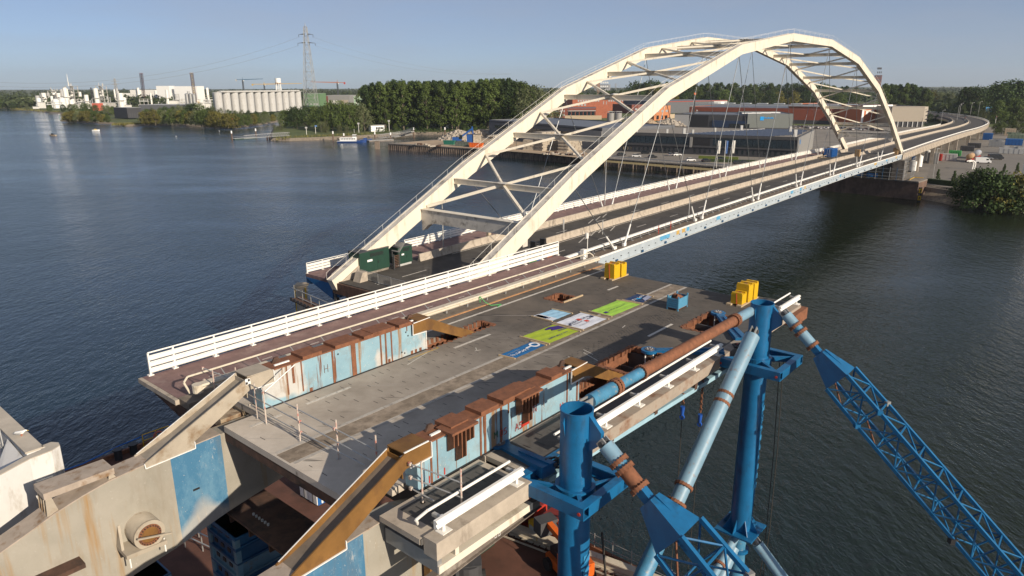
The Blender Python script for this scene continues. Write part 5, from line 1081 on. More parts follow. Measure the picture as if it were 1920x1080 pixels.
for t, w, lb in ((20.9, 8.2, 'red equipment box on the barge, left of the pair'), (21.2-.6, 10.6, 'red equipment box with orange hose, right of the pair')):
    rb = thing('equipment_box', lb, 'box', F(t, w, ZB), None, F.rz)
    part(rb, 'body', MB().b0(-.6, .6, -.8, .8, 0, 1.9), red, local=True); part(rb, 'lid', MB().b0(-.65, .65, -.85, .85, 1.9, 2.0), M('dark_red', (.18, .02, .015), .6), local=True); part(rb, 'door', MB().b0(-.63, -.6, -.5, .5, .3, 1.6), M('dark_red', 0), local=True)
hs = MB()
for i in range(16):
    a, b = i*.39, (i+1)*.39; c = F(20.0, 11.6, ZB+2.05); hs.tube(c+Vector((math.cos(a)*.5, math.sin(a)*.5, .05*i % .3)), c+Vector((math.cos(b)*.5, math.sin(b)*.5, .05*(i+1) % .3)), .07, 6)
solo('orange_hose', hs, orange, 'coiled orange hose on the red box', 'hose')
def lift(t, w, label, rz, c):
    L = thing('boom_lift', label, 'machine', F(t, w, ZB), None, rz)
    part(L, 'chassis', MB().b0(-1.6, 1.6, -.9, .9, .35, 1.0), c, local=True); part(L, 'counterweight', MB().tube((-1.0, 0, 1.0), (-1.0, 0, 1.7), .95, 16), c, local=True); part(L, 'hood', MB().b0(-1.7, .2, -.85, .85, 1.0, 1.75), c, local=True)
    part(L, 'engine_cover', MB().b0(.2, 1.5, -.6, .6, 1.0, 1.5), black, local=True); part(L, 'boom', MB().beam((-1.2, 0, 1.9), (2.6, 0, 2.3), .4, .4), c, local=True); part(L, 'basket', MB().b0(2.6, 3.6, -.7, .7, 1.4, 2.5), dgrey, local=True)
    for x in (-1.1, 1.1):
        for y in (-1.0, 1.0): part(L, 'wheel', MB().tube((x, y-.16, .45), (x, y+.16, .45), .45, 14), tyre, local=True)
lift(18.0, 13.6, 'orange boom lift on the barge behind the near blue column', F.rz+1.2, orange)
lift(13.6, 8.2, 'black and blue machine with hoses under the right walkway', F.rz+.9, dgrey)
solo('blue_tarpaulin', MB().prism([F(12.4, 7.2, ZB+1.9), F(14.2, 6.6, ZB+1.8), F(14.5, 8.0, ZB+2.1), F(12.8, 8.6, ZB+2.2)], (0, 0, .12)), ropeblue, 'bright blue cover on the black machine', 'cover')
solo('green_cabinet', MB().box(F(16.0, 7.0, ZB+.95), (2.2, 1.3, 1.9), F.rz), green, 'dark green cabinet on the barge beneath the right walkway', 'cabinet')
ss = thing('access_scaffold', 'grey scaffold stair tower on the barge beside the red boxes', 'scaffold', F(19.6, 6.6, ZB))
for a in ((18.6, 5.6), (20.6, 5.6), (18.6, 7.6), (20.6, 7.6)): part(ss, 'standard', MB().tube(F(*a, ZB), F(*a, ZB+3.4), .05, 6), blued)
for z in (1.1, 2.2, 3.3): part(ss, 'platform', F.box(MB(), 18.6, 20.6, 5.6, 7.6, ZB+z, ZB+z+.08), galv)
part(ss, 'diagonal', MB().tube(F(18.6, 7.6, ZB+.2), F(20.6, 7.6, ZB+3.2), .04, 6), galv)
# barge deck clutter on the left
for t, w, l, b_, h, c, lb in ((3.6, -11.2, 2.6, .8, .9, ochre, 'ochre steel skid on barge deck seen below the tail girder'), (5.2, -12, 4.2, .5, .5, lgrey, 'pale steel sections stacked on barge deck below the tail girder'), (4.2, -15, 1.4, 1.2, .8, midblue, 'small blue crate on the barge deck left of the pale sections')):
    q = thing('deck_cargo', lb, 'steel stock', F(t, w, ZB), None, F.rz)
    for i in range(3): part(q, 'bar', MB().b0(0, l, i*b_/3, i*b_/3+b_/3-.05, i*h*.2, h*(.4+.3*(i % 2))), c, local=True)
sl_ = thing('deck_scaffold', 'scaffold tubes standing on barge deck below the tail girder', 'scaffold', F(3.4, -9.6, ZB))
for t, w in ((2.6, -9), (3.8, -9.4), (3.2, -7.6)): part(sl_, 'standard', MB().tube(F(t, w, ZB), F(t, w, ZB+2.4), .045, 6), galv)
for z in (1.0, 1.8): part(sl_, 'ledger', MB().tube(F(2.4, -10.2, ZB+z), F(3.4, -5, ZB+z), .045, 6), galv)
# ---- pale hopper at the far left
WH = thing('white_hopper', 'tall white-painted steel hopper with rounded corner at the left edge', 'hopper', F(-10, 2, -6))
whp = M('hopper_paint', (.66, .65, .63), .55, var=.06, scale=.6, dirt=(.42, .38, .32), dfac=.25, dscale=1.2, dsc=(1, 1, .4))
co = M('hopper_top', (.46, .41, .34), .8, var=.15, scale=1)
outer = [(-20, 10.0), (-13, 6.4), (-9.4, 5.0), (-8.2, 4.45), (-7.35, 4.35), (-6.95, 4.1), (-6.9, 3.8), (-7.1, 3.5), (-7.5, 3.55)]
inner = [(-20, 9.6), (-13, 6.05), (-9.4, 4.65), (-8.3, 4.1), (-7.6, 3.95), (-7.4, 3.85), (-7.38, 3.8), (-7.42, 3.75), (-7.5, 3.7)]
W1 = MB().sweep([[F(*o, -7), F(*i, -7), F(*i, -.32), F(*o, -.32)] for o, i in zip(outer, inner)]); part(WH, 'near_wall', W1, whp)
part(WH, 'near_coping', MB().sweep([[F(*o, -.318), F(*i, -.318), F(*i, -.28), F(*o, -.28)] for o, i in zip(outer, inner)]), co)
part(WH, 'far_wall', F.box(MB(), -8.1, -7.55, -8, 3.7, -7, -.36), whp); part(WH, 'far_coping', F.box(MB(), -8.15, -7.45, -8, 3.72, -.358, -.28), co)
part(WH, 'inner_plate', MB().prism([F(-8.15, 3.6, -.7), F(-8.15, 1.2, -.5), F(-10, 2.5, -3), F(-10, 4.2, -3)], (0, 0, -.1)), whp); part(WH, 'hopper_floor', F.box(MB(), -20, -8.1, -8, 9, -3.4, -3.2), rustd)
for i in range(12): part(WH, 'grille_bar', MB().beam(F(-8.3-i*.16, 1.2, -2.9), F(-8.3-i*.16, 4.0, -2.9), .06, .1), lgrey)
for i in range(9): part(WH, 'ladder_rung', MB().tube(F(-8.25, .2, -.5-i*.28), F(-8.25, .6, -.5-i*.28), .025, 5), lgrey)
for w in (.2, .6): part(WH, 'ladder_rail', MB().tube(F(-8.25, w, -.1), F(-8.25, w, -3), .03, 5), lgrey)
part(WH, 'side_hatch', F.box(MB(), -8.15, -7.55, 4.62, 4.7, -2.4, -1.3), lgrey)
gl = thing('gull', 'white gull perched on the hopper rim', 'gull', F(-7.75, 1.9, -.27))
gm = bpy.data.meshes.new('gull_body'); bmx = bmesh.new()
bmesh.ops.create_uvsphere(bmx, u_segments=14, v_segments=9, radius=1); 
for v in bmx.verts:
    x, y, z = v.co; v.co = Vector((x*.24 - (.10 if x < -.5 else 0), y*.085*(1-.35*max(0, -x)), .17+z*.085+.05*x))
    if x > .55: v.co = Vector((.18+(x-.55)*.25, y*.055, .27+z*.055))
bmx.to_mesh(gm); bmx.free(); gm.materials.append(whiteb)
for p_ in gm.polygons: p_.use_smooth = True
o = bpy.data.objects.new('body', gm); COL.objects.link(o); o.parent = gl
part(gl, 'beak', MB().tube((.29, 0, .27), (.36, 0, .25), .018, 6, .004), yellow, local=True)
for y in (-.03, .03): part(gl, 'leg', MB().tube((0, y, 0), (0, y, .12), .01, 5), orange, local=True); part(gl, 'wing', MB().prism([(.12, y*2.6, .22), (-.36, y*1.6, .14), (-.05, y*3, .12)], (0, y*.3, 0)), lgrey, local=True)
# ---- blue lifting columns
def column(t, w, label, pins, frame):
    C = thing('lifting_column', label, 'column', F(t, w, -11)); L0 = C.location
    part(C, 'column_shaft', MB().ring(F(t, w, -11), F(t, w, 3.15), .62, .585, 40), blue, smooth=True)
    part(C, 'inner_plate', MB().tube(F(t, w, 2.0), F(t, w, 2.02), .58, 24), blued)
    for z in (1.55, -.2, -4.2, -7.6): part(C, 'weld_seam', MB().ring(F(t, w, z), F(t, w, z+.025), .626, .61, 32), blue)
    part(C, 'rim', MB().ring(F(t, w, 3.13), F(t, w, 3.17), .635, .58, 40), blue)
    part(C, 'lug', MB().prism([F(t-.65, w-.12, 3.0), F(t-.75, w-.12, 2.8), F(t-.62, w-.12, 2.2)], F.r*.05), blue)
    part(C, 'prop_lug', MB().prism([F(t-.1, w+.6, 3.1), F(t-.1, w+1.15, 2.55), F(t-.1, w+1.15, 2.1), F(t-.1, w+.6, 1.6)], F.d*.2), blue)
    part(C, 'base_flange', MB().box(F(t, w, -11.05), (2.3, 2.3, .1), F.rz), blue)
    for k in range(8):
        a = k*math.pi/4; d = F.d*math.cos(a)+F.r*math.sin(a); part(C, 'gusset', MB().prism([F(t, w, -11)+d*.6, F(t, w, -11)+d*1.1, F(t, w, -10.2)+d*.6], d.cross(Vector((0, 0, 1)))*.04), blue)
    part(C, 'lower_stem', MB().tube(F(t, w, -17.4), F(t, w, -11.1), .55, 24, .42), midblue, smooth=True)
    for z in (-12.6, -15.2): part(C, 'stem_ring', MB().ring(F(t, w, z), F(t, w, z+.2), .62, .4, 24), blue)
    part(C, 'stem_plate', MB().prism([F(t-.9, w+.3, -17), F(t+.9, w+.3, -17), F(t+.4, w+.3, -14.6), F(t-.4, w+.3, -14.6)], F.r*.1), blue)
    # collar frame around the shaft
    a0, a1, c0, c1 = frame; zt, zb = .08, -.42
    for box in ((a0, a0+.34, c0, c1), (a1-.34, a1, c0, c1), (a0+.341, a1-.341, c0, c0+.34), (a0+.341, a1-.341, c1-.34, c1)):
        b = part(C, 'collar_beam', F.box(MB(), *box, zb, zb+.06), blue); part(b, 'top_flange', F.box(MB(), *box, zt-.06, zt), blue, sub=L0)
        x0, x1, y0, y1 = box; part(b, 'beam_web', F.box(MB(), x0+.12, x1-.12, y0+.12, y1-.12, zb+.06, zt-.06) if (x1-x0) < .5 or (y1-y0) < .5 else MB().box(F(0, 0, 0), (1, 1, 1)), blue, sub=L0)
        if (x1-x0) > .5: part(b, 'beam_side', F.box(MB(), x0, x1, (y0 if y0 == c0 else y1-.03), (y0+.03 if y0 == c0 else y1), zb+.06, zt-.06), blue, sub=L0)
        else: part(b, 'beam_side', F.box(MB(), (x0 if x0 == a0 else x1-.03), (x0+.03 if x0 == a0 else x1), y0, y1, zb+.06, zt-.06), blue, sub=L0)
    for (q, s_) in ((a0, 1), (a1, -1)):
        for y in (c0, c1): part(C, 'collar_brace', MB().beam(F(q+s_*.3, y+(.3 if y == c0 else -.3), -.15), F(t-s_*.5, w+(-.5 if y == c0 else .5), -.15), .16, .3), blue)
    part(C, 'collar_ring', MB().ring(F(t, w, -.38), F(t, w, .05), .78, .63, 32), blue)
    part(C, 'hose_pack', MB().pipe([F(t+.2, c0+.5, .12), F(t+.7, c0+.7, .3), F(t+.9, c0+.4, .15), F(t+.4, c0+.3, .22), F(t+.2, c0+.6, .15)], .05, 6), black)
    for i in range(5): part(C, 'valve', MB().box(F(t+.2+random.random()*.6, c0+.3+random.random()*.5, .14), (.14, .12, .14), random.random()), [lgrey, dgrey, red][i % 3])
    for y in (c1-.2, c0+.6): part(C, 'red_reflector', MB().tube(F(a0-.03, y, -.2), F(a0, y, -.2), .07, 10), red)
    for pt, pw, side in pins:
        a = Vector(F(t+(pt-t)*.28, w-(w-pw)*.32, .02)); p = Vector(F(pt, pw, .04)); d = (p-a).normalized(); n_ = d.cross(Vector((0, 0, 1))); 
        ar = part(C, 'clamp_arm', MB().beam(a, p-d*.35, .75, .5, w2=.5, h2=.16), blue); part(ar, 'arm_rib', MB().beam(a+Vector((0, 0, .27)), p-d*1.2+Vector((0, 0, .14)), .06, .12), blue, sub=L0)
        part(ar, 'pin_plate', MB().tube(p-Vector((0, 0, .08)), p+Vector((0, 0, .06)), .48, 24), blue, sub=L0); part(ar, 'pin_disc', MB().tube(p+Vector((0, 0, .06)), p+Vector((0, 0, .10)), .27, 20), M('steel_disc', (.22, .19, .18), .4, metal=.6), sub=L0)
        for k in range(5): q = p + Vector((math.cos(k*1.257)*.15, math.sin(k*1.257)*.15, .1)); part(ar, 'disc_bolt', MB().tube(q, q+Vector((0, 0, .05)), .03, 6), lgrey, sub=L0)
        part(ar, 'pin_stub', MB().tube(p-Vector((0, 0, 1.3)), p-Vector((0, 0, .08)), .3, 18), rustd, sub=L0)
        for k in range(4): dd = Vector((math.cos(k*1.57+.6), math.sin(k*1.57+.6), 0)); part(ar, 'stub_rib', MB().box(p + dd*.31-Vector((0, 0, .6)), (.06, .06, .95)), whiteb, sub=L0)
    st = MB()
    for i in range(9): F.box(st, t-.2, t+.2, w+.622, w+.626, -3.2-i*.62, -2.85-i*.62)
    part(C, 'stencil_marks', MB().add(st.v, st.f), M('pale_stencil', (.03, .20, .40), .5), kind='stuff')
    return C
column(4.6, 23.25, 'near blue tubular lifting column with square collar', [(5.0, 19.0, 0)], (3.3, 6.35, 21.2, 24.55))
column(21.95, 23.35, 'far blue tubular lifting column at the corner of the leaf', [(18.8, 18.3, 0), (27.8, 18.3, 0)], (20.2, 23.6, 21.4, 25.3))
def flange(T, p, d, r, m, sub=None, n=18):
    part(T, 'pipe_flange', MB().tube(p-d*.07, p+d*.07, r, n), m); 
    fb_ = MB()
    x = d.cross(Vector((0, 0, 1))).normalized(); y = d.cross(x)
    for k in range(n): q = p + (x*math.cos(k*6.283/n)+y*math.sin(k*6.283/n))*r*.93; fb_.tube(q-d*.1, q+d*.1, .025, 5)
    part(T, 'flange_bolts', fb_, m, kind='stuff')
def strut(name, label, a, b, r, segs, fls):
    """segs: (fraction0, fraction1, material, radius factor)"""
    T = thing(name, label, 'strut', a); a = Vector(a); b = Vector(b); d = (b-a); n_ = d.normalized()
    for f0, f1, m, k in segs: part(T, 'tube_section', MB().tube(a+d*f0, a+d*f1, r*k, 22), m, smooth=True)
    for f, k in fls: flange(T, a+d*f, n_, r*k, rust)
    for e, s in ((a, 1), (b, -1)):
        c = n_.cross(Vector((0, 0, 1))).normalized()
        for o_ in (-.13, .13): part(T, 'clevis_plate', MB().beam(e-n_*s*.05+c*o_, e+n_*s*.75+c*o_, .05, r*1.3), galv)
        part(T, 'clevis_pin', MB().tube(e+n_*s*.1-c*.22, e+n_*s*.1+c*.22, .11, 12), dgrey)
    return T
strut('tie_tube', 'rust-red tube with blue ends tying the two blue columns together', F(5.4, 22.95, 2.92), F(21.5, 22.95, 2.72), .275, [(.03, .135, midblue, 1), (.135, .265, midblue, .86), (.265, .86, rust, .95), (.86, .99, ltblue, .95)], [(.135, 1.3), (.15, 1.25), (.268, 1.25), (.855, 1.3), (.87, 1.25)])
strut('diagonal_tube', 'long pale blue diagonal tube from far column top to the near column foot', F(21.35, 23.3, 1.75), F(5.0, 23.3, -11.9), .41, [(.02, .20, ltblue, 1), (.20, .455, ltblue, 1), (.455, .50, ltblue, .92), (.50, .81, midblue, 1), (.81, .98, rust, 1.0)], [(.20, 1.06), (.225, 1.06), (.455, 1.15), (.50, 1.28), (.81, 1.22)])
def lattice(name, label, P0, d, side, L, w0, w1, head):
    """tapered plate head, then four chords with zig-zag lacing"""
    T = thing(name, label, 'lattice boom', P0); P0 = Vector(P0); d = Vector(d).normalized(); x = Vector(side).normalized(); y = d.cross(x).normalized()
    if y.z < 0: y = -y
    ring_ = lambda s, w: [P0+d*s+x*w*.5*a+y*w*.5*b for a, b in ((-1, -1), (1, -1), (1, 1), (-1, 1))]
    part(T, 'head_neck', MB().sweep([ring_(-.75, .34), ring_(.05, .34)]), blue)
    part(T, 'plate_head', MB().sweep([ring_(0, .62), ring_(head, w0)]), blue)
    part(T, 'head_rib', MB().beam(P0+y*.33, P0+d*1.1+y*.5, .05, .12), blue)
    def seg(s0, s1, a, b, n):
        r0, r1 = ring_(s0, a), ring_(s1, b)
        for i in range(4): part(T, 'chord', MB().beam(r0[i], r1[i], .17, .17, tuple(x)), blue)
        for k in range(n):
            f0, f1 = k/n, (k+1)/n; ra = ring_(s0+(s1-s0)*f0, a+(b-a)*f0); rb = ring_(s0+(s1-s0)*f1, a+(b-a)*f1)
            for i in range(4):
                j = (i+1) % 4; p, q = (ra[i], rb[j]) if k % 2 else (ra[j], rb[i])
                part(T, 'lacing', MB().tube(p, q, .045, 5), blue if (k*7+i) % 13 else rust)
                part(T, 'batten', MB().tube(rb[i], rb[j], .05, 5), blue)
    seg(head, head+2.3, w0, w1, 2)
    for i, q in enumerate(ring_(head+2.3, w1)): part(T, 'splice_plate', MB().box(q, (.26, .26, .22), i), grey if i == 2 else blue)
    seg(head+2.4, L, w1, w1, int((L-head-2.4)/1.25))
    for s in (head+9, head+12.5): part(T, 'lamp_box', MB().box(P0+d*s-x*w1*.5-y*w1*.55, (.35, .3, .3)), black)
    return T
d2 = (F(0, 36.42, -7.74)-F(0, 24.52, 2.95)).normalized(); d1 = (F(0, 28.88, -1.12)-F(0, 24.43, 2.38)).normalized()
a2 = Vector(F(21.95, 24.5, 2.9)); a1 = Vector(F(4.5, 24.45, 2.3))
strut('prop_tube', 'pale blue and rust tube from the near column to its lattice boom', a1, a1+d1*2.1, .30, [(.1, .45, ltblue, 1), (.45, .60, midblue, .86), (.60, .99, rust, .95)], [(.45, 1.3), (.6, 1.3), (.985, 1.3)])
strut('prop_tube', 'pale blue tube from the far column to its lattice boom', a2, a2+d2*2.35, .29, [(.1, .42, ltblue, 1), (.42, .58, midblue, .9), (.58, .99, ltblue, 1)], [(.42, 1.3), (.6, 1.3), (.985, 1.25)])
lattice('lattice_boom', 'blue lattice boom below the near column, foreground', a1+d1*2.6, d1, F.d, 22, 1.4, 1.5, 1.5)
lattice('lattice_boom', 'long blue lattice boom running down to the lower right corner', a2+d2*2.85, d2, F.d, 27, 1.35, 1.4, 1.6)
PT = thing('pontoon', 'rust-red pontoon carrying the boom feet', 'pontoon', F(12, 48, -21.7)); part(PT, 'hull', F.box(MB(), -2, 27, 40.5, 53, -22.5, -18.6), rustd); part(PT, 'deck', F.box(MB(), -1.9, 26.9, 40.6, 52.9, -18.6, -18.5), bargefl)
strut('foot_tube', 'short rusty pale blue tube below the far column, upper left', F(21.6, 23.3, -11.4), F(14.6, 23.2, -14.4), .26, [(.03, .3, ltblue, 1), (.3, .98, ltblue, .9)], [(.3, 1.2)])
strut('foot_tube', 'thick pale blue tube below the far column, lower left', F(21.7, 23.2, -12.2), F(16.5, 23.0, -16.6), .38, [(.03, .98, ltblue, 1)], [])
strut('foot_tube', 'pale blue tube from far column foot towards the lower right', F(22.2, 24.2, -11.7), F(22.4, 31, -18.2), .34, [(.03, .98, ltblue, 1)], [(.55, 1.15)])
# hooks and chains
def chain(label, t, w, z0, z1, z2):
    H = thing('chain_hook', label, 'hook', F(t, w, z0)); n = max(3, int((z0-z1)/.16))
    for i in range(n): c = F(t, w, z0-i*.16); part(H, 'link', MB().ring(c-(F.d if i % 2 else F.r)*.025, c+(F.d if i % 2 else F.r)*.025, .085, .05, 10), rust)
    part(H, 'hook_block', MB().tube(F(t, w, z1), F(t, w, z1-.5), .13, 10, .08), M('hook_blue', (.02, .09, .40), .4)); part(H, 'hook_eye', MB().ring(F(t-.05, w, z1-.6), F(t+.05, w, z1-.6), .14, .08, 12), M('hook_blue', 0))
    part(H, 'rope', MB().pipe([F(t, w, z1-.7), F(t+.1, w, (z1+z2)/2), F(t-.1, w, z2)], .022, 5), ropem)
chain('blue hook on a short chain under the leaf edge, left of two', 16.7, 21.6, -1.0, -1.7, -14)
chain('blue hook on a longer double chain under the leaf edge, right of two', 18.95, 21.6, -.9, -3.0, -15)
for t, z0, lb in ((22.9, -.4, 'thin rope hanging down beside far blue column, left of two'), (23.5, -.5, 'thin rope hanging down beside far blue column, right of two')):
    solo('hanging_rope', MB().pipe([F(t, 24.3, z0), F(t+.35, 24.4, -6), F(t+.6, 24.4, -12), F(t+.2, 24.4, -17)], .025, 5), ropem, lb, 'rope')
solo('hanging_rope', MB().pipe([F(5.6, 23.9, -2.4), F(7.2, 23.6, -9), F(9.5, 23, ZB)], .05, 5), ropem, 'thick dark sling ropes behind the near blue column', 'rope')

# ================================================================== BUILDINGS
sheet('far_ground', [(-250, 800), (40, 560), (600, 600), (600, 8600), (-900, 8600)], 1.42, grass)
def bld(name, label, A, Bp, depth, h, wall, roof, wins=(), trims=(), z=3.7, cat='building', parapet=.5, roofover=0, doors=()):
    A = Vector((A[0], A[1], z)); Bv = Vector((Bp[0], Bp[1], z)); ex = (Bv-A).normalized(); L = (Bv-A).length; ey = Vector((-ex.y, ex.x, 0))
    if ey.y < 0: ey = -ey
    T = thing(name, label, cat, tuple((A+Bv)/2)); P = lambda x, y, q: A + ex*x + ey*y + Vector((0, 0, q))
    def bx(x0, x1, y0, y1, z0, z1): return MB().box8([P(x0, y0, z0), P(x1, y0, z0), P(x1, y1, z0), P(x0, y1, z0), P(x0, y0, z1), P(x1, y0, z1), P(x1, y1, z1), P(x0, y1, z1)])
    W = part(T, 'wall', bx(0, L, 0, depth, -.3, h), wall)
    part(T, 'roof', bx(-roofover, L+roofover, -roofover, depth+roofover, h, h+.12), roof)
    if parapet:
        for a in ((0, L, 0, .35), (0, L, depth-.35, depth), (0, .35, .36, depth-.36), (L-.35, L, .36, depth-.36)): part(T, 'parapet', bx(*a, h+.121, h+.12+parapet), wall)
    for (x0, x1, z0, z1, n, fill, m) in wins:
        pitch = (x1-x0)*L/n
        for i in range(n):
            a = x0*L + pitch*(i+.5-fill/2); part(T, 'window', bx(a, a+pitch*fill, -.06, -.005, z0, z1), m)
    for (x0, x1, z0, z1, out, m, nm) in trims: part(T, nm, bx(x0*L, x1*L, -out, -.004, z0, z1), m)
    T['_'] = 0; del T['_']
    return T, bx, L
# -- dark hall with strip windows on the quay
hA, hB = (-14.58,471.62), (47.10,374.53)
T, bx, L = bld('warehouse', 'long slate-grey warehouse with low strip windows behind the timber stacks', hA, hB, 52, 10.56, slate, roofb,
    [(.06, .30, 6.2, 8.2, 6, .9, glass), (.36, .78, 5.2, 8.0, 11, .92, glass)], [(.80, 1.0, -.2, 9.6, .35, zinc, 'pale_bay'), (0, 1, 9.7, 10.3, .12, slate2, 'eaves_band')])
part(T, 'end_panel', bx(-.12, 0, 0, 12, 0, 9.9), zinc)
# -- riverside office
oA, oB = (52.35,368.14), (129.97,326.22)
T, bx, L = bld('office_building', 'low black glass-fronted office building with gravel and solar roof', oA, oB, 62, 9.2, slate2, roofg,
    [(.005, .44, 4.7, 7.9, 14, .93, glass), (.57, .985, 4.3, 7.9, 14, .93, glass), (.02, .42, .9, 2.7, 16, .38, glass), (.46, .97, .9, 2.7, 18, .38, glass), (.05, .12, 1.0, 2.4, 3, .3, beige)],
    [(0, 1, 3.5, 4.2, .5, dgrey, 'ledge'), (0, 1, 8.2, 9.3, .3, dgrey, 'fascia'), (.455, .555, 4.4, 7.8, .05, black, 'loggia')], parapet=.35)
part(T, 'loggia_frame', bx(L*.445, L*.458, -.7, -.01, 3.4, 8.3), zinc)
part(T, 'side_wall', bx(L-.02, L+.5, -.3, 62, -.2, 9.4), zinc)
pm = MB().add([(-1.5, -.8, 0), (1.5, -.8, 0), (1.5, .8, .35), (-1.5, .8, .35), (-1.5, -.8, -.06), (1.5, -.8, -.06), (1.5, .8, .29), (-1.5, .8, .29)], [(0, 1, 2, 3), (4, 7, 6, 5), (0, 4, 5, 1), (1, 5, 6, 2), (2, 6, 7, 3), (3, 7, 4, 0)]).mesh('solar_panel', solar)
o0 = Vector((*oA, 3.7)); ex = (Vector((*oB, 3.7))-o0).normalized(); ey = Vector((-ex.y, ex.x, 0))
for i in range(13):
    for j in range(18):
        x = L*(.42+.022*j*.9)+i*3.25*.95; y = 4+j*3.1
        if x > L-3: continue
        o = bpy.data.objects.new('solar_panel', pm); COL.objects.link(o); o.parent = T; o.location = o0+ex*x+ey*y+Vector((0, 0, 9.45))-T.location; o.rotation_euler = (0, 0, math.atan2(ex.y, ex.x))
part(T, 'roof_divider', MB().beam(o0+ex*L*.40+ey*1+Vector((0, 0, 9.5)), o0+ex*L*.72+ey*61+Vector((0, 0, 9.5)), .8, .4), lgrey)
for x, y, s_ in ((.40, 3, 1.6), (.44, 6, 1.2), (.52, 22, 1.3), (.62, 44, 1.5), (.25, 3, .9), (.12, 5, .9), (.98, 2, 2.0), (.9, 40, 1.6), (.3, 4, 1.2)):
    c = o0+ex*L*x+ey*y+Vector((0, 0, 9.3+s_)); part(T, 'roof_vent', MB().box(c, (s_*.8, s_*.8, s_*1.6)), lgrey)
part(T, 'blue_sign', bx(L+.51, L+.56, 3, 7, 6.2, 8.2), skyblue)
# -- showroom row behind
T, bx, L = bld('showroom', 'black and grey showroom with a dark blue band behind the office', (132.47,588.34), (183.42,556.49), 60, 9.5, dgrey, roofb, [(.02, .16, 2, 8.2, 1, .8, glass)], [(0, .2, -.1, 9.4, .25, lgrey, 'pale_bay'), (.2, .46, -.1, 9.4, .1, black, 'black_bay'), (.52, .98, .5, 5.6, .6, M('navy_panel', (.02, .04, .09), .5), 'navy_band'), (.75, 1.0, -.2, 3.4, .9, glass, 'entrance')])
T, bx, L = bld('showroom', 'grey-green showroom with bright blue lettering behind solar roof', (181.39,556.59), (214.43,551.54), 50, 10.6, M('sage_cladding', (.155, .17, .16), .6, var=.05), roofb, [], [(.28, .36, 6.2, 9.0, .2, M('logo_cyan', (.01, .32, .75), .5), 'logo_mark'), (.0, .98, -.2, .6, .1, dgrey, 'plinth')])
for i in range(8): part(T, 'logo_letter', bx(L*(.37+i*.026), L*(.37+i*.026+.019), -.2, -.005, 7.6, 8.3+.35*(i % 3 == 0)), M('logo_cyan', 0))
for i in range(4): part(T, 'roof_lantern', bx(L*(-.1+i*.24), L*(.12+i*.24), 6+i*5, 9+i*5, 10.9, 11.6), whiteb)
# -- long brown-red hall with orange end wall
T, bx, L = bld('furniture_hall', 'long brown-red hall with pale roof edge behind the solar roof', (165.14,675.06), (287.35,596.04), 110, 12.30, brickbr, roofb, [], [(0, 1, -.2, 3.2, .2, dgrey, 'plinth'), (0, 1, 14.6, 16.0, .5, M('pale_fascia', (.36, .38, .42), .4), 'fascia')])
for i in range(9): part(T, 'roof_light', bx(L*(.1+i*.1), L*(.16+i*.1), 10, 16, 16, 16.6), M('roof_glaze', (.5, .53, .55), .3))
T, bx, L = bld('hall_end_wall', 'orange brick end of the long hall with white frame and lettering', (283.89,588.30), (319.60,610.79), 70, 15.6, M('orange_wall', (.44, .135, .06), .8, var=.06), roofb, [], [(0, 1, 14.4, 16.2, .5, whiteb, 'white_cornice'), (0, .06, 0, 14.4, .45, whiteb, 'white_pilaster'), (.48, .53, .5, 14.4, .3, whiteb, 'white_stripe'), (.60, .65, .5, 14.4, .3, whiteb, 'white_stripe'), (.14, .40, 10.6, 12.2, .12, whiteb, 'sign_board'), (.14, .20, 9.0, 10.6, .12, whiteb, 'sign_tail')])
# -- halls further back
bld('distribution_hall', 'blue-grey hall with red and white sign far behind the brown hall', (170.06,854.05), (271.02,915.82), 60, 13.50, slate, roofb, [], [(0, 1, 13.0, 13.8, .3, M('red_trim', (.32, .05, .03), .6), 'red_trim'), (.80, 1.0, 2, 13, .3, lgrey, 'grey_bay'), (.90, .955, 5, 12, .5, whiteb, 'sign_panel'), (.90, .955, 4, 5.2, .55, red, 'sign_foot')])
bld('distribution_hall', 'black hall with white upper storey behind the brown hall', (323.83,1038.83), (362.23,1035.32), 60, 8.83, slate2, roofb, [], [(.32, 1.0, 3, 12, .4, whiteb, 'white_front')])
bld('distribution_hall', 'low taupe hall behind the brown hall, right of the white front', (362.23,1035.32), (461.32,980.67), 60, 7.32, beiged, roofb)
T, bx, L = bld('brick_school', 'large orange-red brick building with pale window rows', (79.53,950.61), (158.52,964.25), 60, 15.46, brick, roofg, [(.08, .46, 11.6, 14.0, 9, .6, winw), (.60, .98, 11.6, 14.0, 10, .62, winw), (.08, .24, 6.4, 8.6, 3, .6, winw), (.80, .98, 6.2, 8.6, 3, .6, winw), (.50, .6, 8, 12, 2, .2, winw)])
part(T, 'roof_plant', bx(L*.72, L*.8, 8, 16, 19, 22), lgrey)
bld('brick_wing', 'dark red brick wing with columned front below the school', (38.53,737.93), (100.46,746.10), 40, 9.46, brickd, roofb, [(.02, .26, 6.0, 8.0, 8, .5, winw), (.02, .26, 2.2, 4.4, 8, .5, winw), (.30, .76, 2.0, 6.4, 7, .8, glass), (.82, .98, 4.4, 7, 2, .7, winw)], [(.3, .77, 7.0, 7.6, .8, lgrey, 'canopy'), (.77, 1, -.2, 11.8, .3, brick, 'bright_bay')])
solo('garden_wall', MB().beam((*(52.53,713.87), 5.6), (*(88.54,711.65), 5.6), .5, 4.0), beige, 'low sandy wall in front of the brick wing', 'wall')
solo('garden_wall', MB().beam((*(123.97,698.48), 5.6), (*(183.44,753.15), 5.6), .5, 4.4), beige, 'low sandy wall between orange house and brown hall', 'wall')
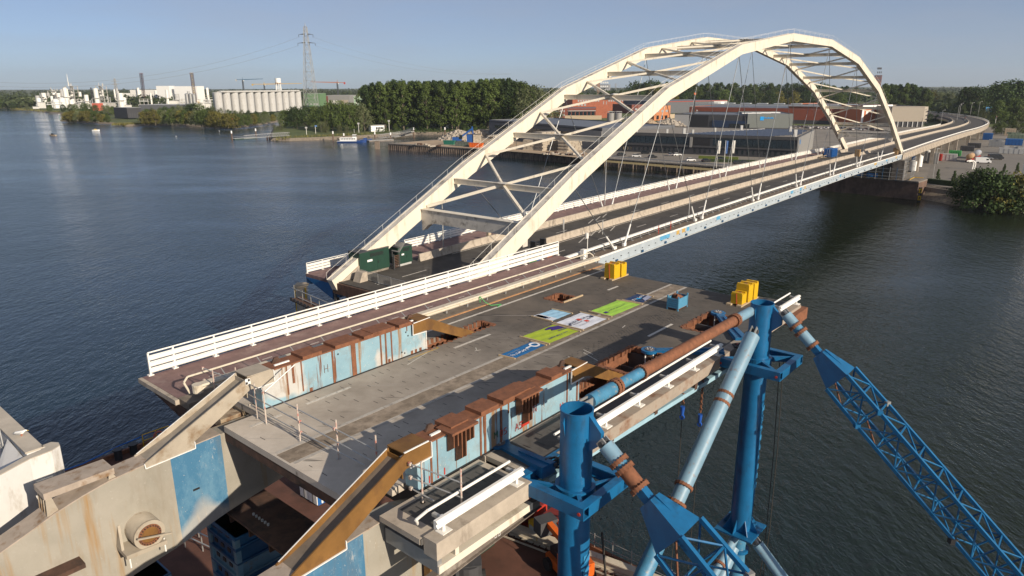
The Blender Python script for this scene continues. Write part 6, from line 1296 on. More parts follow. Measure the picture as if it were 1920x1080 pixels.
bld('orange_house', 'small orange brick building with dark windows beside the arch', (135.15,687.16), (152.41,696.76), 16, 12.99, brickor, roofg, [(.1, .9, 7.6, 9.6, 3, .5, winw), (.1, .9, 1.0, 4.6, 3, .45, glass)])
bld('brick_annex', 'red brick annex partly behind the arch, right of the school', (141.54,856.17), (170.74,870.47), 40, 9.74, brickd, roofb, [(.1, .9, 4, 6, 4, .5, winw)])
T, bx, L = bld('apartment_tower', 'far apartment tower with brown and white fronts behind the arch', (312.62,2764.21), (365.37,2751.47), 60, 33.82, M('tower_grey', (.25, .25, .26), .7), roofg, [(.4, .98, 10+i*14, 16+i*14, 4, .8, whiteb) for i in range(5)], [(.18, .38, 0, 78, 1, M('tower_brown', (.33, .2, .13), .8), 'brown_bay')])
T, bx, L = bld('raised_hall', 'beige windowless hall raised on stilts beside the viaduct', (299.73,572.26), (324.82,570.99), 46, 14.8, beiged, roofb, [], [(0, 1, -.4, 4.2, .3, M('undercroft', (.03, .03, .035), .8), 'undercroft')], parapet=.9)
part(T, 'stair_wall', bx(L, L+3, 1, 20, 4.2, 15.6), M('pale_taupe', (.50, .44, .35), .7))
for i in range(7): part(T, 'stilt', bx(L*.06+i*L*.15, L*.06+i*L*.15+.7, -.9, -.32, -.3, 4.2), lgrey)
for i in range(4): part(T, 'stair_flight', MB().beam(bx(L+3, L+3.1, 0, .1, 3+i*3, 3.1+i*3).v[0], bx(L+5, L+5.1, 8, 8.1, 6+i*3, 6.1+i*3).v[0], 1.2, .3), dgrey)
T, bx, L = bld('unfinished_tower', 'far red-brown tower block with scaffold above the trees', (1606.01,3244.04), (1630.46,3236.23), 30, 70.14, brickd, dgrey, [(.1, .9, 30+i*16, 38+i*16, 3, .6, dgrey) for i in range(4)]); part(T, 'roof_block', bx(L*.2, L*.8, 2, 20, 95, 103), dgrey)
bld('white_gatehouse', 'white corner of a building at the right edge behind the bushes', (172.25,239.34), (172.59,230.28), 14, 9, whitep, roofb, [(.1, .8, 2, 5, 3, .5, glass)])
# -- tanks beside the quay hall
for u, lb in ((((70.70,516.75)), 'left grey storage silo beside the slate warehouse'), (((76.02,516.51)), 'right grey storage silo beside the slate warehouse')):
    S = thing('storage_silo', lb, 'silo', (*u, 3.7)); a = Vector((*u, 3.7))
    part(S, 'drum', MB().tube(a, a+Vector((0, 0, 13.5)), 2.6, 20), zinc, smooth=True); part(S, 'top_rail', MB().ring(a+Vector((0, 0, 14.4)), a+Vector((0, 0, 14.6)), 2.6, 2.45, 16), lgrey)
    for k in range(6): q = a+Vector((math.cos(k)*2.5, math.sin(k)*2.5, 13.5)); part(S, 'rail_post', MB().tube(q, q+Vector((0, 0, 1.1)), .06, 4), lgrey)
# ------------------------------------------------ quay yard goods
def timber(label, A, Bp, h, depth, rows, cols):
    A = Vector((*A, 3.7)); Bv = Vector((*Bp, 3.7)); ex = (Bv-A).normalized(); L = (Bv-A).length; ey = Vector((-ex.y, ex.x, 0)); ey = ey if ey.y > 0 else -ey
    T = thing('block_stack', label, 'stack', tuple((A+Bv)/2)); T.rotation_euler = (0, 0, 0); rz = math.atan2(ex.y, ex.x)
    proto = None; n = 0
    for r in range(rows):
        for c in range(cols):
            w = L/cols; hh = h/rows
            if proto is None: proto = MB().b0(-w*.48, w*.48, 0, depth*.98, .02, hh*.92).mesh('stone_block', woodw)
            o = bpy.data.objects.new('stone_block', proto); COL.objects.link(o); o.parent = T; o.location = A + ex*w*(c+.5+(.3 if r % 2 else 0)*.5) + ey*random.uniform(-.25, .25) + Vector((0, 0, r*hh)) - T.location; o.rotation_euler = (0, 0, rz+random.uniform(-.02, .02))
timber('pale stack of stone slabs at the left of the yard, beside the orange skip', (-8.92,396.41), (0.86,414.44), 6.0, 5, 7, 3)
timber('long low stack of pale stone slabs in mid yard', (5.81,375.88), (15.75,372.41), 5.4, 6, 8, 5)
timber('tall stepped stack of pale stone slabs against the warehouse', (15.62,369.32), (25.59,378.43), 9.4, 7, 11, 4)
timber('middle stack of pale stone slabs behind the near arch brace', (23.86,369.06), (29.12,365.85), 7.0, 6, 8, 3)
timber('right stack of pale stone slabs beside the lamp', (28.34,362.88), (36.52,374.88), 6.2, 6, 8, 4)
def heap(label, c, rx, ry, h, m, n, sz, name='rubble_heap'):
    T = thing(name, label, 'heap', (*c, 3.7)); mb = MB(); rng = random.Random(int(c[0]*7)); N = 18
    ringp = [[(c[0]+math.cos(a*6.283/N)*rx*(1-k*.24)*(1+rng.uniform(-.12, .12)), c[1]+math.sin(a*6.283/N)*ry*(1-k*.24)*(1+rng.uniform(-.12, .12)), 3.6+h*(k/4)**.8*(1+rng.uniform(-.12, .1))) for a in range(N)] for k in range(5)]
    part(T, 'mound', mb.sweep(ringp), m)
    st = MB()
    for i in range(n):
        a = rng.random()*6.283; k = rng.random()**.6; x = math.cos(a)*rx*k; y = math.sin(a)*ry*k; z = h*(1-k)**.8; s = sz*rng.uniform(.5, 1.4)
        st.box((c[0]+x, c[1]+y, 3.8+z), (s, s*rng.uniform(.5, 1), s*rng.uniform(.4, .9)), rng.random()*3)
    part(T, 'loose_stones', st, rubble, kind='stuff')
heap('heap of broken concrete behind the blue crane', (-33.05,448.85), 13, 9, 6.0, rubble, 220, 1.3); heap('long mound of pale rubble at the back of the yard', (-19.15,476.80), 20, 9, 4.6, sand, 160, 1.0)
heap('heap of grey rubble behind the arch, left of the black mast', (128.61,588.54), 17, 8, 6.5, rubble, 240, 1.5); heap('smooth sand heap behind the near arch', (112.53,581.72), 9, 7, 6.0, sand, 10, .5, 'sand_heap')
for p, l, c, lb in (((-35.60,411.93), 7, M('skip_teal', (.015, .14, .10), .6), 'teal skip at the quay edge'), ((-27.19,400.59), 9, M('skip_grey', (.10, .12, .10), .7), 'grey-green skip at the quay edge'), ((-19.39,393.29), 8, orange, 'orange skip at the quay edge')):
    S = thing('skip', lb, 'skip', (*p, 3.7), None, -.35); part(S, 'bin', MB().sweep([[(-l/2+.6, -1.3, 0), (l/2-.6, -1.3, 0), (l/2-.6, 1.3, 0), (-l/2+.6, 1.3, 0)], [(-l/2, -1.3, 2.2), (l/2, -1.3, 2.2), (l/2, 1.3, 2.2), (-l/2, 1.3, 2.2)]]), c, local=True)
    part(S, 'rim', MB().b0(-l/2-.05, l/2+.05, -1.38, 1.38, 2.2, 2.35), c, local=True)
    for i in range(5): part(S, 'rib', MB().b0(-l/2+.9+i*(l-2)/4, -l/2+1.1+i*(l-2)/4, -1.4, -1.3, .1, 2.2), c, local=True)
p = Vector((*(-30.59,423.41), 3.7)); X_ = thing('material_handler', 'blue material handler crane with bent arm on the quay', 'excavator', tuple(p))
hb = M('handler_blue', (.01, .07, .26), .5)
part(X_, 'undercarriage', MB().box(p+Vector((0, 0, .8)), (5, 3, 1.2)), dgrey); part(X_, 'body', MB().box(p+Vector((-1.5, 0, 2.4)), (5.5, 3, 2.0)), hb); part(X_, 'cab', MB().box(p+Vector((.8, -1, 3.6)), (1.8, 1.6, 2.2)), glass)
part(X_, 'boom', MB().beam(p+Vector((0, 0, 3)), p+Vector((7.5, 0, 8.2)), .9, 1.0), hb); part(X_, 'stick', MB().beam(p+Vector((7.5, 0, 9.5)), p+Vector((8.2, 0, 2.6)), .8, .8), hb); part(X_, 'grab', MB().tube(p+Vector((8.2, 0, 2.6)), p+Vector((8.2, 0, .8)), .4, 8, 1.0), dgrey)
for x in (-1.8, 1.8):
    for y in (-1.5, 1.5): part(X_, 'wheel', MB().tube(p+Vector((x, y-.3, .7)), p+Vector((x, y+.3, .7)), .7, 12), tyre)
for q, c, sz, lb in (((-24.28,423.18), hb, (4, 3, 5), 'blue bulk bin beside the material handler'), ((-20.19,423.03), woodw, (4.5, 4, 5), 'stone block cabin right of the blue bin')):
    B_ = thing('yard_bin', lb, 'bin', (*q, 3.7)); part(B_, 'body', MB().box((q[0], q[1], 3.7+sz[2]/2), sz), c); part(B_, 'lid', MB().box((q[0], q[1], 3.7+sz[2]+.1), (sz[0]+.2, sz[1]+.2, .2)), dgrey)
for i, q in enumerate(((-51.44,408.74), (-42.67,397.57), (-2.59,376.16), (18.42,348.91), (22.49,351.55), (26.74,348.66), (31.17,345.80))):
    S = thing('stone_pile', ['low pile of scrap slabs at the left quay edge', 'pile of scrap slabs left of the teal skip', 'scattered slabs left of the yard lamp', 'dark block pile below the stepped stack', 'scattered pale slabs near quay edge, middle', 'scattered pale slabs near quay edge, right of middle', 'scattered slabs at the right end of the yard'][i], 'pile', (*q, 3.7))
    for k in range(6): part(S, 'slab', MB().box((q[0]+random.uniform(-3.5, 3.5), q[1]+random.uniform(-1.5, 1.5), 3.7+random.uniform(.3, .9)), (random.uniform(1, 3), random.uniform(.7, 1.4), random.uniform(.4, 1)), random.random()), [rubble, woodw, rustd][k % 3])
# ------------------------------------------------ vehicles
CARP = {}
def car(xy, rz, label, col, z=3.7, group='cars in the riverside car park'):
    key = col.name
    C = thing('parked_car', label, 'car', (xy[0], xy[1], z), group, rz)
    if key not in CARP:
        lo = [(-2.1, .35), (-2.15, .75), (-1.95, .95), (-1.35, 1.0), (.75, .98), (1.55, .9), (2.08, .72), (2.15, .4), (1.9, .28), (-1.9, .28)]
        hi = [(-1.9, .97), (-1.45, 1.42), (-.2, 1.48), (.45, 1.4), (1.15, .96)]
        ld = MB()
        ld.sweep([[(x, y*.97 if abs(y) == .86 else y, z_) for x, z_ in lo] for y in (-.86, -.8, .8, .86)])
        gh = MB().sweep([[(x*(.96 if abs(y) > .7 else 1), y, z_) for x, z_ in hi] for y in (-.74, -.64, .64, .74)])
        CARP[key] = [('body', ld.mesh('car_body', col, smooth=True)), ('cabin', gh.mesh('car_cabin', glass, smooth=True)), ('roof_panel', MB().b0(-1.35, .35, -.64, .64, 1.47, 1.5).mesh('car_roof', col))]
        CARP[key] += [('wheel', MB().tube((x, y-.1, .32), (x, y+.1, .32), .32, 12).mesh('car_wheel', tyre)) for x in (-1.3, 1.3) for y in (-.78, .78)]
        CARP[key] += [('headlight', MB().b0(2.0, 2.14, y-.2, y+.2, .62, .74).mesh('headlight', winw)) for y in (-.6, .6)] + [('tail_light', MB().b0(-2.15, -2.08, y-.15, y+.15, .7, .85).mesh('tail_light', red)) for y in (-.65, .65)]
    for nm, me in CARP[key]: o = bpy.data.objects.new(nm, me); COL.objects.link(o); o.parent = C
    return C
cw = M('car_white', (.72, .72, .71), .25, var=.02); ck = M('car_dark', (.022, .025, .03), .25, var=.05); cs = M('car_silver', (.42, .43, .44), .25, metal=.4, var=.03)
for xy, rz, lb, c in (((58.77,335.77), -.25, 'white car nearest the near arch in the car park', cw), ((52.62,342.48), .2, 'dark car half hidden beside the near arch', ck), ((65.80,351.62), -.3, 'dark car in the rear row, left', ck), ((65.53,331.78), .1, 'dark car right of the nearest white car', ck), ((75.93,341.78), 1.2, 'silver car beside a white car at the office wall', cs), ((79.05,341.68), .3, 'white car parked against the office wall', cw), ((79.66,317.02), .1, 'white car by itself at the quay edge', cw), ((85.59,313.45), .4, 'dark car beside the small hedge', ck), ((94.39,321.25), .2, 'dark car behind the flag poles', ck), ((96.88,304.42), .1, 'dark car with red tail light right of flags', ck), ((100.16,305.39), .2, 'dark car nearest the bridge railing', ck)): car(xy, rz, lb, c)
for xy, rz, lb, c in (((213.91,320.22), -.5, 'silver car beside the white van in truck yard', cs), ((518.35,743.63), 0, 'white car far along the road behind the trees', cw)): car(xy, rz, lb, c, group='vehicles in the truck yard')
def van(xy, rz, label, c):
    V = thing('panel_van', label, 'van', (xy[0], xy[1], 3.7), 'vehicles in the truck yard', rz)
    part(V, 'body', MB().sweep([[(x, y, z_) for x, z_ in ((-2.9, .4), (-2.95, 2.3), (-2.7, 2.5), (1.4, 2.5), (2.0, 2.1), (2.5, 1.35), (3.0, 1.15), (3.05, .4))] for y in (-1, -.9, .9, 1)]), c, local=True, smooth=True)
    part(V, 'windscreen', MB().quad((2.03, -.8, 2.08), (2.52, -.85, 1.4), (2.52, .85, 1.4), (2.03, .8, 2.08)), glass, local=True)
    for y in (-1.01, 1.01): part(V, 'side_window', MB().b0(1.0, 1.9, y-.01, y+.01, 1.4, 2.0), glass, local=True)
    for x in (-1.9, 2.0):
        for y in (-.9, .9): part(V, 'wheel', MB().tube((x, y-.12, .38), (x, y+.12, .38), .38, 12), tyre, local=True)
van((201.61,304.80), -.35, 'white panel van in the truck yard', cw); van((217.20,320.13), -.2, 'black van behind the white van in the truck yard', ck); van((527.89,755.87), 0, 'white van far along the road at right', cw)
for xy, c, lb, rz in (((200.25,311.41), M('tank_tan', (.45, .28, .14), .45), 'tan tank trailer with red chassis in the truck yard', .9), ((211.95,325.07), M('tank_chrome', (.6, .6, .6), .3, metal=.4), 'silver tank trailer behind the tan one', .9)):
    K = thing('tank_trailer', lb, 'trailer', (*xy, 3.7), 'vehicles in the truck yard', rz)
    part(K, 'tank', MB().tube((-4, 0, 2.4), (4, 0, 2.4), 1.25, 18), c, local=True, smooth=True)
    for x in (-4.0, 4.0): part(K, 'tank_end', MB().tube((x, 0, 2.4), (x*1.09, 0, 2.4), 1.25, 18, .6), c, local=True, smooth=True)
    part(K, 'chassis', MB().b0(-4.4, 4.4, -1.1, 1.1, .8, 1.15), red, local=True)
    for x in (-3.2, -2, 3): 
        for y in (-1, 1): part(K, 'wheel', MB().tube((x, y-.15, .5), (x, y+.15, .5), .5, 12), tyre, local=True)
# yard items under the viaduct
for i, (xy, sz, c, lb) in enumerate((((155.18,274.98), (2.4, 2.4, 4), whiteb, 'white upright tank nearest the pier'), ((165.68,289.44), (2.4, 2.4, 4.6), whiteb, 'second white upright tank under viaduct'), ((181.89,311.91), (2.6, 2.6, 4.6), whiteb, 'third white upright tank beside a column'), ((169.82,299.33), (3, 2.4, 3.6), M('container_blue', 0), 'blue container under the viaduct start'), ((188.85,316.26), (3.4, 3, 3), red, 'red container under the viaduct'), ((193.27,316.14), (7, 3, 3), lgrey, 'pale grey container under the viaduct'), ((180.47,305.37), (4, 4, 4.5), zinc, 'grey cabin under the viaduct between columns'), ((209.65,337.77), (5, 3, 2.4), greenb, 'green container farther under the viaduct'), ((230.76,362.41), (6, 3, 2.5), dgrey, 'dark skip beside the viaduct columns'), ((245.92,380.89), (6, 3, 2.5), dgrey, 'dark skip behind another beside the viaduct'), ((289.00,436.38), (5, 4, 4), M('container_blue', 0), 'blue container at the far end of the viaduct'), ((278.02,397.12), (8, 5, 3.4), M('container_blue', 0), 'blue stacked crates at the right edge'), ((242.82,347.56), (10, 4, 2.6), lgrey, 'white pallet stacks in right yard'), ((261.94,387.11), (7, 3, 2.8), galv, 'galvanised frames stacked in right yard'), ((306.04,435.72), (9, 6, 3.4), M('net_green', (.16, .2, .14), .8), 'green netted stacks at right edge'), ((327.17,472.55), (6, 4, 4.4), beige, 'sandy block stack at right edge'))):
    S = thing('yard_container', lb, 'container', (*xy, 3.7), 'goods stored under and beside the viaduct', -.6)
    if 'tank' in lb: part(S, 'tank', MB().tube((0, 0, .4), (0, 0, sz[2]), sz[0]/2, 16).tube((0, 0, sz[2]), (0, 0, sz[2]+.5), sz[0]/2, 16, .3), c, local=True, smooth=True); part(S, 'skirt', MB().tube((0, 0, 0), (0, 0, .4), sz[0]/2+.1, 16), dgrey, local=True)
    else:
        part(S, 'body', MB().b0(-sz[0]/2, sz[0]/2, -sz[1]/2, sz[1]/2, .1, sz[2]), c, local=True); part(S, 'skid', MB().b0(-sz[0]/2+.2, sz[0]/2-.2, -sz[1]/2+.2, sz[1]/2-.2, 0, .1), dgrey, local=True)
        for k in range(5): part(S, 'rib', MB().b0(-sz[0]/2+.2+k*sz[0]/5, -sz[0]/2+.4+k*sz[0]/5, -sz[1]/2-.08, -sz[1]/2, .3, sz[2]-.2), c, local=True)
        if i in (12, 13, 14): 
            for k in range(5): part(S, 'load', MB().box((random.uniform(-sz[0]/2, sz[0]/2), random.uniform(-1, 1), sz[2]+.5), (2, 1.6, 1)), c, local=True)
for xy, h, lb in (((148.49,249.63), 11, 'slim lamp post in the truck yard beside the viaduct'),): 
    solo('yard_lamp', MB().tube((*xy, 3.7), (*xy, 3.7+h), .1, 6).box((xy[0]+.4, xy[1], 3.7+h), (1, .3, .15)), galv, lb, 'lamp post')
xy = (183.24,281.46); S = thing('white_gate', 'white curved steel gate frame behind the bank bushes', 'gate', (*xy, 3.7)); part(S, 'bent_bar', MB().pipe([(xy[0]-2.5, xy[1], 6.8), (xy[0]-.8, xy[1], 7.2), (xy[0]+.2, xy[1], 6.2), (xy[0], xy[1], 3.7)], .3, 8), whitep); part(S, 'bent_bar', MB().pipe([(xy[0]-2.4, xy[1]+1.5, 6.8), (xy[0]-.6, xy[1]+1.5, 7.2), (xy[0]+.4, xy[1]+1.5, 6.2), (xy[0]+.2, xy[1]+1.5, 3.7)], .3, 8), whitep)
solo('clipped_hedge', MB().beam((*(143.04,242.68), 4.5), (*(147.43,233.32), 4.5), 1.6, 1.6), M('hedge_leaf', (.03, .05, .015), .9, var=.4, scale=3, bmp=1, bsc=4, bd=.3), 'clipped dark hedge along the bank wall by the pier', 'hedge')
solo('bank_wall', MB().beam((*(136.98,234.83), 2.9), (*(141.69,222.48), 2.9), .5, 1.5), concd, 'low concrete bank wall below the hedge', 'wall')
for xy, lb, hh in (((83.40,289.62), 'blue and white flag on pole, left of three', 11.0), ((86.42,289.54), 'blue flag on pole, middle of three', 11.0), ((89.79,291.39), 'white flag on pole, right of three', 11.0)):
    S = thing('flag_pole', lb, 'flag', (*xy, 3.7)); a = Vector((*xy, 3.7)); part(S, 'pole', MB().tube(a, a+Vector((0, 0, hh)), .10, 6), whitep)
    part(S, 'flag', MB().sweep([[a+Vector((.1+.16*k, .25*math.sin(k*1.4), hh-.1)), a+Vector((.1+.16*k, .25*math.sin(k*1.4)+.05, hh-.1)), a+Vector((.1+.13*k, .2*math.sin(k*1.4)+.05, hh-5.2)), a+Vector((.1+.13*k, .2*math.sin(k*1.4), hh-5.2))] for k in range(8)]), whitep if 'white flag' in lb else M('flag_blue', (.10, .20, .42), .6))
xy = (149.40,595.28); S = thing('drill_mast', 'black drilling mast with orange top and ladder legs', 'rig', (*xy, 3.7)); a = Vector((*xy, 3.7))
part(S, 'mast', MB().box(a+Vector((0, 0, 12.5)), (1.0, 1.0, 25)), black); part(S, 'mast_head', MB().box(a+Vector((0, 0, 25.6)), (1.5, 1.4, 1.6)), orange); part(S, 'stay_leg', MB().beam(a+Vector((.6, 0, 6)), a+Vector((5, 0, 0)), .9, .4), orange); part(S, 'stay_leg', MB().beam(a+Vector((-1.4, 0, 3)), a+Vector((-1.6, 0, 0)), 1, .5), orange); part(S, 'carriage', MB().box(a+Vector((1, 0, .7)), (6, 3, 1.4)), dgrey)
for xy, h, lb in (((156.04,611.18), 12, 'thin white pole right of the drilling mast'), ((2.47,379.19), 7, 'yard lamp between the stone stacks'), ((41.53,374.71), 7, 'floodlight post at the end of the pale bay')):
    solo('pole', MB().tube((*xy, 3.7), (*xy, 3.7+h), .12, 6).box((xy[0], xy[1], 3.7+h), (1.2, .3, .5)), lgrey if 'white' in lb else dgrey, lb, 'pole')
hg = (86.20,328.70); solo('low_hedge', MB().beam((*hg, 4.3), (hg[0]+16, hg[1]-7, 4.3), 1.8, 1.3), M('hedge_lime', (.10, .13, .02), .9, var=.4, scale=3), 'low yellow-green hedge in the car park', 'hedge'); hg = (87.29,314.53); solo('low_hedge', MB().beam((*hg, 4.3), (hg[0]+40, hg[1]-14, 4.3), 1.8, 1.2), M('hedge_leaf', 0), 'long dark low hedge before the office wall', 'hedge')
qa, qb = Vector((*QF[3], 3.7)), Vector((*QF[4], 3.7)); S = thing('quay_rail', 'low grey guardrail along the car park quay edge', 'guardrail', tuple((qa+qb)/2)); dv = (qb-qa).normalized(); nv = Vector((-dv.y, dv.x, 0)); nv = nv if nv.y > 0 else -nv
part(S, 'rail_beam', MB().beam(qa+nv*3.4+Vector((0, 0, .7)), qb+nv*3.4+dv*40+Vector((0, 0, .7)), .1, .35), galv)
for i in range(24): part(S, 'post', MB().box(qa+nv*3.4+dv*(i*3.3)+Vector((0, 0, .35)), (.12, .12, .7)), galv)

# cars parked in the rows before the brown hall
r7 = random.Random(11); c0, c1 = Vector((*(220.40,561.71), 3.7)), Vector((*(269.62,519.80), 3.7))
for i in range(34):
    p = c0 + (c1-c0)*((i % 17)/16.5) + Vector((r7.uniform(-1, 1), (i//17)*15 + r7.uniform(-1, 1), 0)); car((p.x, p.y), 1.5+r7.uniform(-.1, .1), 'small car in the crowded parking rows before the brown hall', r7.choice((cw, ck, ck, cs)), 3.7, 'cars parked before the brown hall')

# ================================================================== TREES

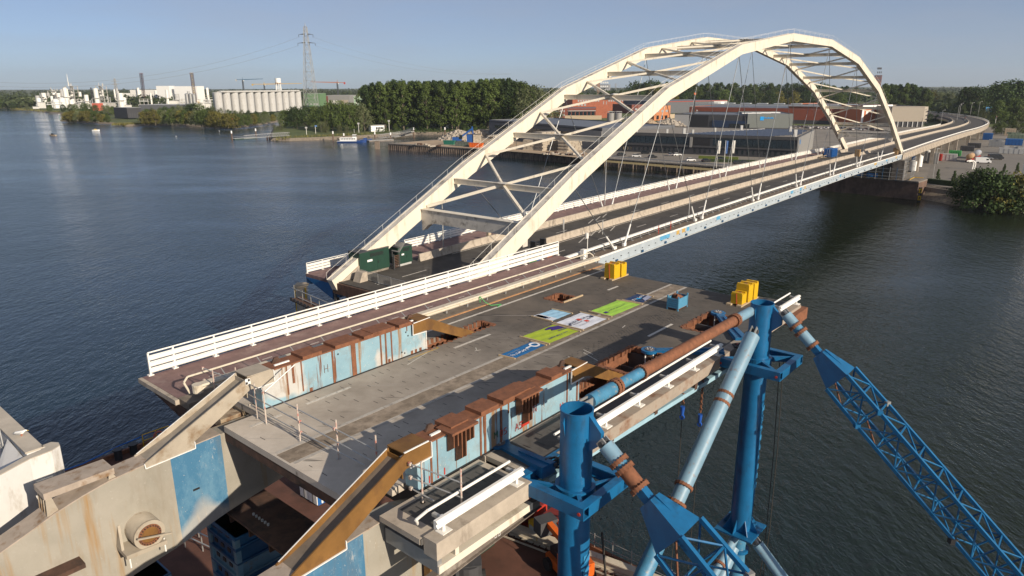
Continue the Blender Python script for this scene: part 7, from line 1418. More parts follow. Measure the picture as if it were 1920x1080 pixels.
TREES = [
('bush1',-468.3,762.1,1.5,8.0,0,0.95), ('round2',-460.6,754.9,1.5,9.6,0,0.97), ('bush1',-459.6,759.8,1.5,9.7,0,1.0), ('willow0',-449.9,751.4,1.5,10.7,0,0.98),
('round2',-444.9,750.0,1.5,10.1,0,0.98), ('round2',-438.3,746.3,1.5,10.1,0,1.15), ('round2',-428.2,731.4,1.5,11.0,0,0.99), ('willow0',-423.7,734.2,1.5,9.5,0,1.01),
('round0',-420.9,732.3,1.5,10.4,0,1.02), ('round2',-409.0,720.5,1.5,8.8,0,0.96), ('round2',-407.2,721.3,1.5,8.0,0,1.06), ('round0',-400.9,718.7,1.5,6.5,0,1.16),
('round1',-493.4,805.9,1.5,7.9,0,0.98), ('round0',-485.3,805.5,1.5,9.4,0,1.04), ('round1',-469.2,795.3,1.5,10.1,0,0.98), ('round0',-454.1,782.7,1.5,10.0,0,1.03),
('round1',-438.2,775.5,1.5,8.7,0,1.11), ('round0',-430.3,771.3,1.5,7.2,0,0.97), ('round2',-345.2,679.5,1.5,11.8,1,0.97), ('round2',-340.8,679.1,1.5,11.8,1,1.12),
('willow1',-341.6,686.1,1.5,11.6,1,1.1), ('round2',-333.9,678.6,1.5,13.3,1,1.0), ('round0',-332.3,687.2,1.5,12.7,1,1.08), ('willow1',-327.4,685.9,1.5,12.4,1,1.11),
('round0',-318.5,678.5,1.5,13.8,1,0.98), ('willow1',-316.5,680.2,1.5,13.6,1,1.09), ('round2',-306.2,673.5,1.5,13.0,1,1.01), ('round0',-303.1,672.0,1.5,13.5,1,1.08),
('round2',-297.1,670.0,1.5,12.2,1,0.94), ('willow1',-289.6,662.7,1.5,13.0,1,0.98), ('round0',-281.3,655.4,1.5,13.0,1,1.07), ('round0',-276.9,652.6,1.5,13.7,1,0.96),
('round2',-267.9,645.4,1.5,13.0,1,1.04), ('round2',-266.2,649.0,1.5,13.1,1,0.97), ('round2',-260.1,642.2,1.5,12.7,1,0.98), ('round2',-250.6,631.7,1.5,11.6,1,1.1),
('round2',-246.4,628.2,1.5,11.7,1,1.11), ('round2',-244.8,637.4,1.5,11.4,1,1.11), ('round0',-241.8,640.5,1.5,10.4,1,0.94), ('round0',-239.6,648.5,1.5,10.1,1,0.97),
('round0',-238.0,654.2,1.5,10.3,1,0.94), ('round2',-238.2,667.7,1.5,10.0,1,1.04), ('round0',-238.4,676.3,1.5,9.7,1,1.1), ('willow1',-236.0,683.0,1.5,9.2,1,0.91),
('willow1',-238.2,706.4,1.5,8.2,1,0.94), ('round2',-238.1,723.0,1.5,7.4,1,1.09), ('round0',-370.8,738.1,1.5,12.4,1,1.02), ('willow0',-367.7,742.3,1.5,12.8,1,1.11),
('willow0',-357.2,738.7,1.5,13.4,1,1.0), ('round1',-352.0,738.2,1.5,14.4,1,1.11), ('round0',-342.8,736.8,1.5,14.6,1,0.98), ('willow0',-332.7,728.0,1.5,16.1,1,1.04),
('round1',-326.2,733.3,1.5,17.0,1,1.01), ('round1',-318.1,727.7,1.5,17.8,1,1.03), ('round0',-309.8,722.9,1.5,17.7,1,0.9), ('round1',-303.5,729.7,1.5,13.9,1,1.0),
('willow0',-297.8,726.3,1.5,14.2,1,0.91), ('willow0',-294.4,735.4,1.5,12.8,1,0.95), ('round1',-290.9,747.5,1.5,11.2,1,1.06), ('round0',-284.2,747.0,1.5,10.3,1,0.9),
('willow0',-280.8,755.9,1.5,10.3,1,1.06), ('round1',-275.8,761.2,1.5,10.0,1,0.91), ('round1',-269.8,767.0,1.5,9.0,1,0.9), ('round0',-263.6,775.8,1.5,8.8,1,1.09),
('round1',-257.8,781.6,1.5,8.1,1,1.1), ('round0',-843.4,1202.1,1.6,14.9,2,1.05), ('round1',-832.4,1198.7,1.6,11.2,2,0.93), ('round1',-794.7,1161.5,1.6,9.9,2,1.02),
('willow0',-741.8,1114.5,1.6,9.4,2,0.95), ('round0',-658.9,1037.7,1.6,9.4,2,0.97), ('round1',-627.3,1017.9,1.6,10.6,2,0.91), ('round0',-604.6,998.1,1.6,11.2,2,1.06),
('round0',-591.5,986.9,1.6,11.3,2,0.94), ('round0',-564.4,959.4,1.6,13.5,2,0.91), ('round0',-560.3,961.4,1.6,13.0,2,1.03), ('round0',-542.2,947.1,1.6,11.4,2,0.99),
('willow0',-521.2,928.3,1.6,11.3,2,0.98), ('willow0',-510.1,918.4,1.6,11.7,2,1.05), ('round0',-496.4,904.9,1.6,10.7,2,0.96), ('willow0',-494.0,912.3,1.6,9.7,2,1.11),
('round1',-696.3,1326.0,3,6.3,2,0.94), ('round1',-685.2,1333.7,3,8.5,2,0.92), ('round1',-673.8,1335.1,3,9.2,2,1.01), ('round0',-190.9,609.0,2,14.3,3,0.94),
('round1',-183.5,607.3,2,16.7,3,1.01), ('round1',-180.2,607.4,2,17.0,3,0.88), ('round1',-173.4,612.2,2,17.6,3,1.05), ('round0',-165.2,607.8,2,17.2,3,1.03),
('round1',-159.0,607.4,2,16.8,3,0.96), ('round0',-145.1,565.9,2,19.1,3,0.73), ('round0',-141.3,568.8,2,22.5,3,0.88), ('round0',-133.2,563.9,2,22.4,3,0.77),
('round0',-125.4,562.2,2,21.0,3,0.74), ('round0',-123.2,568.2,2,20.4,3,0.87), ('willow1',-115.0,564.7,2,19.9,3,0.85), ('willow1',-189.5,578.5,2,4.1,4,1.1),
('willow1',-186.1,581.4,2,5.9,4,1.0), ('willow1',-148.3,562.5,2,7.2,4,1.0), ('willow0',-142.9,553.7,2,8.1,4,1.03), ('willow1',-131.3,550.5,2,5.5,4,1.05),
('willow1',-125.7,549.4,2,5.5,4,0.94), ('poplar2',-116.3,580.7,2.2,34.1,5,1.08), ('poplar2',-110.6,582.6,2.2,36.2,5,0.96), ('poplar0',-104.6,578.5,2.2,36.6,5,1.13),
('poplar0',-97.4,584.3,2.2,37.2,5,1.13), ('poplar2',-93.4,584.0,2.2,38.4,5,1.09), ('poplar0',-86.4,577.7,2.2,37.9,5,1.11), ('poplar2',-78.5,583.8,2.2,37.4,5,0.96),
('poplar0',-73.7,576.1,2.2,37.2,5,1.04), ('poplar1',-66.0,579.1,2.2,37.0,5,1.06), ('poplar2',-61.7,581.3,2.2,37.8,5,1.04), ('poplar2',-57.0,584.7,2.2,37.4,5,1.12),
('poplar2',-47.7,578.7,2.2,38.0,5,0.94), ('poplar1',-42.2,575.7,2.2,37.4,5,1.04), ('poplar1',-37.2,576.7,2.2,36.6,5,0.98), ('poplar0',-31.4,581.0,2.2,37.7,5,1.12),
('poplar2',-24.3,582.5,2.2,38.6,5,1.09), ('poplar1',-19.0,573.9,2.2,38.8,5,1.05), ('poplar0',-13.4,574.4,2.2,38.9,5,1.08), ('poplar2',-6.7,579.6,2.2,38.8,5,1.04),
('poplar2',-1.9,579.0,2.2,39.4,5,1.07), ('poplar0',4.0,581.2,2.2,37.4,5,0.92), ('poplar0',9.3,580.3,2.2,36.5,5,1.13), ('poplar1',-129.0,637.0,2.4,33.0,15,0.99),
('poplar2',-121.9,637.4,2.4,34.8,15,1.11), ('poplar2',-114.0,632.6,2.4,36.9,15,0.98), ('poplar1',-103.9,633.2,2.4,37.0,15,1.02), ('poplar1',-95.3,632.4,2.4,37.2,15,0.96),
('poplar1',-88.6,635.7,2.4,37.1,15,1.08), ('poplar2',-81.5,627.5,2.4,37.0,15,0.99), ('poplar2',-73.8,625.9,2.4,37.1,15,1.15), ('poplar2',-65.5,633.9,2.4,37.3,15,1.02),
('poplar1',-56.5,626.8,2.4,36.4,15,1.03), ('poplar2',-49.3,623.8,2.4,36.0,15,1.09), ('poplar1',-41.5,633.5,2.4,35.6,15,1.03), ('poplar1',-34.4,630.0,2.4,36.8,15,1.15),
('poplar2',-26.0,624.8,2.4,38.5,15,1.05), ('poplar2',-17.2,632.9,2.4,38.9,15,0.95), ('poplar1',-9.3,626.4,2.4,39.0,15,0.95), ('poplar2',-0.9,625.7,2.4,38.0,15,1.05),
('poplar2',7.1,627.9,2.4,35.7,15,1.16), ('poplar1',14.9,624.2,2.4,33.7,15,1.03), ('poplar2',-139.2,703.2,2.6,34.5,15,0.96), ('poplar2',-128.2,701.3,2.6,36.3,15,0.97),
('poplar2',-113.8,706.8,2.6,37.3,15,0.91), ('poplar2',-102.6,697.5,2.6,38.0,15,1.05), ('poplar2',-88.2,699.5,2.6,37.2,15,1.01), ('poplar2',-78.9,706.7,2.6,37.6,15,0.99),
('poplar2',-66.3,702.5,2.6,38.1,15,1.1), ('poplar2',-51.9,701.8,2.6,37.5,15,0.95), ('poplar2',-41.1,702.3,2.6,37.0,15,1.1), ('poplar2',-28.3,697.3,2.6,38.7,15,1.04),
('poplar2',-14.7,696.6,2.6,39.1,15,0.99), ('poplar2',-2.9,697.1,2.6,38.5,15,0.99), ('poplar2',8.4,692.1,2.6,37.1,15,0.91), ('poplar2',20.8,695.3,2.6,33.9,15,1.0),
('poplar1',-99.6,572.2,2.2,25.4,5,1.01), ('poplar0',-66.5,569.7,2.2,34.0,5,0.92), ('poplar0',-55.7,568.8,2.2,34.8,5,1.04), ('poplar0',-43.2,567.9,2.2,34.0,5,0.9),
('willow1',15.7,547.5,3.7,30.6,6,1.07), ('willow0',21.7,573.3,3.7,23.6,6,1.06), ('willow0',28.3,605.3,3.7,24.9,6,0.98), ('willow0',34.3,638.2,3.7,27.3,6,1.0),
('round1',-109.4,573.1,2.2,5.6,4,1.11), ('round2',-104.6,579.1,2.2,4.2,4,0.93), ('round0',-92.4,575.3,2.2,5.1,4,1.01), ('round1',-70.4,571.6,2.2,5.6,4,1.12),
('bush0',-37.2,574.3,2.2,5.0,4,0.96), ('round0',-29.1,569.7,2.2,4.7,4,0.97), ('round0',-23.2,568.2,2.2,5.1,4,0.95), ('bush0',-6.9,572.2,2.2,4.6,4,0.96),
('round1',-0.7,570.2,2.2,4.3,4,1.09), ('round0',10.3,569.9,2.2,5.4,4,0.9), ('poplar2',61.0,1147.2,3.7,24.9,7,1.02), ('round1',70.9,1129.0,3.7,24.4,7,0.94),
('poplar2',82.1,1157.2,3.7,22.7,7,1.03), ('round1',91.1,1140.5,3.7,23.7,7,0.99), ('round0',100.9,1140.7,3.7,22.0,7,0.95), ('poplar1',108.1,1130.2,3.7,21.3,7,1.1),
('poplar2',116.8,1120.2,3.7,21.3,7,0.93), ('poplar2',130.7,1138.2,3.7,21.2,7,0.95), ('poplar2',139.4,1142.5,3.7,22.8,7,0.9), ('round0',148.2,1124.8,3.7,22.8,7,0.92),
('round1',156.2,1119.7,3.7,23.0,7,1.04), ('poplar1',169.6,1131.9,3.7,24.9,7,0.93), ('round0',174.8,1117.2,3.7,24.7,7,0.9), ('poplar2',191.8,1143.7,3.7,32.2,7,0.97),
('round0',197.6,1136.0,3.7,33.5,7,0.96), ('round1',181.0,1056.0,3.7,35.9,8,1.28), ('poplar1',189.6,1036.1,3.7,35.8,8,1.2), ('round1',201.0,1040.6,3.7,37.5,8,1.31),
('poplar1',213.4,1069.1,3.7,36.9,8,1.26), ('poplar1',220.4,1036.4,3.7,36.5,8,1.14), ('poplar2',232.6,1053.5,3.7,36.3,8,1.25), ('poplar2',242.7,1061.8,3.7,33.2,8,1.32),
('poplar2',250.0,1027.5,3.7,32.4,8,1.36), ('poplar0',260.0,1037.3,3.7,33.7,8,1.33), ('poplar2',272.3,1048.1,3.7,33.1,8,1.35), ('poplar0',280.9,1046.5,3.7,34.8,8,1.26),
('poplar0',294.0,1053.6,3.7,35.1,8,1.33), ('poplar2',293.4,1026.2,3.7,35.5,8,1.2), ('poplar2',305.1,1029.1,3.7,33.8,8,1.19), ('poplar1',319.4,1049.4,3.7,35.1,8,1.32),
('poplar1',325.0,1023.7,3.7,32.0,8,1.29), ('poplar0',334.0,1021.9,3.7,33.4,8,1.13), ('poplar0',341.2,1024.3,3.7,33.1,8,1.13), ('round1',358.4,1039.2,3.7,33.1,8,1.29),
('poplar0',359.6,1017.7,3.7,34.5,8,1.32), ('poplar2',384.1,1052.1,3.7,32.8,8,1.3), ('poplar2',385.7,1024.3,3.7,34.6,8,1.16), ('poplar0',401.2,1041.6,3.7,33.8,8,1.37),
('round1',402.0,1025.4,3.7,33.0,8,1.17), ('poplar1',416.9,1039.9,3.7,31.5,8,1.25), ('round1',414.7,1011.0,3.7,32.3,8,1.3), ('round1',440.2,1041.4,3.7,33.2,8,1.17),
('poplar0',436.3,1011.4,3.7,32.1,8,1.16), ('poplar1',451.5,1027.4,3.7,31.1,8,1.28), ('poplar2',464.6,1029.2,3.7,29.5,8,1.21), ('poplar2',473.5,1034.9,3.7,30.3,8,1.26),
('poplar0',489.8,1040.5,3.7,28.0,8,1.22), ('round1',170.8,979.4,3.7,25.8,8,0.94), ('round2',191.0,980.9,3.7,27.5,8,1.06), ('round0',204.5,984.6,3.7,26.1,8,0.97),
('round2',220.8,985.8,3.7,23.5,8,0.91), ('round1',237.8,990.0,3.7,22.9,8,1.1), ('round0',255.3,991.3,3.7,24.8,8,0.99), ('round1',269.3,974.3,3.7,24.8,8,1.01),
('round0',280.6,959.2,3.7,25.4,8,0.94), ('round1',295.2,969.5,3.7,25.7,8,1.12), ('round1',314.1,974.1,3.7,24.1,8,1.0), ('round0',335.7,986.7,3.7,22.3,8,0.98),
('round1',339.4,955.1,3.7,24.4,8,1.02), ('round2',362.4,983.8,3.7,22.5,8,0.97), ('round2',370.4,956.7,3.7,23.3,8,0.96), ('round1',393.8,973.8,3.7,23.3,8,1.03),
('round1',406.2,974.6,3.7,22.3,8,1.07), ('round1',422.7,972.1,3.7,22.7,8,0.92), ('round0',432.0,957.7,3.7,20.1,8,1.08), ('round1',452.1,967.3,3.7,18.7,8,0.98),
('poplar1',416.1,816.2,3.7,33.1,9,1.07), ('poplar2',423.9,817.2,3.7,32.6,9,1.21), ('poplar1',430.8,822.2,3.7,32.0,9,1.12), ('poplar2',435.8,821.2,3.7,32.3,9,1.15),
('poplar1',439.3,814.4,3.7,33.7,9,1.07), ('poplar2',445.4,815.2,3.7,32.8,9,1.15), ('poplar2',448.2,813.7,3.7,31.8,9,1.16), ('poplar2',461.9,825.9,3.7,29.9,9,0.99),
('poplar1',459.7,812.2,3.7,28.0,9,1.05), ('poplar1',460.2,808.5,3.7,27.4,9,1.23), ('round2',535.0,981.1,3.7,22.1,10,0.92), ('willow0',535.7,964.8,3.7,23.2,10,0.95),
('willow1',555.5,983.8,3.7,23.0,10,1.0), ('round2',556.6,966.3,3.7,23.3,10,1.02), ('willow1',566.7,964.1,3.7,21.4,10,1.02), ('willow0',578.1,972.4,3.7,21.2,10,1.07),
('willow1',586.9,970.8,3.7,20.2,10,1.0), ('bush0',341.4,633.4,5,5.7,10,1.08), ('round1',366.7,624.2,5,5.9,10,0.9), ('round1',359.0,621.6,5,6.9,10,1.05),
('poplar2',423.9,684.0,4,29.5,11,0.95), ('poplar1',430.0,685.0,4,29.6,11,1.09), ('round1',434.3,680.3,4,28.8,11,1.05), ('poplar1',462.1,705.8,4,27.0,11,1.28),
('round1',465.5,703.6,4,29.9,11,1.25), ('poplar1',469.0,699.5,4,32.5,11,1.24), ('round1',473.6,700.9,4,33.4,11,1.22), ('round1',484.0,707.7,4,34.1,11,1.21),
('poplar2',488.8,707.6,4,34.6,11,1.13), ('poplar2',486.4,701.0,4,35.0,11,1.19), ('poplar2',491.8,701.6,4,34.1,11,1.22), ('poplar1',499.0,702.4,4,33.5,11,1.22),
('poplar2',503.8,701.8,4,34.0,11,1.22), ('willow0',399.6,611.0,3.7,12.3,11,1.0), ('round1',407.7,613.4,3.7,15.6,11,0.99), ('round0',409.1,609.5,3.7,18.7,11,0.96),
('round1',420.6,618.3,3.7,18.9,11,0.92), ('round0',423.4,615.6,3.7,20.1,11,0.99), ('round0',423.6,610.0,3.7,19.8,11,1.04), ('willow0',429.1,609.0,3.7,19.0,11,1.09),
('round0',439.5,617.1,3.7,18.8,11,0.95), ('willow0',440.9,613.5,3.7,18.3,11,0.92), ('round0',326.1,484.7,3.7,7.2,12,1.03), ('round0',329.1,483.7,3.7,8.0,12,0.98),
('round0',336.4,485.2,3.7,8.9,12,0.98), ('willow1',338.1,483.6,3.7,8.0,12,0.97), ('round0',342.6,482.6,3.7,7.3,12,1.03), ('bush0',141.4,218.0,1.2,8.2,13,1.0),
('round1',139.9,211.9,1.2,10.6,13,0.9), ('bush0',141.2,208.0,1.2,10.4,13,1.0), ('round1',145.0,209.9,1.2,8.9,13,0.95), ('bush0',145.4,206.0,1.2,8.5,13,1.0),
('bush1',147.9,205.1,1.2,9.5,13,1.0), ('round0',145.1,228.9,1.2,6.6,13,0.6), ('bush2',148.8,204.1,1.2,7.8,13,0.9), ('spire0',147.7,245.4,3.7,4.4,14,1.0),
('spire0',146.6,234.6,3.7,5.1,14,1.0), ('spire0',184.4,265.8,3.7,4.0,14,1.0), ('spire0',190.4,267.3,3.7,4.2,14,1.0),
]

TG = [('scrubby tree on the headland point at the left', 'trees on the headland point'), ('broad riverside tree on the bank below the silos', 'trees on the bank below the silos'), ('tree on the far left bank beside the chemical plant', 'trees beside the chemical plant'),
      ('dense dark tree right of the channel mouth', 'dark trees right of the channel'), ('low grey-green bush at the edge of the grassy point', 'bushes on the grassy point'), ('tall poplar of the riverside wood', 'poplars of the riverside wood'), ('pale willow at the right end of the poplar wood', 'willows behind the warehouse'),
      ('tree behind the red brick school', 'trees behind the brick school'), ('tree of the long belt behind the brown hall', 'tree belt behind the halls'), ('dark tree right of the arch behind the raised hall', 'trees behind the raised hall'), ('greyish tree beyond the road bend', 'trees at the road bend'),
      ('dark tree of the wood at the right edge', 'wood at the right edge'), ('grey-green tree beside the end of the viaduct', 'trees by the viaduct end'), ('bushy shrub on the right bank below the truck yard', 'shrubs on the right bank'), ('small narrow conifer beside the truck yard', 'conifers by the truck yard')]
TG += [('poplar in the rear rows of the riverside wood', 'rear poplars of the riverside wood')]
ORD = 'first second third fourth fifth sixth seventh eighth ninth tenth eleventh twelfth thirteenth fourteenth fifteenth sixteenth seventeenth eighteenth nineteenth twentieth twenty-first twenty-second twenty-third twenty-fourth twenty-fifth twenty-sixth'.split()
cnt = {}
for k, x, y, z, h, g, wx in sorted(TREES, key=lambda t: t[1]/t[2]):
    lb = TG[g][0]
    if sum(1 for t in TREES if t[5] == g) <= 26: cnt[g] = cnt.get(g, 0)+1; lb = lb.replace('tall poplar of', 'front-row poplar of') + ', ' + ORD[cnt[g]-1] + ' from left'
    tree(k, (x, y), z, h, lb, TG[g][1], name={'p': 'poplar_tree', 'r': 'broadleaf_tree', 'w': 'willow_tree', 'b': 'shrub', 's': 'conifer'}[k[0]], cat='shrub' if k[0] == 'b' else 'tree', wx=wx)
# far woods that read as one mass
rng = random.Random(3); fw_ = MB()
for a0, a1, d0, d1, hh, n in ((-40, 40, 2300, 3000, 19, 900), (-40, 42, 3200, 4600, 20, 800), (-40, -24, 1450, 1900, 17, 330), (-24, -10, 1700, 2100, 17, 260), (8, 42, 1500, 2100, 18, 520), (30, 42, 800, 1400, 19, 260)):
    for i in range(n):
        a = R(rng.uniform(a0, a1)); d = rng.uniform(d0, d1); c = Vector((math.sin(a)*d, math.cos(a)*d, 3+hh*.42)); s = hh*rng.uniform(.7, 1.25)
        leaves(fw_, c, (s*.7, s*.7, s*.52), 26, s*.30, rng)
o = bpy.data.objects.new('distant_woods', leafmesh('distant_woods', fw_, leaf_far)); COL.objects.link(o); tag(o, 'dark distant woods along the whole horizon', 'woods', None, 'stuff')
# undergrowth and reeds
rd = MB()
for p0, p1, n in (((-378.17,686.12), (-342.33,693.61), 900), ((-159.92,490.72), (-101.91,530.72), 500), ((-283.46,663.13), (-243.81,635.89), 260), ((-829.08,1204.38), (-638.53,1024.37), 500)):
    for i in range(n):
        t = rng.random(); x = p0[0]+(p1[0]-p0[0])*t+rng.uniform(-3, 3); y = p0[1]+(p1[1]-p0[1])*t+rng.uniform(-1, 9); h = rng.uniform(1.0, 2.6); w = rng.uniform(.25, .6); a = rng.random()*3.14
        rd.quad((x-w*math.cos(a), y-w*math.sin(a), .6), (x+w*math.cos(a), y+w*math.sin(a), .6), (x+rng.uniform(-.4, .4), y, 1.2+h))
me = leafmesh('reeds', rd, leafmat('reed_leaves', (.15, .14, .045))); o = bpy.data.objects.new('reed_bed', me); COL.objects.link(o); tag(o, 'tall reeds fringing the left bank', 'reeds', None, 'stuff')
ug = MB()
for i in range(420):
    x = rng.uniform(-120, 70); y = rng.uniform(545, 690); leaves(ug, Vector((x, y, 3.2)), (3.5, 3.5, 1.8), 22, .9, rng)
o = bpy.data.objects.new('wood_undergrowth', leafmesh('wood_undergrowth', ug, leaf_dark)); COL.objects.link(o); tag(o, 'dark undergrowth below the poplar wood', 'undergrowth', None, 'stuff')
# ================================================================== LEFT BANK INDUSTRY
sA, sB = Vector((-359.74,895.01,3.00)), Vector((-306.29,1046.31,3.00)); N = 12
for i in range(N):
    p = sA + (sB-sA)*(i/(N-1))
    S = thing('grain_silo', ['leftmost pale concrete silo of the long row', 'second silo from the left in the pale row', 'third silo from the left in the pale row', 'fourth silo from the left in the pale row', 'fifth silo from the left in the pale row', 'sixth silo from the left in the pale row', 'sixth silo from the right in the pale row', 'fifth silo from the right in the pale row', 'fourth silo from the right in the pale row', 'third silo from the right in the pale row', 'second silo from the right in the pale row', 'rightmost pale silo next to the pylon'][i], 'silo', tuple(p), 'row of pale concrete silos')
    part(S, 'drum', MB().tube(p, p+Vector((0, 0, 25)), 5.0, 28), siloc, smooth=True); part(S, 'cap', MB().tube(p+Vector((0, 0, 25)), p+Vector((0, 0, 25.8)), 5.15, 28, 4.2), lgrey)
    for k in range(4): part(S, 'hoop', MB().ring(p+Vector((0, 0, 4+k*5.6)), p+Vector((0, 0, 4.15+k*5.6)), 5.06, 4.98, 28), siloc)
    part(S, 'roof_hatch', MB().box(p+Vector((1, 0, 26.3)), (2.4, 1.4, 1.2)), pipe)
for i in range(5):
    p = sA + Vector((-6-i*2.2, 12+i*10.5, 0)); S = thing('grain_silo', 'shaded silo in the row receding behind the leftmost silo', 'silo', tuple(p), 'receding row of shaded silos'); part(S, 'drum', MB().tube(p, p+Vector((0, 0, 25)), 5.0, 20), siloc, smooth=True); part(S, 'cap', MB().tube(p+Vector((0, 0, 25)), p+Vector((0, 0, 25.8)), 5.1, 20, 4.2), lgrey)
gl_ = thing('silo_gallery', 'flat conveyor gallery along the silo tops', 'gallery', tuple(sA+Vector((0, 0, 26)))); part(gl_, 'gallery_box', MB().beam(sA+Vector((0, 8, 27)), sB+Vector((0, 8, 27)), 3, 1.4), lgrey); part(gl_, 'gallery_floor', MB().beam(sA+Vector((0, 6, 26)), sB+Vector((0, 6, 26)), 14, .5), pipe)
# pylon
def lattice_tower(T, p, h, w0, w1, n, r, m, nm='leg'):
    c = lambda z, k: p + Vector((((-1, 1, 1, -1)[k])*(w0+(w1-w0)*z/h)/2, ((-1, -1, 1, 1)[k])*(w0+(w1-w0)*z/h)/2, z))
    for k in range(4): part(T, nm, MB().tube(c(0, k), c(h, k), r*1.4, 4), m)
    br = MB()
    for i in range(n):
        z0, z1 = h*(1-(1-i/n)**1.25) if False else h*i/n, h*(i+1)/n
        for k in range(4): j = (k+1) % 4; br.tube(c(z0, k), c(z1, j), r, 4); br.tube(c(z0, j), c(z1, k), r, 4); br.tube(c(z1, k), c(z1, j), r, 4)
    part(T, 'lattice_bracing', br, m, kind='stuff')
pp = Vector((-331.25,1205.46,3.00)); PH_ = 124.55
PY = thing('power_pylon', 'tall grey lattice power pylon rising behind the silos', 'pylon', tuple(pp))
lattice_tower(PY, pp, PH_, 20, 4.4, 9, .24, latt)
for z, l in ((PH_*.905, 11.5), (PH_*.80, 14)):
    for sg in (-1, 1): part(PY, 'cross_arm', MB().beam(pp+Vector((sg*2, 0, z+.8)), pp+Vector((sg*l, 0, z)), .9, 1.8, w2=.3, h2=.4), dgrey); part(PY, 'insulator', MB().tube(pp+Vector((sg*l, 0, z)), pp+Vector((sg*l, 0, z-4)), .35, 5), dgrey)
part(PY, 'peak', MB().tube(pp+Vector((0, 0, PH_)), pp+Vector((0, 0, PH_+6)), .7, 4, .2), latt)
def wire(label, a, b, sag, r=.12):
    a = Vector(a); b = Vector(b); n = 28; pts_ = [a+(b-a)*(i/n)-Vector((0, 0, sag*4*(i/n)*(1-i/n))) for i in range(n+1)]; solo('power_line', MB().pipe(pts_, r, 4), grey, label, 'power line')
for z, l, vL, lb in ((PH_*.905-4, -11.5, 36, 'upper left power line sagging from pylon to the left edge'), (PH_*.80-4, -14, 24, 'lower left power line sagging from pylon to the left edge')):
    wire(lb, pp+Vector((l, 0, z)), pp+Vector((-760, -140, z-6)), 46+vL*.6)
for z, l, lb in ((PH_*.905-4, 11.5, 'upper right power line running down behind the poplar wood'), (PH_*.80-4, 14, 'lower right power line running down behind the poplar wood')):
    wire(lb, pp+Vector((l, 0, z)), pp+Vector((330, 260, 55)), 16, .10)
for xy, h, lb in (((-906.28,1679.74,3.00), 50.60, 'small far pylon behind the chemical plant'), ((506.20,3560.57,4.00), 39.88, 'tiny far pylon beyond the poplar wood')):
    Q_ = thing('power_pylon', lb, 'pylon', xy); a = Vector(xy); lattice_tower(Q_, a, h, 9, 2, 6, .22, latt)
    for z in (.75, .88): part(Q_, 'cross_arm', MB().beam(a+Vector((-9, 0, h*z)), a+Vector((9, 0, h*z)), .4, .8), latt)
# tower cranes
def tcrane(label, base, h, jl, jr, m, mj):
    T = thing('tower_crane', label, 'crane', base); a = Vector(base); lattice_tower(T, a, h, 2.4, 2.4, 10, .22, M('crane_dark', (.05, .06, .07), .6))
    part(T, 'jib', MB().beam(a+Vector((0, 0, h+1)), a+Vector((jr, 0, h+2.4)), 1.2, 1.9, h2=1.0), mj); part(T, 'counter_jib', MB().beam(a+Vector((0, 0, h+1)), a+Vector((jl, 0, h+1)), 1.6, 1.2), mj)
    part(T, 'counterweight', MB().box(a+Vector((jl*.92, 0, h-.4)), (3, 2, 4)), m); part(T, 'cab', MB().box(a+Vector((1.6, 0, h-1)), (2, 2, 2.4)), whitep); part(T, 'tower_head', MB().tube(a+Vector((0, 0, h)), a+Vector((0, 0, h+6)), .8, 4, .3), mj)
tcrane('blue tower crane left of the water tower', (-599.47,1639.74,3.00), 45.99, -13*1.2, 38*1.2, lgrey, M('crane_blue', (.06, .13, .22), .6))
tcrane('yellow tower crane with very long jib behind the silos', (-591.20,1754.62,3.00), 36.34, -30, 90, M('crane_yellow', (.55, .36, .09), .6), M('crane_yellow', 0))
tcrane('rust-red tower crane right of the pylon', (-357.53,1508.43,3.00), 38.67, 16, -55, red, M('crane_red', (.36, .13, .07), .6))
wt = Vector((-517.57,1629.06,3.00)); h = 40.02; WT = thing('water_tower', 'white water tower on tall slender legs', 'water tower', tuple(wt)); part(WT, 'tank', MB().tube(wt+Vector((0, 0, h)), wt+Vector((0, 0, h+9.6)), 6.3, 24), whiteb, smooth=True); part(WT, 'tank_floor', MB().tube(wt+Vector((0, 0, h-1.2)), wt+Vector((0, 0, h)), 6.6, 24), M('tank_base', (.4, .2, .13), .7))
for k in range(6): a = k*1.047; part(WT, 'leg', MB().tube(wt+Vector((math.cos(a)*6.5, math.sin(a)*6.5, 0)), wt+Vector((math.cos(a)*5.2, math.sin(a)*5.2, h)), .75, 6), whiteb)
# chemical plant
def frame_tower(label, base, w, h, floors, mast=0):
    T = thing('process_tower', label, 'process tower', base); a = Vector(base)
    for dx in (-1, 1):
        for dy in (-1, 1): part(T, 'column', MB().b0(a.x+dx*w/2-.4, a.x+dx*w/2+.4, a.y+dy*w/2-.4, a.y+dy*w/2+.4, a.z, a.z+h), pipe)
    for i in range(floors):
        z = a.z+h*(i+1)/floors; part(T, 'platform', MB().b0(a.x-w/2-.8, a.x+w/2+.8, a.y-w/2-.8, a.y+w/2+.8, z-.4, z), pipe)
        part(T, 'vessel', MB().tube((a.x+random.uniform(-w*.3, w*.3), a.y-w*.2, z-h/floors), (a.x+random.uniform(-w*.3, w*.3), a.y-w*.2, z-.6), w*random.uniform(.1, .22), 10), [whitep, pipe, galv][i % 3])
    for i in range(floors): z = a.z+h*i/floors; part(T, 'brace', MB().tube((a.x-w/2, a.y-w/2, z), (a.x+w/2, a.y-w/2, z+h/floors), .3, 4), pipe)
    for i in range(4): x = a.x+random.uniform(-w*.4, w*.4); part(T, 'vent_pipe', MB().tube((x, a.y, a.z+h), (x, a.y, a.z+h+random.uniform(2, 6)), .5, 6), pipe)
    if mast: part(T, 'mast', MB().tube((a.x-w*.35, a.y, a.z+h), (a.x-w*.35, a.y, a.z+h+mast), .8, 6, .25), whitep)
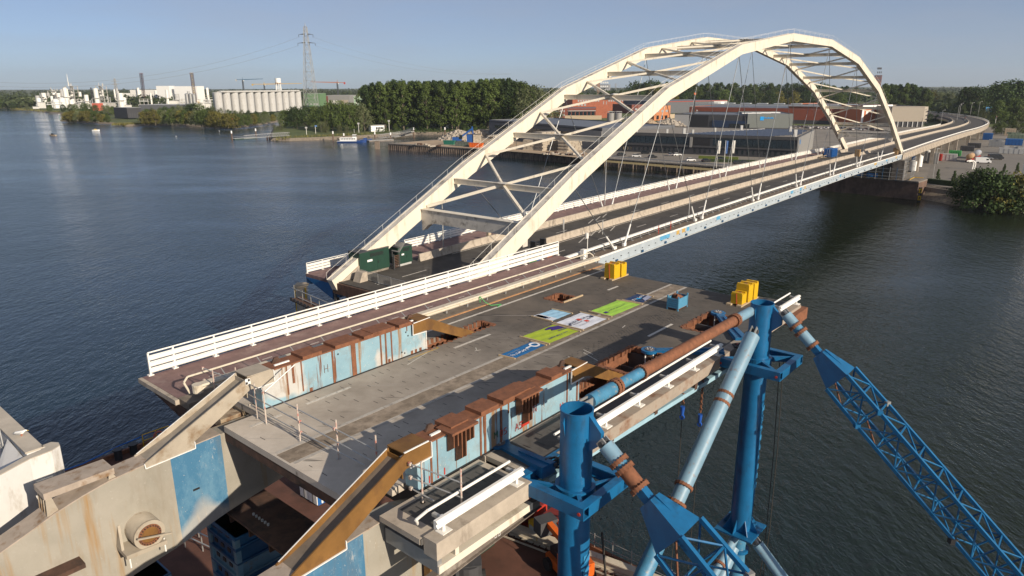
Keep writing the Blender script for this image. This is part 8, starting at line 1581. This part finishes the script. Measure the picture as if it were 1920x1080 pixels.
frame_tower('tall process tower with white mast in the chemical plant', (-767.92,1280.21,3.00), 13, 34.23, 6, 20)
frame_tower('process tower right of the black chimney', (-713.30,1274.72,3.00), 12, 34.09, 6); frame_tower('lower process frame with tanks at the left of the plant', (-779.83,1249.48,3.00), 14, 26.43, 4)
for u, r, tp, lb, c in (((-871.48,1290.63,3.00), 2.6, 10.50, 'small beige tank farthest left', beige), ((-790.23,1220.08,3.00), 3.6, 14.24, 'upright white tank left of the process frame', whiteb), ((-722.74,1157.29,3.00), 5.0, 13.11, 'squat white tank before the process frame, left', whiteb), ((-729.75,1185.44,3.00), 5.0, 14.68, 'squat white tank before the process frame, right', whiteb), ((-677.80,1271.14,3.00), 6.5, 13.93, 'low white domed tank left of the white hall', whiteb), ((-505.32,1137.43,3.00), 2.8, 21.70, 'grey upright tank before the white plant hall, left', galv), ((-499.24,1136.87,3.00), 2.8, 21.69, 'grey upright tank before the white plant hall, middle', galv), ((-494.04,1136.40,3.00), 2.8, 20.88, 'grey upright tank before the white plant hall, right', galv)):
    S = thing('process_tank', lb, 'tank', u); a = Vector(u); part(S, 'drum', MB().tube(a, a+Vector((0, 0, tp)), r, 20), c, smooth=True); part(S, 'dome', MB().tube(a+Vector((0, 0, tp)), a+Vector((0, 0, tp+r*.35)), r, 20, r*.3), c, smooth=True)
cp_ = Vector((-712.94,1242.91,3.00)); solo('chimney', MB().tube(cp_, cp_+Vector((0, 0, 31.51)), 1.5, 12, 1.0), black, 'slim black chimney between the process towers', 'chimney', smooth=True)
def blk(label, A, Bp, dep, h, m, wins=()): return bld('plant_building', label, A, Bp, dep, h, m, lgrey, wins, z=3, parapet=0)
blk('coral red plant building at the river front', (-604.09,1048.95), (-595.21,1048.21), 12, 10.04, M('coral', (.55, .12, .08), .7), [(.2, .8, 3, 5, 2, .4, dgrey)])
blk('white plant hall left of the red lattice boom', (-809.95,1516.70), (-787.50,1514.04), 20, 19.76, whitep, [(.1, .9, 5, 8, 3, .5, lgrey)]); blk('large white plant hall behind the red lattice boom', (-788.68,1514.18), (-734.62,1507.76), 25, 26.06, whitep, [(.05, .95, 3, 12, 8, .12, lgrey), (.05, .95, 14, 17, 8, .5, lgrey)])
blk('high white plant block with stacks, left of the yellow boom', (-666.51,1375.39), (-641.06,1372.62), 20, 33.82, whiteb, [(.1, .9, 4, 9, 4, .5, galv)]); blk('bright white plant hall under the yellow and red boom', (-631.55,1371.58), (-586.27,1366.65), 25, 33.23, whiteb, [(.04, .96, 3, 6, 7, .4, lgrey)])
blk('black square building behind the headland', (-421.05,795.88), (-411.63,808.59), 30, 10.77, slate2, [(.1, .9, 1, 5, 5, .3, dgrey)]); blk('long dark grey building behind the bank trees', (-462.17,902.47), (-410.06,898.67), 40, 11.21, slate, [(.03, .97, 2, 4, 10, .3, slate2)])
blk('low white building right of the dark grey one', (-490.83,1062.07), (-460.90,1059.52), 30, 8.28, whitep, [(.05, .95, 2, 4.4, 7, .5, dgrey)]); blk('green building behind the pylon foot', (-351.07,1238.27), (-324.06,1235.56), 30, 20.96, M('sheet_green', (.12, .21, .10), .7), [(.1, .9, 2, 5, 4, .4, lgrey)])
blk('brick and grey block right of the green building', (-340.88,1303.87), (-327.15,1302.42), 20, 15.65, brickd, [(.1, .9, 4, 7, 3, .5, winw)]); blk('grey and white hall left of the poplar wood', (-329.11,1302.63), (-288.09,1298.28), 40, 16.99, zinc, [(.03, .5, 2, 8, 4, .8, whitep), (.6, .95, 3, 9, 6, .5, beige)]); blk('pale green building half hidden by the poplars', (-259.07,1198.38), (-232.21,1195.75), 30, 16.92, M('mint', (.40, .52, .38), .7), [(.1, .9, 4, 8, 4, .5, whitep)])
for A_, B_, tz, lb, c in ((Vector((-714.40,1419.84,3.00)), Vector((-662.98,1320.00,58.95)), 0, 'leaning red lattice crane boom over the plant', M('boom_red', (.22, .05, .05), .6)), (Vector((-575.98,1328.79,3.00)), Vector((-542.35,1250.00,57.95)), 0, 'leaning yellow and red crane boom over the white hall', M('boom_yellow', (.50, .30, .06), .6))):
    T = thing('crawler_boom', lb, 'crane', tuple(A_)); d = (B_-A_); ch = MB()
    for k in range(4):
        of = Vector(((-1, 1, 1, -1)[k]*1.8, (-1, -1, 1, 1)[k]*1.8, 0)); part(T, 'boom_chord', MB().tube(A_+of, B_+of, .5, 5), c if k % 2 else M('boom_red', 0))
    for i in range(16): of = Vector((1.8, -1.8, 0)); ch.tube(A_+d*i/16+of*(-1)**i, A_+d*(i+1)/16-of*(-1)**i, .35, 4)
    part(T, 'lacing', ch, c, kind='stuff'); part(T, 'crane_body', MB().box(A_+Vector((0, 0, 3)), (12, 8, 6)), M('boom_yellow', (.5, .3, .06), .6))
# pipe racks and low clutter of the plant
CLUT = [(-769,1509,11.5,13.9,0),(-595,1338,14.1,9,5),(-757,1261,17,10.5,5),(-756,1354,7.9,12.7,0),(-629,1168,7.6,13.8,3),(-877,1356,14.6,13.4,4),(-866,1325,16.6,5.5,0),(-759,1287,10.2,11,0),(-478,1146,5.7,10.1,4),(-501,1138,6.6,11.8,1),(-566,1286,12.3,11.6,2),(-831,1299,17.8,10.3,0),(-822,1358,10.8,7.6,0),(-878,1429,15.1,12.9,3),(-785,1288,8,14.6,3),(-715,1213,7.2,13.3,2),(-606,1133,17.8,10.7,0),(-734,1230,17.6,7.9,1),(-526,1270,14,4.7,3),(-507,1168,7.2,11.9,4),(-719,1326,6.7,12.8,0),(-871,1375,10.9,10.2,3),(-730,1250,17.2,4.3,4),(-581,1248,15.3,13.7,4),(-634,1436,6.3,9.4,0),(-780,1500,8.2,9,2),(-776,1414,12.8,10.7,5),(-741,1231,7.4,4.7,2),(-568,1206,9.3,12.6,0),(-675,1130,15.8,5.2,2),(-790,1390,5.7,4.8,5),(-744,1226,7.6,13.6,0),(-894,1434,8.3,10.7,0),(-700,1164,12.9,6.4,0),(-641,1129,15.2,13.9,0),(-767,1415,10.7,8.6,2),(-784,1286,6,7.3,3),(-757,1314,5.8,5,2),(-517,1167,17.3,4.9,3),(-505,1212,7.7,10,2),(-751,1165,9.2,13.2,4),(-747,1421,7.9,14.8,2),(-822,1267,15.3,8.4,3),(-522,1227,9.7,7,2),(-663,1234,5.1,11.5,0),(-675,1148,14.8,7,1),(-773,1315,14.7,7.8,4),(-691,1423,15.1,11.4,0),(-687,1151,7.8,6.2,5),(-664,1141,14.3,9.5,0),(-673,1218,17.5,10.1,1),(-626,1178,17.6,6,4),(-744,1139,7.3,4.6,4),(-759,1206,9.3,8.4,0),(-702,1485,7.2,5.6,4),(-579,1336,14.8,13.7,4),(-838,1384,10.4,12.2,5),(-570,1380,9.9,12.5,2),(-565,1283,9,13.4,1),(-835,1328,7.9,6,5),(-819,1322,16.9,10.1,0),(-913,1435,15.9,11.8,2),(-734,1204,14.2,14.4,0),(-831,1311,13.6,13.9,2),(-635,1129,9.1,9,2),(-846,1414,9.7,12,5),(-708,1131,15.5,9.6,5),(-588,1358,11.4,7.4,0),(-727,1362,5.4,7.2,0),(-710,1227,9.9,7,1),(-895,1389,14.7,13.8,1),(-549,1244,9.1,11.5,3),(-913,1413,14.8,13.3,2),(-576,1258,17.9,9.4,3),(-705,1202,10.7,10.4,4),(-657,1162,9.3,12.1,4),(-726,1365,17.7,11.7,2),(-597,1374,6.2,10.2,2),(-729,1318,8,7.2,3),(-592,1177,12.5,4.9,5),(-733,1186,10.8,5.9,0),(-835,1347,9.8,6.5,5),(-649,1289,10.3,11.9,2),(-682,1130,14.5,6,0),(-710,1230,15.5,8.3,4),(-700,1299,17.1,4.9,0),(-580,1397,10.8,13.8,0),(-747,1301,8.8,6.3,4),(-791,1248,15.5,4.2,5),(-816,1293,14.3,7.1,5),(-641,1299,6.8,9.8,0),(-634,1379,6.5,6.5,3),(-636,1136,8.6,5.8,2),(-812,1428,10.2,4.1,3),(-544,1218,7.5,12.9,5)]
for i, (x, y, w, h, k) in enumerate(CLUT):
    h *= 1.15
    T = thing('plant_unit', 'small pale process unit among the pipe racks of the plant', 'plant unit', (x, y, 3), 'process units of the chemical plant'); m = [whitep, pipe, pipe, lgrey, whitep, beige][k]
    if k % 3 == 0: part(T, 'vessel', MB().tube((x, y, 3), (x, y, 3+h*1.9), w*.22, 12), m); part(T, 'platform', MB().box((x, y, 3+h), (w*.6, w*.6, .5)), pipe)
    elif k % 3 == 1: part(T, 'housing', MB().box((x, y, 3+h*.3), (w, w*.6, h*.6)), m); part(T, 'flat_roof', MB().box((x, y, 3.2+h*.6), (w+1, w*.6+1, .4)), lgrey); part(T, 'stack', MB().tube((x+w*.2, y, 3+h*.6), (x+w*.2, y, 3+h*1.4), .8, 8), galv)
    else:
        part(T, 'rack_deck', MB().box((x, y, 3+h*.55), (w*1.6, 3, .6)), pipe); part(T, 'rack_deck', MB().box((x, y, 3+h*.85), (w*1.6, 3, .6)), pipe)
        for q in (-.7, 0, .7): part(T, 'rack_leg', MB().box((x+q*w, y-1.2, 3+h*.45), (.7, .7, h*.9)), pipe)
        part(T, 'pipe_run', MB().tube((x-w*.8, y-1.8, 3.6+h*.55), (x+w*.8, y-1.8, 3.6+h*.55), .6, 8), whiteb)
# grassy dyke with dark panels left of the plant
structure('dyke', MB().prism([(-892.74,1281.29,1.50), (-848.42,1342.33,1.50), (-837.69,1330.00,17.80), (-899.97,1330.00,17.03)], (0, 60, 0)), M('dyke_grass', (.13, .15, .05), .95, var=.2, scale=.02))
dk = Vector((-982.31,1455.87,8.00)); sp_ = thing('solar_field', 'row of dark solar tables on the dyke at far left', 'solar array', tuple(dk))
for i in range(14): part(sp_, 'solar_table', MB().box(dk+Vector((i*3.6, 0, 6+.2*(i % 2))), (3.2, 8, .4)), solar)
# ================================================================== RIVER TRAFFIC AND JETTIES
def boat(label, xy, l, rz, hullm, topm, name='motor_boat', cat='boat', big=False):
    T = thing(name, label, cat, (xy[0], xy[1], 0), None, rz); b = l*.13 if big else l*.17; hh = l*.065 if big else l*.13
    secs = []
    for f, w, dz in ((-.5, .8, 0), (-.35, 1, 0), (.1, 1, 0), (.32, .75, .06), (.45, .35, .14), (.5, .04, .2)): secs.append([(f*l, -b*w, hh*(1+dz*2)), (f*l, -b*w*.75, -.2), (f*l, b*w*.75, -.2), (f*l, b*w, hh*(1+dz*2))])
    part(T, 'hull', MB().sweep(secs), hullm, local=True, smooth=True); part(T, 'deck', MB().b0(-l*.48, l*.3, -b*.8, b*.8, hh*.9, hh*1.02), lgrey, local=True)
    if big:
        part(T, 'saloon', MB().b0(-l*.40, l*.16, -b*.72, b*.72, hh*1.02, hh*1.02+2.0), topm, local=True)
        for i in range(9): part(T, 'window', MB().b0(-l*.37+i*l*.057, -l*.37+i*l*.057+l*.04, -b*.72-.03, b*.72+.03, hh*1.02+.8, hh*1.02+1.6), glass, local=True)
        part(T, 'wheelhouse', MB().b0(l*.04, l*.15, -b*.6, b*.6, hh*1.02+2.0, hh*1.02+3.8), topm, local=True); part(T, 'wheelhouse_window', MB().b0(l*.045, l*.16, -b*.62, b*.62, hh*1.02+2.7, hh*1.02+3.4), glass, local=True); part(T, 'wheelhouse_roof', MB().b0(l*.03, l*.165, -b*.68, b*.68, hh*1.02+3.8, hh*1.02+3.95), whiteb, local=True); part(T, 'fender_strake', MB().b0(-l*.5, l*.2, -b*1.02, -b*.98, hh*.7, hh*.85), whiteb, local=True)
        part(T, 'mast', MB().tube((l*.1, 0, hh+5), (l*.1, 0, hh+7.5), .08, 5), whiteb, local=True)
    else:
        part(T, 'cockpit', MB().b0(-l*.2, l*.12, -b*.6, b*.6, hh, hh*1.9), topm, local=True); part(T, 'windshield', MB().b0(l*.08, l*.13, -b*.55, b*.55, hh*1.8, hh*2.3), glass, local=True)
    return T
boat('blue and white passenger ferry moored at the jetty', (-106.35,478.47), 19, .03, M('hull_blue', (.012, .05, .20), .4), whiteb, 'ferry', 'ferry', True); boat('small blue workboat behind the ferry', (-99.85,492.27), 8, .2, M('hull_blue', 0), M('hull_blue', 0))
boat('small dark motorboat under way on the left reach', (-352.42,553.13), 6.5, 2.8, M('hull_tan', (.35, .28, .2), .5), black); boat('small white motorboat with yellow top, left of the headland', (-354.78,615.92), 6, .1, whiteb, M('top_yellow', (.55, .38, .05), .5))
for u, lb in (((-246.15,607.26), 'white gull on the water before the bank, left'), ((-253.22,543.16), 'white gull on the water at far left'), ((-108.58,458.89), 'white gull on the water beside the ferry')):
    solo('gull', MB().sweep([[(u[0]+x, u[1]+r*math.cos(a*.785), .15+r*.6*math.sin(a*.785)) for a in range(8)] for x, r in ((-.5, .02), (-.2, .26), (.2, .28), (.45, .12), (.62, .14), (.75, .02))]), whiteb, lb, 'gull', smooth=True)
def pile(xy, h, label, r=.45):
    T = thing('mooring_pile', label, 'pile', (*xy, 0)); a = Vector((*xy, 0)); part(T, 'shaft', MB().tube(a-Vector((0, 0, 1)), a+Vector((0, 0, h-1.8)), r, 10), M('pile_brown', (.13, .085, .06), .8)); part(T, 'white_band', MB().tube(a+Vector((0, 0, h-1.8)), a+Vector((0, 0, h)), r*1.08, 10), whiteb)
for xy, h, lb in (((-194.63,500.76), 6.5, 'white-topped pile at the left end of the jetty pontoon'), ((-186.82,526.42), 6.5, 'white-topped pile behind the jetty pontoon'), ((-122.35,493.12), 6.5, 'white-topped pile left of the ferry'), ((-117.22,502.76), 4.5, 'white-topped pile behind the ferry'), ((-84.37,501.49), 5.0, 'white-topped pile at the ferry pontoon'), ((-70.16,516.37), 7.5, 'white-topped pile below the gangway end'), ((-47.20,510.21), 8.0, 'white-topped pile at the quay corner basin'), ((-98.32,517.49), 4.5, 'white-topped pile between ferry and gangway')): pile(xy, h, lb)
def pontoon(label, A, Bp, w, m):
    T = thing('jetty_pontoon', label, 'jetty', (*A, 0)); part(T, 'float', MB().beam((*A, .3), (*Bp, .3), w, .9), m); part(T, 'deck_boards', MB().beam((*A, .8), (*Bp, .8), w, .1), lgrey)
    n = 6
    for i in range(n): x = A[0]+(Bp[0]-A[0])*i/(n-1); y = A[1]+(Bp[1]-A[1])*i/(n-1); part(T, 'rail_post', MB().tube((x, y, .85), (x, y, 2.0), .06, 5), galv)
    part(T, 'rail', MB().tube((*A, 2.0), (*Bp, 2.0), .06, 5), galv)
pontoon('dark jetty pontoon off the grassy point', (-195.98,505.81), (-185.90,520.98), 4, M('float_green', (.03, .06, .05), .7)); pontoon('low ferry pontoon right of the ferry', (-96.97,485.04), (-81.85,494.00), 5, concd)
def gangway(label, A, Bp, w, h):
    T = thing('gangway', label, 'gangway', A); A = Vector(A); Bv = Vector(Bp); d = (Bv-A); sd = d.cross(Vector((0, 0, 1))).normalized()*w/2; part(T, 'walk_deck', MB().beam(A, Bv, w, .25), galv); n = 10
    for s in (-1, 1):
        part(T, 'top_chord', MB().beam(A+sd*s+Vector((0, 0, h)), Bv+sd*s+Vector((0, 0, h)), .18, .18), galv)
        for i in range(n): part(T, 'truss_bar', MB().beam(A+d*i/n+sd*s, A+d*(i+1)/n+sd*s+Vector((0, 0, h)), .12, .12), galv); part(T, 'truss_post', MB().beam(A+d*i/n+sd*s, A+d*i/n+sd*s+Vector((0, 0, h)), .12, .12), galv)
gangway('long grey gangway from pontoon to grassy point', (-183.35,493.25,1.60), (-166.81,498.88,2.60), 2, 2.2); gangway('second span of the grey gangway on to the grassy point', (-166.81,498.88,2.60), (-157.39,509.26,2.60), 2, 2.2)
gangway('left pale truss gangway to the ferry pontoon', (-91.72,500.29,1.20), (-78.96,514.49,2.40), 2.2, 2.4); gangway('steep pale truss gangway up to the grassy bank', (-79.03,514.89,2.00), (-68.73,501.75,5.40), 2.4, 2.6); gangway('right truss gangway above the moored boat', (-83.23,507.55,1.40), (-71.64,516.81,2.60), 2.2, 2.2)
for xy, lb in (((-170.70,504.83), 'brown steel dolphin under the gangway joint'),): solo('dolphin', MB().b0(xy[0]-1.2, xy[0]-.4, xy[1]-.4, xy[1]+.4, -1, 2.6).b0(xy[0]+.4, xy[0]+1.2, xy[1]-.4, xy[1]+.4, -1, 2.6), rustd, lb, 'dolphin')
dl = (-79.83,426.63); D_ = thing('timber_dolphin', 'square timber fender pile in front of the ferry pontoon', 'dolphin', (*dl, 0))
for i in range(3):
    for j in range(2): part(D_, 'timber', MB().b0(dl[0]-1.4+i*.95, dl[0]-.55+i*.95, dl[1]-.9+j, dl[1]-.05+j, -1, 4.6-.2*((i+j) % 2)), M('old_timber', (.20, .155, .12), .9, var=.35, scale=1.5))
part(D_, 'cap_timber', MB().b0(dl[0]-1.5, dl[0]+1.5, dl[1]-1, dl[1]+1, 4.6, 4.9), concd)
T, bx, L = bld('ferry_office', 'small white ferry office with dark windows under the poplars', (-109.32,561.55), (-100.01,567.77), 5, 4.6, whiteb, lgrey, [(.35, .95, 1.6, 3.2, 5, .75, glass)], z=2, parapet=0, roofover=.8)
for xy, c, lb in (((-74.39,595.25), M('sign_purple', (.2, .05, .15), .6), 'purple notice board on the grassy bank'), ((-69.53,591.29), whiteb, 'white portal frame on the grassy bank'), ((-51.78,583.15), whiteb, 'white cabinet on the grassy bank')):
    S = thing('bank_sign', lb, 'sign', (*xy, 2)); 
    if 'portal' in lb:
        for q in (-3.2, 3.2): part(S, 'leg', MB().b0(xy[0]+q-.4, xy[0]+q+.4, xy[1]-.3, xy[1]+.3, 2, 6), whiteb)
        part(S, 'lintel', MB().b0(xy[0]-3.6, xy[0]+3.6, xy[1]-.3, xy[1]+.3, 6, 7), whiteb)
    else: part(S, 'board', MB().b0(xy[0]-1, xy[0]+1, xy[1]-.2, xy[1]+.2, 3, 5.8), c); part(S, 'post', MB().b0(xy[0]-.15, xy[0]+.15, xy[1]-.1, xy[1]+.1, 2, 3), galv)
for xy, h, lb in (((-150.58,529.32), 6, 'white channel marker pole on the grassy point, left'), ((-147.06,541.09), 6.5, 'flag pole with blue and white flag on the grassy point'), ((-271.70,704.45), 4.5, 'orange and white marker post on the bank'), ((-490.11,786.53), 6.5, 'green channel mark at the headland tip'), ((-115.61,545.86), 8, 'lamp post left of the ferry office'), ((-95.64,564.23), 9, 'lamp post right of the ferry office')):
    S = thing('marker_pole', lb, 'pole', (*xy, 1.5)); a = Vector((*xy, 1.5)); part(S, 'pole', MB().tube(a, a+Vector((0, 0, h)), .16, 6), M('mark_green', (.03, .22, .16), .6) if 'green' in lb else whitep); part(S, 'topmark', MB().box(a+Vector((.5 if 'flag' in lb else 0, 0, h-.6)), (1.6, .3, 1.2)), M('flag_blue', 0) if 'flag' in lb else (orange if 'orange' in lb else lgrey))

# ================================================================== 0.00006
m = bpy.data.materials.new('haze'); m.use_nodes = True; n = m.node_tree; n.nodes.clear()
v = n.nodes.new('ShaderNodeVolumePrincipled'); v.inputs['Color'].default_value = (.80, .87, 1, 1); v.inputs['Density'].default_value = 0.00006; v.inputs['Anisotropy'].default_value = .2
n.links.new(v.outputs[0], n.nodes.new('ShaderNodeOutputMaterial').inputs['Volume'])
hz = bpy.data.objects.new('haze', MB().b0(-8800, 8800, -560, 8550, -2, 190).mesh('haze', m)); COL.objects.link(hz); hz['kind'] = 'stuff'; hz['label'] = 'thin pale haze in the air over the river'; hz['category'] = 'haze'
